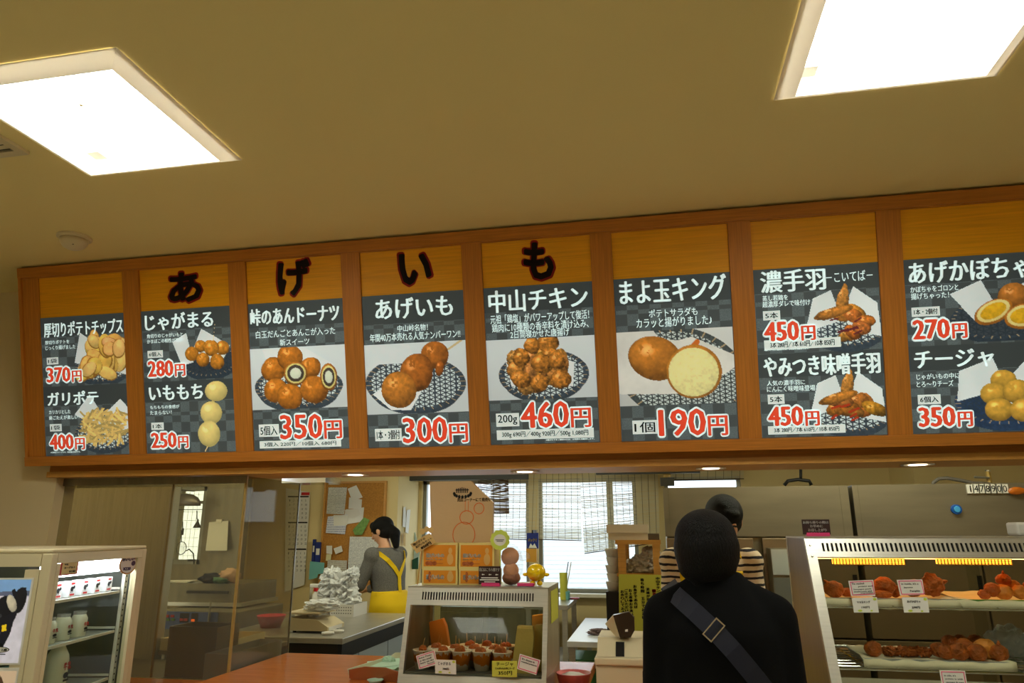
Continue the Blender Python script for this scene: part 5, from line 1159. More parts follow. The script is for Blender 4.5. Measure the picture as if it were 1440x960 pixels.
def dark_sign(lab, x0, y0, x1, y1, Y, zt, lines, arrows=False):
    a, c = aY(x0, y1, Y), aY(x1, y0, Y); t = T('dark_sign', lab, 'sign', ((a.x+c.x)/2, Y+.01, zt)); h = c.z-zt
    MB().use(mat('chocolate_sign', (52, 28, 24), .5)).box((a.x, Y, zt+.006), (c.x, Y+.003, c.z)).build('panel', parent=t)
    MB().use(M_pink).box((a.x+.012, Y-.004, zt), (c.x-.004, Y+.02, zt+.012)).build('stand', parent=t)
    pl = Plane((a.x, Y-.001, c.z), (1, 0, 0), (0, 0, -1), c.x-a.x, h)
    for s_, u0, u1, v0, v1 in lines: b = MB().use(M_paper); text(b, pl, s_, u0, u1, v0, v1, .0004, .006); b.build('lettering', parent=t)
    if arrows:
        b = MB().use(M_paper)
        for u in (.14, .45, .76): b.add([pl.p(u, .42, .0004), pl.p(u+.05, .37, .0004), pl.p(u+.05, .47, .0004)], [(0, 1, 2)]); rect(b, pl, u+.05, u+.13, .40, .44, .0004)
        for r, (u, w_) in enumerate(((.12, .76), (.06, .88), (.26, .5))): rect(b, pl, u, u+w_, .56+r*.10, .61+r*.10, .0004)
        b.build('arrows', parent=t)
dark_sign('dark brown exit sign with three arrows in front of the gift boxes', 673, 796, 704, 822.5, 2.825, TZ, [('出口はこちら側です', .04, .96, .08, .26)], True)
t = T('hanging_packet', 'blue and yellow packet hanging on the window post above the ornament', 'packet', aY(748, 790, 6.6))
b = MB().use(M_blue); px_box(b, 741, 749, 757, 771, 6.6, .02); b.build('upper_half', parent=t); b = MB().use(mat('packet_gold', (206, 150, 50), .5)); px_box(b, 740, 771.2, 754.5, 790, 6.6, .02); b.build('lower_half', parent=t); b = MB().use(M_black); px_box(b, 748, 745, 749.5, 750, 6.6, .30); b.build('hook', parent=t)
pl = Plane(aY(742, 752, 6.598), (1, 0, 0), (0, 0, -1), .09, .12); b = MB().use(M_apr); text(b, pl, 'パックで', .05, .95, .25, .5, .001, .01); b.build('lettering', parent=t)
b = MB().use(M_paper); b.add([pl.p(.1, .95, .001), pl.p(.3, .6, .001), pl.p(.5, .8, .001), pl.p(.7, .6, .001), pl.p(.95, .95, .001)], [(0, 1, 2, 3, 4)]); b.build('crown_print', parent=t)
# ================================================================== RIGHT HOT CASE
DX0 = aY(1131, 757, 2.60).x; DX1 = 1.75; DZT = aY(1300, 757, 2.60).z
caseB, fyB, zB, zlB = hot_case('large_hot_case', 'large two-shelf steel hot case full of fried food at the right', DX0, DX1, 2.60, 2.36, 2.95, CT+.002, DZT, .058, 84, .035, .97, post=.030)
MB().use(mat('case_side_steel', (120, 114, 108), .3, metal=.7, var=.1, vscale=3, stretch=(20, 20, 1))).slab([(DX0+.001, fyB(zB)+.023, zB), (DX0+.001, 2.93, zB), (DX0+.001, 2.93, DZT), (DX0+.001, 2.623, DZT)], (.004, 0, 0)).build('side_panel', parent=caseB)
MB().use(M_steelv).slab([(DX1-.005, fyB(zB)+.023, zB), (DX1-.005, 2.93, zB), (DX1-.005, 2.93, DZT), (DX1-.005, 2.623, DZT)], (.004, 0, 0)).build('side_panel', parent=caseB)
for zz in (DZT-.02, DZT-.055): MB().use(M_chrome).lathe([(.004, 0), (.003, .002)], (DX0+.015, fyB(zz)-.002, zz), 10).build('screw', parent=caseB)
M_heat = mat('heater_grid', (255, 150, 40), .5, emit=HEAT)
for x0, x1 in ((1172, 1271), (1319, 1421)):
    a, c = aY(x0, 794, 2.635), aY(x1, 783, 2.635)
    h = MB().use(M_heat).box((a.x, 2.635, a.z+.003), (c.x, 2.65, min(c.z, zlB-.006))).build('heater_lamp', parent=caseB)
    b = MB().use(M_gold); n = 22
    for i in range(n+1): x = a.x+(c.x-a.x)*i/n; b.box((x-.0012, 2.629, a.z), (x+.0012, 2.6335, zlB-.006))
    for k in range(4): z = a.z+(zlB-.007-a.z)*k/3; b.box((a.x, 2.627, z-.001), (c.x, 2.6288, z+.001))
    b.build('wire_guard', parent=h, kind='stuff')
# shelves
ZS = aY(1250, 852, 2.50).z; ZL = aY(1250, 932, 2.46).z
yS = fyB(ZS)+.03; yL = fyB(ZL)+.02
def wire_shelf(z, y0, y1, nb, along):
    r = .0026
    for y in (y0, y0+.018, y1): MB().use(M_chrome).tube([(DX0+.032, y, z), (DX1-.032, y, z)], .0035).build('shelf_rail', parent=caseB)
    b = MB().use(M_chrome); n = nb
    for i in range(n+1): x = DX0+.035+(DX1-DX0-.07)*i/n; b.tube([(x, y0, z+.003), (x, y1, z+.003)], r, 6)
    if along:
        for k in range(1, along): y = y0+(y1-y0)*k/along; b.tube([(DX0+.032, y, z-.001), (DX1-.032, y, z-.001)], .002, 5)
    b.build('shelf_wires', parent=caseB, kind='stuff')
wire_shelf(ZS-.008, yS, 2.92, 12, 5); wire_shelf(ZL-.02, yL, 2.92, 14, 9)
def lined_tray(name, lab, x0, x1, y0, y1, z, m, paper=True, ov=.018, seed=0):
    t = T(name, lab, 'tray', ((x0+x1)/2, (y0+y1)/2, z))
    MB().use(m).box((x0, y0, z), (x1, y1, z+.005)).build('base', parent=t)
    b = MB().use(m)
    for q in (((x0-.01, y0-.006, z+.014), (x1+.01, y0, z+.018)), ((x0-.01, y1, z+.014), (x1+.01, y1+.006, z+.018))): b.box(*q)
    b.slab([(x0, y0, z+.001), (x1, y0, z+.001), (x1+.01, y0-.006, z+.016), (x0-.01, y0-.006, z+.016)], (0, .002, 0)); b.slab([(x0, y1, z+.001), (x1, y1, z+.001), (x1+.01, y1+.004, z+.016), (x0-.01, y1+.004, z+.016)], (0, -.002, 0))
    b.slab([(x0, y0, z+.001), (x0, y1, z+.001), (x0-.012, y1, z+.018), (x0-.012, y0, z+.018)], (.002, 0, 0)); b.slab([(x1, y0, z+.001), (x1, y1, z+.001), (x1+.012, y1, z+.018), (x1+.012, y0, z+.018)], (-.002, 0, 0)); b.build('rim', parent=t)
    nx, ny = 26, 12; vs = []; fs = []
    for j in range(ny+1):
        for i in range(nx+1):
            u, v = i/nx, j/ny; x = x0-ov+(x1-x0+2*ov)*u; y = y0-ov*.4+(y1-y0+ov*.7)*v
            e = max(abs(u-.5)*2, abs(v-.5)*2)**6; h = z+.008+.016*e+.006*mnoise.noise(Vector((x*22, y*22, seed)))+.007*e*mnoise.noise(Vector((x*50, y*9, seed)))
            if j == 0: y, h = y0-.013, z-.014+.003*mnoise.noise(Vector((x*30, 0, seed)))
            if j == 1: y, h = y0-.011, z+.016+.006*mnoise.noise(Vector((x*24, 5, seed)))
            vs.append((x, y, h))
    for j in range(ny):
        for i in range(nx): k = j*(nx+1)+i; fs.append((k, k+1, k+nx+2, k+nx+1))
    o = MB().use(mat('greaseproof_paper', (236, 224, 190), .7)).add(vs, fs).build('paper_liner', parent=t, smooth=True); md = o.modifiers.new('s', 'SOLIDIFY'); md.thickness = .0012
    return t
Y1 = 2.66
xa, xb = aY(1160, 850, yS+.03).x, aY(1340, 850, yS+.03).x
lined_tray('lined_tray', 'paper-lined tray of dumplings on the upper shelf, left side of the large case', xa, xb, yS+.02, yS+.20, ZS, M_stray, seed=1)
xc_, xd = aY(1352, 850, yS+.03).x, DX1-.10
lined_tray('lined_tray', 'green paper-lined tray on the upper shelf, right side of the large case', xc_, xd, yS+.02, yS+.26, ZS, M_green, seed=2)
xe, xf = aY(1222, 935, yL+.04).x, aY(1418, 940, yL+.04).x
lined_tray('lined_tray', 'paper-lined tray on the lower shelf of the large case', xe, xf, yL+.035, yL+.25, ZL-.012, M_stray, seed=3)
def dump(nm, lab, px, py, Y, r, m, seed, sz=(1, 1, 1), tip=None, amp=.12, group=None, zmin=None):
    c = aY(px, py, Y); r3 = (r*sz[0], r*sz[1], r*sz[2])
    if zmin is not None and c.z-r3[2] < zmin: c.z = zmin+r3[2]
    b = MB().use(m); b.blob(c, r3, amp, 2.2, seed, 4)
    if tip: d = Vector(tip)*r; b.tube([c+d*.75, c+d*1.25, c+d*1.45], [r*.34, r*.17, r*.09], 8)
    return b.build(nm, smooth=True, label=lab, cat='fried food', group=group)
zt1 = ZS+.012
g1 = 'fried dumplings on the upper left tray'
dump('fried_dumpling', 'pointed fried dumpling at the left end of the upper shelf', 1173, 829, yS+.09, .029, M_fry, 1, (1.1, .9, .9), (-.7, 0, .7), group=g1, zmin=zt1)
dump('fried_dumpling', 'low piece of fried dumpling behind the first upper price cards', 1192, 836, yS+.13, .020, M_fry, 2, (1.4, 1, .7), group=g1, zmin=zt1)
dump('fried_dumpling', 'big round fried dumpling between the two upper framed cards', 1243, 824, yS+.10, .030, M_fry, 3, (1.15, 1, 1), group=g1, zmin=zt1)
dump('fried_dumpling', 'flat fried piece under the big round dumpling', 1240, 838, yS+.07, .018, M_fry, 4, (1.8, 1, .7), group=g1, zmin=zt1)
dump('fried_dumpling', 'fried dumpling just left of the second framed card', 1259, 833, yS+.13, .020, M_fry, 5, group=g1, zmin=zt1)
dump('fried_dumpling', 'fried dumpling mostly hidden behind the second framed card', 1283, 826, yS+.14, .030, M_fry, 6, (1.2, 1, .9), group=g1, zmin=zt1)
dump('fried_dumpling', 'square-sided fried dumpling with a tip, right end of the upper left tray', 1310, 822, yS+.10, .034, M_fry2 if False else M_fry, 7, (1.05, .9, 1.02), (1, 0, .25), .3, group=g1, zmin=zt1)
g2 = 'pumpkin fritters on the green tray'
for i, (px, py, r, lb) in enumerate(((1396, 829, .022, 'flat dark fritter at the left edge of the green tray pile'), (1411, 815, .020, 'topmost pointed fritter of the green tray pile'), (1424, 823, .019, 'round fritter just under the topmost one on the green tray'), (1412, 835, .024, 'large smooth fritter at the front of the green tray pile'),
        (1434, 832, .022, 'fritter at the right of the green tray pile'), (1385, 840, .016, 'small flat crumb of batter left of the green tray pile'), (1450, 826, .022, 'fritter beyond the frame edge on the green tray'))):
    dump('pumpkin_fritter', lb, px, py, yS+.10+.03*(i in (1, 2)), r, M_fryy if i in (2, 3, 4) else M_fry, 20+i, (1.15, 1, .95), (.1, 0, 1) if i == 1 else None, .16, g2, zt1)
zt2 = ZL
g3 = 'dark fried dumplings on the lower tray'
for i, (px, py, Y, r, lb) in enumerate(((1229, 922, .10, .026, 'single dark dumpling at the left end of the lower tray'),
        (1320, 918, .13, .024, 'leftmost dumpling of the lower pile'), (1332, 925, .09, .024, 'dumpling low in the front left of the lower pile'), (1350, 925, .08, .027, 'dumpling in the front middle of the lower pile'), (1376, 930, .075, .027, 'dumpling in the front row of the lower pile, right of the middle'),
        (1407, 931, .08, .026, 'pointed dumpling at the right end of the lower pile'), (1336, 903, .15, .025, 'upper left dumpling of the lower pile'), (1357, 914, .12, .032, 'big dumpling in the centre of the lower pile'), (1387, 918, .11, .033, 'biggest orange dumpling in the right half of the lower pile'),
        (1372, 903, .16, .026, 'upper right dumpling at the back of the lower pile'), (1350, 901, .17, .022, 'small dumpling at the top back of the lower pile'))):
    dump('dark_dumpling', lb, px, py, yL+Y, r*.93, M_fryy if i == 8 else M_fry, 40+i, (1.08, 1, .98), (.1, 0, 1) if i == 5 else None, .1, g3, zt2)
for i, (px, lb) in enumerate(((1262, 'craggy chicken pieces in the middle of the lower tray, left heap'), (1290, 'craggy chicken pieces in the middle of the lower tray, right heap'))):
    b = MB().use(M_fry2)
    for k in range(6): c = aY(px-12+5*k, 925-(k % 3)*2, yL+.14); c.z = max(c.z, zt2+.010); b.blob(c+Vector((.006*math.sin(k*5), .01*math.cos(k*3), .005*(k % 2))), (.015, .013, .012), .9, 2.8, k+i*9, 4)
    b.build('fried_chicken', smooth=True, kind='stuff', label=lb, cat='fried food')
b = MB().use(M_clear); c = aY(1420, 905, 2.80); b.blob(c, (.07, .04, .055), .4, 2.5, 3, 5); b.blob(aY(1442, 915, 2.80), (.06, .04, .05), .4, 2.5, 9, 5)
b.build('clear_bag', kind='stuff', label='crumpled clear plastic bag behind the lower dumpling pile', cat='plastic bag')
# cards on the large case
def fc(z): return fyB(z)-.003
Yc = fyB(aY(1212, 828, 2.5).z)-.004
card('framed English card at the left of the upper shelf, about mushroom and potato', [(1193, 816.5), (1228, 815), (1231, 838), (1197, 838)], Yc, 1, [('The mashed', .1, .6, .14, .26), ('potato and', .35, .92, .34, .46), ('Sausages pork', .14, .85, .53, .63), ('mushroom and', .14, .85, .67, .76), ('mayonnaise', .4, .9, .79, .87)])
t, pl = card('white price card under the left framed card on the upper shelf', [(1197.5, 840.5), (1233, 839.5), (1236, 861), (1201, 861)], Yc-.018, 0, [('マヨ玉キング', .18, .7, .22, .38), ('190円', .33, .64, .58, .74)]); potato_marks(t, pl)
card('framed English card in the middle of the upper shelf, about pumpkin', [(1261, 815), (1297, 814.5), (1300.5, 836), (1266, 837)], Yc, 1, [('in inside, it\'s a', .14, .8, .20, .34), ('Japanese', .2, .55, .44, .56), ('Pumpkin', .42, .8, .66, .80)])
t, pl = card('white price card under the middle framed card on the upper shelf', [(1268, 839.5), (1304, 839.5), (1307, 861), (1271.5, 861)], Yc-.018, 0, [('あげかぼちゃ', .18, .7, .20, .36), ('270円', .33, .64, .58, .74)]); potato_marks(t, pl)
card('framed English card on the lower shelf front, cut by the bottom edge', [(1321, 942), (1357, 943), (1361, 966), (1325, 966)], fyB(aY(1340, 950, 2.42).z)-.004, 1, [('in side, it\'s', .15, .6, .24, .36), ('potato is with', .18, .85, .44, .56), ('sausages & meat', .18, .88, .64, .76)])
dark_sign('dark brown take-home notice on the left end of the large hot case', 1129.5, 730, 1166, 753, 2.70, DZT+.007, [('お持ち帰りの際は', .04, .96, .10, .26), ('お早めに', .28, .74, .32, .48), ('お召し上がり', .2, .86, .54, .72), ('ください', .25, .8, .78, .88)])
b = MB().use(M_white); c = aY(1445, 752, 2.8); b.box((c.x-.03, 2.8, DZT+.007), (c.x+.06, 2.88, aY(1440, 734, 2.8).z), .008); b.build('white_tub', label='white tub standing on the large hot case at the right edge', cat='tub')
# ================================================================== STEEL FRIDGES BEHIND
FYF = 4.6
def fridge(lab, x0, x1, ztop, zf, splits):
    t = T('upright_fridge', lab, 'fridge', ((x0+x1)/2, FYF+.35, 0), 'tall steel fridges along the right')
    MB().use(M_steeld).box((x0+.01, FYF+.02, .1), (x1-.01, FYF+.7, ztop)).build('body', parent=t)
    M_f = mat('fascia_steel', (140, 132, 114), .36, metal=.6, var=.10, vscale=2.5, stretch=(1, 1, 6))
    MB().use(M_f).box((x0, FYF, zf), (x1, FYF+.018, ztop)).build('fascia', parent=t)
    for s_ in (x0+.03, x1-.05): MB().use(M_steeld).box((s_, FYF-.0015, zf+.002), (s_+.003, FYF-.0001, ztop-.004)).build('fascia_seam', parent=t)
    for a, c in splits:
        for za, zb_ in ((.86, zf-.01), (.12, .85)):
            d = MB().use(mat('fridge_door', (136, 116, 90), .38, metal=.5, var=.1, vscale=2, stretch=(1, 1, 4))).box((a, FYF-.03, za), (c, FYF+.018, zb_), .004).build('door', parent=t)
            MB().use(M_black).box((c-.035, FYF-.036, (za+zb_)/2-.07), (c-.012, FYF-.031, (za+zb_)/2+.07)).build('handle', parent=d)
    for x in (x0+.06, x1-.06): MB().use(M_steel).tube([(x, FYF+.1, 0), (x, FYF+.1, .1)], .025).build('leg', parent=t)
    return t
fx0, fx1 = aY(932, 685, FYF).x, aY(1192, 685, FYF).x; zft = aY(1060, 684, FYF).z; zff = aY(1060, 754, FYF).z
xm0, xm1 = aY(1058, 760, FYF).x, aY(1071, 760, FYF).x
fridge('tall steel fridge behind the two women, with brass-toned doors', fx0, fx1, zft, zff, ((fx0+.005, xm0), (xm1, fx1-.005)))
gx0 = aY(1198, 685, FYF).x
fridge('tall steel fridge at the right carrying the number plate', gx0, gx0+1.28, zft+.002, zff, ((gx0+.005, gx0+.62), (gx0+.63, gx0+1.275)))
# bright window reflection in the left fridge door, coloured in as a pale pane
d = T('door_window_unit', 'small upright door pane with a painted bright reflection, left of the large hot case', 'cabinet', (aY(1100, 850, 4.4).x, 4.45, 0))
a, c = aY(1091, 860, 4.4), aY(1140, 771, 4.4)
MB().use(M_steeld).box((a.x, 4.4, 0), (c.x, 4.55, c.z)).build('body', parent=d); MB().use(mat('pale_reflection', (196, 206, 206), .1, metal=.3)).box((a.x+.004, 4.394, aY(1100, 808, 4.4).z), (c.x, 4.3995, c.z-.004)).build('glass', parent=d)
MB().use(mat('dull_glass', (120, 124, 120), .15, metal=.3)).box((a.x+.004, 4.394, a.z), (c.x, 4.3995, aY(1100, 812, 4.4).z)).build('glass', parent=d)
# number plate
t = T('number_plate', 'row of black digits on white tiles reading 1478900 on the right fridge', 'number display', aY(1390, 693, FYF-.01))
for i, ch in enumerate('1478900'):
    x0, x1 = 1361+i*8.05, 1368.6+i*8.05; a, c = aY(x0, 693.5-(i > 0)*.3, FYF-.012), aY(x1, 681-(i > 0)*.6, FYF-.012)
    tl = MB().use(M_paper).box((a.x, FYF-.012, a.z), (c.x, FYF-.001, c.z)).build('digit_tile', parent=t)
    pl = Plane((a.x, FYF-.0125, c.z), (1, 0, 0), (0, 0, -1), c.x-a.x, c.z-a.z); b = MB().use(M_ink); text(b, pl, ch, .42 if ch == '1' else .2, .58 if ch == '1' else .8, .14, .86, .0006, .006); b.build('digit', parent=tl)
c = aY(1430, 690, FYF-.02); MB().use(mat('amber_glass', (190, 100, 20), .2, coat=.5)).blob(c, (.046, .015, .022), .1, 2, 3, 4).build('amber_clip', smooth=True, label='amber oval clip beside the number plate', cat='clip')
c = aY(1344.5, 716, FYF-.006)
t = T('blue_dial', 'small round blue dial on the right fridge front', 'dial', c)
b = MB(Matrix.Translation(c) @ Matrix.Rotation(math.pi/2, 4, 'X')).use(mat('blue_knob', (20, 84, 170), .3)); b.lathe([(.028, -.005), (.027, .012), (.018, .014)], (0, 0, 0), 24); b.build('bezel', parent=t, smooth=False)
b = MB(Matrix.Translation(c) @ Matrix.Rotation(math.pi/2, 4, 'X')).use(mat('light_blue', (70, 160, 220), .3)); b.lathe([(.018, .0145), (.016, .018)], (0, 0, 0), 20); b.build('face', parent=t)
# hoses and valve over the fridges
HYY = FYF+.3
b = MB().use(mat('grey_hose', (110, 104, 96), .5)); pts = [aY(*p, HYY) for p in ((1311, 686), (1313, 678), (1320, 673), (1332, 672), (1350, 675), (1368, 679), (1390, 680), (1405, 684))]
b.tube(pts, .011, 10); b.build('grey_hose', smooth=True, label='grey hose arching over the top of the right fridge', cat='hose')
t = T('gas_valve', 'brass valve with a lever standing above the right fridge', 'valve', aY(1391, 682, HYY+.05))
t.location.z = zft; WL[t.name] = Vector(t.location)
Yv = HYY+.06
MB().use(M_gold).tube([(aY(1392, 680, Yv).x, Yv, zft), aY(1389, 663, Yv)], .015).build('stem', parent=t); MB().use(M_steel).tube([aY(1370, 670.5, Yv-.02), aY(1391, 671.5, Yv-.02)], .007).build('lever', parent=t); MB().use(M_chrome).tube([aY(1389, 663, Yv), aY(1389, 661, Yv)], .017).build('cap', parent=t)
b = MB().use(M_black); b.tube([aY(*p, 5.2) for p in ((1103, 682), (1108, 676), (1122, 674), (1138, 676), (1141, 682))], .012, 10); b.tube([aY(1126, 675, 5.2), aY(1126, 660, 5.2)], .010, 8)
b.build('black_hose', smooth=True, label='dark hose and pipe above the gap between the two steel fridges', cat='hose')
# ================================================================== SHOWCASE FRIDGE (left)
C0 = Vector((-1.865, 2.0, 0)); E1 = Vector((-.21, .978, 0)).normalized(); E2 = Vector((-.978, -.21, 0)).normalized(); HZ = 1.397; D1, D2 = .615, .62
S = T('showcase_fridge', 'cream glass-sided drinks fridge with a lit top at the left', 'fridge', C0+E1*D1/2+E2*D2/2)
MF = Matrix(((E1.x, E2.x, 0, C0.x), (E1.y, E2.y, 0, C0.y), (0, 0, 1, 0), (0, 0, 0, 1)))   # local x: along right face, y: along left face
def SB(a, c, m, nm, bev=0, par=S, **k): return MB(MF).use(m).box(a, c, bev).build(nm, parent=par, **k)
SB((0, 0, HZ-.012), (D1, D2, HZ), M_cream, 'top_panel', .004)
SB((0, 0, .0), (D1, D2, .30), M_cream, 'base', .004)
for (a, c) in (((-.002, -.002), (.03, .03)), ((D1-.03, -.002), (D1+.002, .03)), ((-.002, D2-.03), (.03, D2+.002)), ((D1-.03, D2-.03), (D1, D2))): SB((*a, .301), (*c, HZ-.013), M_cream, 'corner_post', .003)
# right face door frame and glass; left face door frame
for (x0, x1, z0, z1) in ((.031, D1-.031, HZ-.044, HZ-.013), (.031, D1-.031, .302, .36), (.031, .050, .361, HZ-.045), (D1-.062, D1-.031, .361, HZ-.045)): SB((x0, -.002, z0), (x1, .02, z1), M_cream, 'door_frame')
for (y0, y1, z0, z1) in ((.031, D2-.031, HZ-.052, HZ-.013), (.031, D2-.031, .302, .36), (.031, .075, .361, HZ-.061), (D2-.06, D2-.031, .361, HZ-.053)): SB((-.002, y0, z0), (.02, y1, z1), M_cream, 'door_frame')
M_g3 = glass_mat('fridge_glass', (242, 246, 240), .25, .0)
SB((.056, .008, .361), (D1-.063, .012, HZ-.045), M_g3, 'side_glass'); SB((.008, .076, .361), (.012, D2-.061, HZ-.053), M_g3, 'side_glass')
SB((.031, D2-.015, .302), (D1-.031, D2-.011, HZ-.029), glass_mat('back_glass', (150, 158, 130), .3, .12), 'side_glass'); SB((D1-.015, .031, .302), (D1-.011, D2-.031, HZ-.029), MATS['back_glass'], 'side_glass')
SB((.07, .045, HZ-.092), (D1-.09, .075, HZ-.045), mat('fridge_tube', (235, 240, 255), .5, emit=14), 'lamp_tube'); SB((.08, .03, HZ-.044), (D1-.08, .12, HZ-.03), M_white, 'lamp_holder')
def sh_z(px, py):  # height of a point of the right face seen at (px, py)
    d = ray(px, py); n = Vector((E1.y, -E1.x, 0)); t = (C0-Vector((0, 0, 0))).dot(n)/d.dot(n); p = d*t; return CZ+p.z, (p-C0).dot(E1)
z1s, z2s, z3s = sh_z(170, 829)[0], sh_z(170, 884)[0], sh_z(165, 950)[0]
for i, z in enumerate((z1s, z2s, z3s, .62)):
    s_ = SB((.035, .05, z-.016), (D1-.075, D2-.06, z-.010), glass_mat('shelf_glass', (236, 240, 238), .2, .35), 'shelf')
    for y in (.045, .30): SB((.035, y, z-.018), (D1-.075, y+.006, z-.009), M_white, 'shelf_rail', par=s_)
    SB((D1-.08, .045, z-.004), (D1-.076, D2-.06, z+.004), M_white, 'shelf_stop', par=s_)
for y in (.035, .33):
    p_ = SB((D1-.068, y, .33), (D1-.045, y+.012, HZ-.08), M_white, 'pilaster'); b = MB(MF).use(M_dark)
    for k in range(44): b.box((D1-.060, y-.0008, .40+k*.0205), (D1-.054, y, .406+k*.0205))
    b.build('slot_holes', parent=p_, kind='stuff')
def W(l): return MF @ Vector(l)
# small milk cartons on the top shelf
M_ctn = mat('carton_white', (236, 236, 238), .5)
for i in range(6):
    x = .09+i*.080; z = z1s-.0095; y = .075; t = T('milk_carton', 'small white milk carton on the top fridge shelf, %s' % ['nearest the corner post', 'second from the corner post', 'third from the corner post', 'fourth from the corner post', 'fifth from the corner post', 'farthest from the corner post'][i], 'carton', W((x+.025, y+.02, z)), 'small milk cartons')
    MB(MF).use(M_ctn).box((x, y, z), (x+.044, y+.04, z+.052), .002).build('carton', parent=t)
    pl = Plane(W((x, y-.0006, z+.052)), E1, (0, 0, -1), .044, .052); b = MB().use(M_red)
    for (u0, u1, v0, v1) in ((.25, .75, .08, .20), (.2, .8, .78, .90)): rect(b, pl, u0, u1, v0, v1, .0003)
    b.build('red_print', parent=t); b = MB().use(M_ink); disc(b, pl, .42, .48, .20, .16, .0003, 12); disc(b, pl, .68, .38, .14, .11, .0003, 10); rect(b, pl, .3, .36, .5, .72, .0003); rect(b, pl, .52, .58, .5, .72, .0003); b.build('cow_print', parent=t)
def bottle(lab, x, y, z, r, h, big=False, group=None):
    c = W((x, y, z)); t = T('milk_bottle', lab, 'bottle', c, group)
    pr = [(r*.95, 0), (r, .004), (r, h*.60), (r*.92, h*.70), (r*.55, h*.86), (r*.5, h*.9)] if big else [(r*.95, 0), (r, .004), (r, h*.72), (r*.8, h*.84), (r*.72, h*.88)]
    MB().use(mat('milk_bottle', (232, 230, 206), .2)).lathe(pr, c, 24).build('body', parent=t, smooth=True)
    MB().use(M_clear if not big else M_white).lathe([(pr[-1][0]*1.08, h*.885), (pr[-1][0]*1.1, h), (pr[-1][0]*.9, h)], c, 20).build('cap', parent=t)
    n = Vector((E1.y, -E1.x, 0)); pl = Plane(c+n*(r+.0012)-E1*r*.7+Vector((0, 0, h*.6)), E1, (0, 0, -1), r*1.4, h*.5)
    b = MB().use(M_red); text(b, pl, '牛乳', .1, .9, .05, .35, 0, .03); b.build('red_print', parent=t); b = MB().use(M_ink); disc(b, pl, .45, .55, .3, .12, 0, 12); b.add([pl.p(u, v, 0) for u, v in ((.2, .7), (.8, .7), (.8, .78), (.2, .78))], [(0, 1, 2, 3)]); b.build('dark_print', parent=t)
g = 'small milk bottles'
bottle('small milk bottle on the second shelf, farthest from the corner post', .37, .09, z2s-.0095, .027, .085, group=g)
bottle('small milk bottle on the second shelf, middle one', .29, .10, z2s-.0095, .027, .085, group=g)
bottle('small milk bottle on the second shelf with grey print', .205, .10, z2s-.0095, .027, .082, group=g)
bottle('small milk bottle half hidden by the corner post on the second shelf', .12, .11, z2s-.0095, .027, .08, group=g)
bottle('large milk bottle with sloping shoulders on the third shelf', .29, .10, z3s-.0095, .036, .165, True)
t = T('drink_cups', 'stack of teal and brown cups behind the large milk bottle', 'cup', W((.16, .16, z3s-.009)))
for k, m in enumerate((mat('brown_cup', (130, 80, 50), .5), M_teal)): MB().use(m).lathe([(.035, 0), (.042, .05), (.038, .05)], W((.16, .16, z3s-.009+k*.0505)), 20).build('cup', parent=t, smooth=True)
# stickers on the glass
n1 = Vector((E1.y, -E1.x, 0)); n2 = -E1
def on_right(x, z, w, h): return Plane(W((x, .0065, z)), E1, (0, 0, -1), w, h)
def rface(px, py): z, x = sh_z(px, py); return x, z
xa_, za_ = rface(89, 789); xb_, zb_ = rface(111, 807)
t = T('price_sticker', 'cream price sticker with a red border inside the fridge glass', 'sticker', W(((xa_+xb_)/2, .006, zb_))); pl = on_right(xa_, za_, xb_-xa_, za_-zb_)
b = MB().use(M_red); rect(b, pl, 0, 1, 0, 1, 0, .0006); b.build('border', parent=t); b = MB().use(mat('sticker_cream', (232, 214, 160), .6)); rect(b, pl, .08, .92, .08, .92, .001); b.build('face', parent=t)
b = MB().use(M_ink)
for (s_, u0, u1, v0, v1) in (('牛乳', .2, .4, .2, .3), ('ヨーグルト', .2, .8, .4, .55), ('¥180', .5, .85, .68, .84)): text(b, pl, s_, u0, u1, v0, v1, .0014, .01)
b.build('lettering', parent=t)
xa_, za_ = rface(172, 778); xb_, zb_ = rface(193, 806)
t = T('round_sticker', 'diamond-like round sticker with an orange border at the fridge corner', 'sticker', W(((xa_+xb_)/2, .006, zb_))); pl = on_right(xa_, za_, xb_-xa_, za_-zb_)
b = MB().use(mat('tan_border', (206, 150, 96), .6)); disc(b, pl, .5, .52, .5, .48, 0, 24); b.add([pl.p(.35, .1, 0), pl.p(.55, -.06, 0), pl.p(.75, .1, 0)], [(0, 1, 2)]); b.build('border', parent=t)
b = MB().use(mat('pale_lilac', (232, 224, 226), .6)); disc(b, pl, .5, .52, .43, .41, .0006, 24); b.build('face', parent=t)
b = MB().use(mat('purple_ink', (70, 40, 90), .6)); disc(b, pl, .78, .5, .12, .12, .001, 14); text(b, pl, 'おいしい', .15, .8, .22, .36, .001, .02); text(b, pl, '¥220', .25, .65, .66, .8, .001, .02); b.build('lettering', parent=t)
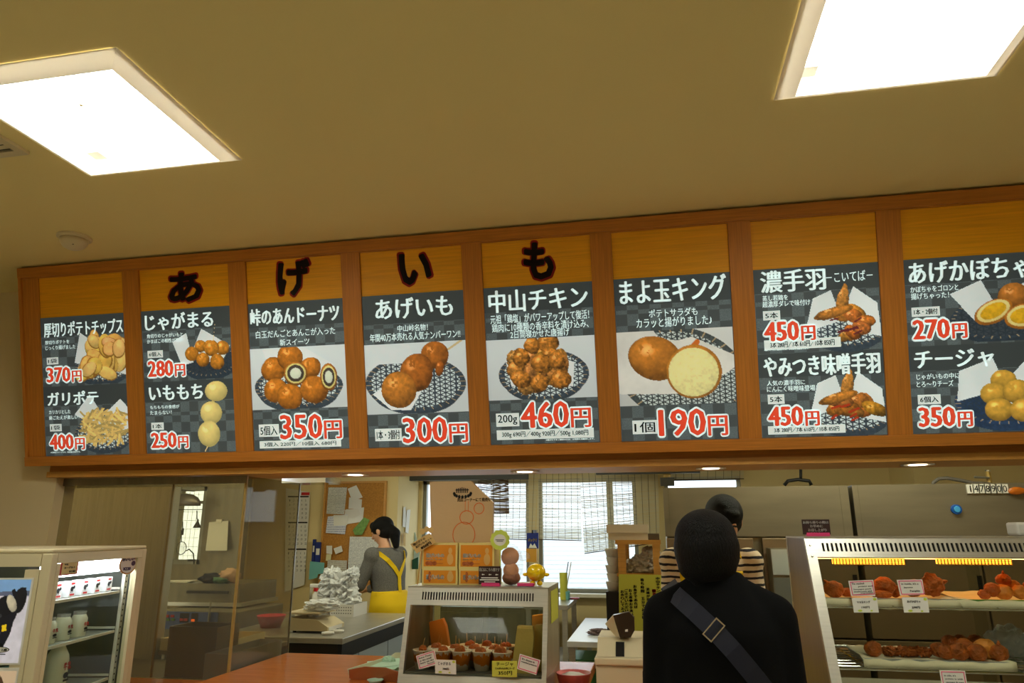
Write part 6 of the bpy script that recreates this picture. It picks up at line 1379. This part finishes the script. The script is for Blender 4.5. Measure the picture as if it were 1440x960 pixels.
# cow poster on the left face
def lface(px, py):
    d = ray(px, py); n = E1; t = C0.dot(n)/d.dot(n); p = d*t; return (p-C0).dot(E2), CZ+p.z
ya, za_ = lface(49, 812); yb, zb_ = lface(33, 934)
ya = lface(49, 812)[0]; h = za_-zb_; w_ = h*.72
t = T('cow_poster', 'framed-white poster of a black cow lying in snow, on the fridge glass', 'poster', C0+E2*(ya+w_/2)+n2*.004+Vector((0, 0, zb_)))
pl = Plane(C0+E2*(ya+w_)-E1*.0035+Vector((0, 0, za_)), -E2, (0, 0, -1), w_, h)
b = MB().use(M_white); rect(b, pl, 0, 1, 0, 1, -.0005, .001); b.build('sheet', parent=t)
p = Pic(8, 292, 8, 392, 3.0, bg=(196, 192, 210)); p.poly([(0, 0), (300, 0), (300, 70), (0, 80)], (120, 160, 206)); p.poly([(0, 70), (300, 60), (300, 84), (0, 92)], (90, 96, 120)); p.poly([(0, 92), (160, 84), (300, 90), (300, 400), (0, 400)], (206, 202, 214), .12)
bk = (24, 24, 32)
p.ball(190, 150, 46, 70, bk, -.5, .1, 20, .8, .05, 0); p.ball(246, 105, 34, 62, bk, .1, .1, 20, .8, .05, 0); p.poly([(196, 60), (212, 50), (232, 80), (214, 92)], bk); p.poly([(250, 50), (272, 44), (268, 84)], bk)
p.ball(208, 120, 22, 44, (206, 196, 190), -.5, .1, 20, .8, .05, 0); p.ball(170, 190, 34, 30, bk, 0, .1); p.poly([(150, 200), (240, 150), (226, 260), (190, 350), (160, 350), (176, 260)], bk); p.poly([(178, 222), (200, 216), (204, 246), (182, 250)], (236, 200, 30)); p.poly([(60, 220), (150, 200), (150, 400), (80, 400)], (170, 168, 190), .2)
p.mesh(pl, t, .0012, 'cow_picture', scale=(300, 400))
b = MB().use(M_ink); disc(b, pl, .62, .83, .17, .035, .0018, 24); disc(b, pl, .62, .785, .06, .03, .0018, 12); b.build('logo_oval', parent=t)
b = MB().use(M_paper); disc(b, pl, .62, .83, .155, .028, .0022, 24); b.build('logo_field', parent=t)
b = MB().use(M_ink); text(b, pl, 'ミルク工房', .49, .75, .815, .845, .0026, .003); rect(b, pl, .50, .74, .875, .885, .0026); b.build('logo_lettering', parent=t)
t = T('goods_poster', 'second poster below the cow one, brown and cream, mostly cut off', 'poster', C0+E2*(ya+w_/2)+n2*.004+Vector((0, 0, zb_-.24)))
pl = Plane(C0+E2*(ya+w_)-E1*.0035+Vector((0, 0, zb_-.008)), -E2, (0, 0, -1), w_, .23)
b = MB().use(M_white); rect(b, pl, 0, 1, 0, 1, -.0005, .001); b.build('sheet', parent=t); p = Pic(8, 292, 8, 192, 4, bg=(206, 180, 150)); p.ball(180, 60, 60, 50, (90, 60, 40), 0, .3); p.line([(240, 60), (200, 190)], 14, (150, 110, 70)); p.mesh(pl, t, .0012, 'goods_picture', scale=(300, 200))
# ================================================================== PEOPLE
def capsules(parts, voxel, name, m, parent, xf, smooth_it=6, keep=None):
    b = MB(xf)
    for q in parts:
        if q[0] == 'c':      # tapered limb
            _, p0, p1, r0, r1 = q; p0, p1 = Vector(p0), Vector(p1); n = 6
            pts = [p0.lerp(p1, i/n) for i in range(n+1)]; b.tube(pts, [r0+(r1-r0)*i/n for i in range(n+1)], 16)
            b.blob(p0, r0, 0, 1, 0, 3); b.blob(p1, r1, 0, 1, 0, 3)
        elif q[0] == 'e': b.blob(q[1], q[2], 0, 1, 0, 4, q[3] if len(q) > 3 else None)
        elif q[0] == 'l':    # loft of ellipses: (cx, cy, z, a, b)
            n = 28; vs = []; fs = []; rr_ = q[1]
            for (cx, cy, z, a, bb) in rr_:
                for j in range(n):
                    an = 2*math.pi*j/n; ca, sa = math.cos(an), math.sin(an); e = .85
                    vs.append((cx+a*math.copysign(abs(ca)**e, ca), cy+bb*math.copysign(abs(sa)**e, sa), z))
            for i in range(len(rr_)-1):
                for j in range(n): fs.append((i*n+j, i*n+(j+1) % n, (i+1)*n+(j+1) % n, (i+1)*n+j))
            fs += [tuple(range(n))[::-1], tuple(range((len(rr_)-1)*n, len(rr_)*n))]; b.add(vs, fs)
    b.use(m)
    me = bpy.data.meshes.new('tmp'); me.from_pydata([tuple(v) for v in b.v], [], b.f); o = bpy.data.objects.new('tmp', me); COL.objects.link(o)
    bm = bmesh.new(); bm.from_mesh(me); bmesh.ops.recalc_face_normals(bm, faces=bm.faces[:]); bm.to_mesh(me); bm.free()
    r = o.modifiers.new('r', 'REMESH'); r.mode = 'VOXEL'; r.voxel_size = voxel; r.use_smooth_shade = True
    s_ = o.modifiers.new('s', 'SMOOTH'); s_.factor = .5; s_.iterations = smooth_it
    out = bpy.data.meshes.new_from_object(o.evaluated_get(bpy.context.evaluated_depsgraph_get()))
    bpy.data.objects.remove(o); bpy.data.meshes.remove(me)
    v = np.empty(len(out.vertices)*3, 'f'); out.vertices.foreach_get('co', v); v = v.reshape(-1, 3)
    f = [tuple(p.vertices) for p in out.polygons]; bpy.data.meshes.remove(out)
    if keep is not None:
        ok = keep(v, np.array(xf.inverted())); f = [q for q in f if all(ok[i] for i in q)]
        used = sorted({i for q in f for i in q}); mp = {a: k for k, a in enumerate(used)}; f = [tuple(mp[i] for i in q) for q in f]; v = v[used]
    c = MB().use(m); c.v = [tuple(map(float, q)) for q in v]; c.f = f; c.m = [0]*len(f)
    return c.build(name, parent=parent, smooth=True)
def local(v, inv_): h = np.concatenate([v, np.ones((len(v), 1))], 1); return (h @ inv_.T)[:, :3]
def person(lab, loc, rz, H, lean=0, head=(0, 0), head_off=(0, 0), arms=None, top=M_jkt, top_grow=.014, hz=.925, hair=None, torso_w=1.0, long_=False, legm=M_pants, bottom_z=.50):
    t = T('person', lab, 'person', loc)
    X = Matrix.Translation(loc) @ Matrix.Rotation(rz, 4, 'Z')
    k = H; lz = lambda z: (lean*max(0, z-.53)*k)      # forward offset with height
    def P(x, y, z): return (x*k, y*k+lz(z), z*k)
    w = torso_w
    rings = lambda g: [(0, lz(z), z*k, a*w*k+g, b_*k+g) for z, a, b_ in ((.47, .092, .064), (.53, .100, .072), (.58, .094, .066), (.63, .080, .058), (.68, .086, .062), (.73, .096, .068), (.78, .102, .064), (.815, .088, .052), (.84, .045, .036))]
    sh = {s: P(s*.098*w, 0, .803) for s in (-1, 1)}
    A = arms or {s: (P(s*.128*w, .01, .64), P(s*.125*w, .06, .50)) for s in (-1, 1)}
    limbs = []
    def arm(s, g):
        e, wr = A[s]; return [('c', sh[s], e, .030*k+g, .024*k+g), ('c', e, wr, .024*k+g, .016*k+g)]
    hx, hy = head_off; hc = Vector(P(hx, hy, hz)); R = Matrix.Rotation(head[1], 3, 'Z') @ Matrix.Rotation(head[0], 3, 'X')
    def Hd(x, y, z): return hc+R @ Vector((x*k, y*k, z*k))
    body = [('l', rings(0))]+arm(-1, 0)+arm(1, 0)
    body += [('c', P(0, -.004, .82), tuple(hc+Vector((0, -.006*k, -.03*k))), .033*k, .031*k)]
    body += [('e', Hd(0, -.004, .018), (.047*k, .058*k, .052*k), R), ('e', Hd(0, .012, -.022), (.036*k, .042*k, .042*k), R), ('e', Hd(0, .030, -.048), (.018*k, .018*k, .014*k), R),
             ('c', Hd(0, .054, .004), Hd(0, .066, -.016), .006*k, .009*k), ('e', Hd(0, .052, -.034), (.014*k, .007*k, .006*k), R)]
    for s in (-1, 1):
        body += [('e', Hd(s*.048, -.004, -.008), (.006*k, .012*k, .019*k), R), ('e', Hd(s*.018, .049, .004), (.010*k, .006*k, .006*k), R)]
        body += [('c', P(s*.048, 0, .50), P(s*.052, .006, .28), .052*k, .034*k), ('c', P(s*.052, .006, .28), P(s*.054, -.006, .045), .034*k, .021*k), ('c', P(s*.054, -.008, .022), P(s*.056, .055, .014), .020*k, .014*k)]
        e, wr = Vector(A[s][0]), Vector(A[s][1]); d = (wr-e).normalized(); side = d.cross(Vector((0, 0, 1))).normalized(); nrm = side.cross(d).normalized()
        pc = wr+d*.030*k; body += [('c', wr, wr+d*.045*k, .014*k, .017*k)]
        for i, ln in enumerate((.038, .044, .041, .032)):
            b0 = wr+d*.046*k+side*(i-1.5)*.0115*k; b1 = b0+d*ln*.55*k-nrm*.004*k; b2 = b1+d*ln*.4*k-nrm*.014*k; body += [('c', b0, b1, .0052*k, .0048*k), ('c', b1, b2, .0048*k, .0038*k)]
        th = wr+d*.018*k-side*.016*k*s; body += [('c', th, th+d*.026*k-side*.018*k*s-nrm*.006*k, .0065*k, .0055*k), ('c', th+d*.026*k-side*.018*k*s-nrm*.006*k, th+d*.044*k-side*.019*k*s-nrm*.012*k, .0055*k, .0044*k)]
    capsules(body, .0062, 'body', M_skin, t, X, 3)
    # eyes
    for s in (-1, 1): MB(X).use(M_black).blob(Hd(s*.018, .0535, .004), (.007*k, .003*k, .0028*k), 0, 1, 0, 2, R).build('eye', parent=t, smooth=True)
    MB(X).use(mat('lips', (180, 90, 84), .5)).blob(Hd(0, .0575, -.034), (.011*k, .003*k, .003*k), 0, 1, 0, 2, R).build('mouth', parent=t, smooth=True)
    g = top_grow; tp = [('l', [q for q in rings(g) if q[2] >= bottom_z*k-.001])]+arm(-1, g*.8)+arm(1, g*.8)+[('e', sh[s], (.036*k+g, .034*k+g, .034*k+g)) for s in (-1, 1)]
    return t, X, k, rings, Hd, R, sh, A, P, hc, tp, arm, g
def pants(t, X, k, P, rings, m=M_pants):
    q = [('l', [r for r in rings(.010) if r[2] <= .60*k])]
    for s in (-1, 1): q += [('c', P(s*.048, 0, .50), P(s*.052, .006, .28), .052*k+.012, .038*k+.010), ('c', P(s*.052, .006, .28), P(s*.054, -.004, .055), .038*k+.010, .030*k+.008)]
    capsules(q, .011, 'trousers', m, t, X, 5)
    for s in (-1, 1): capsules([('c', P(s*.054, -.012, .018), P(s*.057, .062, .012), .026*k, .019*k)], .008, 'shoe', M_black, t, X, 3)
# ---- customer, seen from behind
cu = aY(1012, 850, 2.05); cl = aY(1000, 750, 2.05)
r_ = person('customer seen from behind in a black jacket with a navy shoulder strap', (cu.x-.005, 2.05, 0), 0, 1.53, lean=0, head=(-.12, .05), head_off=((cl.x-.012-cu.x)/1.53, 0), hz=.910, torso_w=.95,
    arms={s: ((s*.160, .0, .98), (s*.13, .14, .93)) for s in (-1, 1)})
t, X, k, rings, Hd, R, sh, A, P, hc, tp, arm, g = r_
pants(t, X, k, P, rings)
jk = [('l', [(0, 0, .70, .180, .130), (0, 0, .85, .172, .126), (0, 0, .98, .164, .122), (0, 0, 1.10, .164, .120), (0, -.004, 1.20, .158, .112), (0, -.006, 1.25, .132, .092), (0, -.008, 1.305, .085, .070), (.0, -.008, 1.345, .064, .056)])]
for s in (-1, 1): jk += [('c', (s*.136, 0, 1.226), (s*.160, 0, .98), .062, .050), ('c', (s*.160, 0, .98), (s*.135, .12, .935), .050, .036), ('c', (s*.045, -.01, 1.305), (s*.136, 0, 1.232), .034, .060)]
capsules(jk, .010, 'jacket', M_jkt, t, X, 5)
capsules([('l', [(hc.x*.4, -.006, 1.315, .070, .062), (hc.x*.6, -.004, 1.36, .058, .054), (hc.x*.6, -.002, 1.372, .056, .050)])], .007, 'collar', M_jkt, t, X, 2)
# hair: rounded bob down to the nape
def hairdo(parts, t, X, vox=.0065): return capsules(parts, vox, 'hair', M_hair, t, X, 4)
hairdo([('e', Hd(0, -.008, .022), (.0535*k, .064*k, .052*k), R), ('e', Hd(0, -.012, .006), (.0565*k, .061*k, .052*k), R), ('e', Hd(0, -.014, -.006), (.055*k, .057*k, .040*k), R), ('e', Hd(-.002, -.016, -.024), (.050*k, .046*k, .033*k), R), ('c', Hd(-.018, -.026, -.028), Hd(-.018, -.026, -.062), .024*k, .009*k), ('c', Hd(.016, -.026, -.028), Hd(.022, -.026, -.056), .022*k, .010*k)], t, X)
# strap over the left shoulder to the right hip, following the jacket's back
Xi = X.inverted()
def back_pt(px, py):
    """point of the jacket's back seen at the pixel: walk the ray to the loft surface"""
    d = ray(px, py); 
    for i in range(400):
        s_ = 1.7+.0015*i; p = Xi @ (Vector((0, 0, CZ))+d*(s_/d.y))
        z = p.z; a, b_ = (.182, .122) if z < 1.20 else (.182-(z-1.20)*.7, .114-(z-1.20)*.35)
        if abs(p.x/a)**2+abs(p.y/b_)**2 < 1.0 or s_ > 2.1: return Vector((p.x, p.y-.012, p.z))
    return p
path = [(941, 832), (948, 834), (958, 843), (975, 858), (1003, 884), (1030, 913), (1055, 943), (1075, 968)]
pts = [back_pt(*q) for q in path]; pts[0] = pts[0]+Vector((-.0, .05, .02))
b = MB(X).use(M_navy); hw = .023; vs = []; fs = []
for i, p in enumerate(pts):
    d = (pts[min(i+1, len(pts)-1)]-pts[max(i-1, 0)]).normalized(); sd = d.cross(Vector((0, -1, 0))).normalized(); vs += [p-sd*hw, p+sd*hw, p+sd*hw+Vector((0, .004, 0)), p-sd*hw+Vector((0, .004, 0))]
for i in range(len(pts)-1):
    for j in range(4): fs.append((i*4+j, i*4+(j+1) % 4, i*4+4+(j+1) % 4, i*4+4+j))
b.add(vs, fs); st = b.build('shoulder_strap', parent=t, smooth=False, label='navy webbing strap across the back')
c = back_pt(1003, 884)+Vector((0, -.004, 0)); Mx = X @ Matrix.Translation(c) @ Matrix.Rotation(-.82, 4, 'Y').inverted()
b = MB(X @ Matrix.Translation(c) @ Matrix.Rotation(.75, 4, 'Y')).use(M_chrome)
for q in (((-.014, -.002, -.027), (-.011, .002, .027)), ((.011, -.002, -.027), (.014, .002, .027)), ((-.011, -.002, -.027), (.011, .002, -.0235)), ((-.011, -.002, .0235), (.011, .002, .027))): b.box(*q)
b.build('buckle', parent=st, kind='stuff')
# ---- clerk facing the customer
ck = aY(1000, 800, 3.78)
t, X, k, rings, Hd, R, sh, A, P, hc, tp, arm, g = person('clerk in a striped top and yellow apron, mostly hidden behind the customer', (ck.x, 3.80, 0), math.pi-.05, 1.62, lean=.12, head=(-.42, .12), head_off=(-(aY(1019, 740, 3.76).x-ck.x)/1.62, .02), torso_w=1.12,
    arms={s: ((s*.205, .10, 1.03), (s*.12, .17, 1.0)) for s in (-1, 1)})
pants(t, X, k, P, rings)
for s in (-1, 1): tp += [('c', (s*.205, .10, 1.03), (s*.12, .17, 1.0), .046, .034), ('c', sh[s], (s*.205, .10, 1.03), .052, .046)]
capsules([q for q in tp], .010, 'striped_top', M_strp, t, X, 4)
capsules([('l', [q for q in rings(g+.012) if q[2] <= .79*k])], .012, 'apron', M_apr, t, X, 3, keep=lambda v, iv: (lambda L: (L[:, 1]-.12*np.maximum(0, L[:, 2]-.53*k) > .01) & (np.abs(L[:, 0]) < .150))(local(v, iv)))
for s in (-1, 1):
    pts_ = [Vector((s*.120, .125, .775*k)), Vector((s*.118, .112, .815*k)), Vector((s*.105, .065, .850*k)), Vector((s*.09, -.01, .853*k))]
    b = MB(X).use(M_apr)
    for i in range(3): b.slab([pts_[i]+Vector((-.026, 0, 0)), pts_[i]+Vector((.026, 0, 0)), pts_[i+1]+Vector((.026, 0, 0)), pts_[i+1]+Vector((-.026, 0, 0))], (0, .006, .006))
    b.build('apron_strap', parent=t, kind='stuff')
hairdo([('e', Hd(0, -.008, .020), (.0555*k, .064*k, .054*k), R), ('e', Hd(0, -.014, -.008), (.055*k, .052*k, .046*k), R), ('e', Hd(0, .038, .032), (.040*k, .020*k, .020*k), R)], t, X)
# ---- woman working at the fridge table
wk = aY(550, 850, 5.74)
fz = math.radians(68)      # faces left and a little away
t, X, k, rings, Hd, R, sh, A, P, hc, tp, arm, g = person('woman with a ponytail in a grey top and yellow apron at the fridge table', (wk.x, 5.74, 0), fz, 1.57, lean=.18, head=(-.35, .15), head_off=(0, .012), torso_w=1.04,
    arms={-1: ((-.20, .16, 1.03), (-.12, .36, .99)), 1: ((.20, .12, 1.02), (.10, .33, .98))})
pants(t, X, k, P, rings)
for s in (-1, 1): tp += [('c', sh[s], A[s][0], .048, .046), ('c', A[s][0], Vector(A[s][0]).lerp(Vector(A[s][1]), .7), .046, .038)]
tp = [q for q in tp if not (q[0] == 'c' and q[4] < .036)]
capsules(tp, .010, 'knit_top', M_gray, t, X, 4)
ly = lambda z: .18*max(0, z-.53*k)
capsules([('l', [(0, 0, .26*k, .19, .16), (0, 0, .40*k, .195, .16), (0, 0, .50*k, .19, .155), (0, 0, .56*k, .182, .146), (0, ly(.60*k), .615*k, .160, .128), (0, ly(.62*k), .63*k, .150, .116)])], .011, 'apron_skirt', M_apr, t, X, 4)
capsules([('l', [(0, ly(q[2]), q[2], q[3], q[4]) for q in rings(g+.010) if .60*k <= q[2] <= .80*k])], .012, 'apron_bib', M_apr, t, X, 3, keep=lambda v, iv: (lambda L: (L[:, 1]-.18*np.maximum(0, L[:, 2]-.53*k) > .02) & (np.abs(L[:, 0]) < .12))(local(v, iv)))
def tz(an, z, g2=.022):
    rs = rings(g2)
    for a, c in zip(rs[:-1], rs[1:]):
        if a[2] <= z <= c[2]: f = (z-a[2])/(c[2]-a[2]); A_, B_ = a[3]+(c[3]-a[3])*f, a[4]+(c[4]-a[4])*f; return Vector((A_*math.cos(an), a[1]+(c[1]-a[1])*f+B_*math.sin(an), z))
    return Vector((0, 0, z))
def strap(pts, nm='apron_strap', w_=.017):
    b = MB(X).use(M_apr); vs = []; fs = []
    for i, p in enumerate(pts):
        d = (pts[min(i+1, len(pts)-1)]-pts[max(i-1, 0)]).normalized(); n = Vector((p.x, p.y-.18*max(0, p.z-.53*k), .02)).normalized(); sd = d.cross(n).normalized(); vs += [p-sd*w_, p+sd*w_, p+sd*w_+n*.005, p-sd*w_+n*.005]
    for i in range(len(pts)-1):
        for j in range(4): fs.append((i*4+j, i*4+(j+1) % 4, i*4+4+(j+1) % 4, i*4+4+j))
    b.add(vs, fs); b.build(nm, parent=t)
B = -math.pi/2
strap([tz(B, .615*k), tz(B, .66*k), tz(B, .70*k)])
for s in (-1, 1): strap([tz(B, .70*k), tz(B+s*.25, .74*k), tz(B+s*.55, .78*k, .030), tz(B+s*.95, .812*k, .034), tz(B+s*1.57, .822*k, .036), tz(B+s*2.1, .80*k, .034)])
strap([tz(B+i*.2, .615*k, .026) for i in range(-8, 9)], 'waist_tie', .014)
hairdo([('e', Hd(0, -.008, .020), (.053*k, .063*k, .053*k), R), ('e', Hd(0, -.020, -.012), (.046*k, .046*k, .040*k), R), ('c', Hd(0, .040, .040), Hd(0, .056, .020), .026*k, .012*k), ('c', Hd(0, -.050, -.01), Hd(0, -.068, -.040), .028*k, .032*k), ('c', Hd(0, -.068, -.040), Hd(0, -.060, -.100), .032*k, .018*k)], t, X)
MB(X).use(mat('hair_tie', (190, 176, 120), .6)).blob(Hd(0, -.062, .002), (.014*k, .006*k, .016*k), 0, 1, 0, 2, R).build('hair_tie', parent=t, smooth=True)
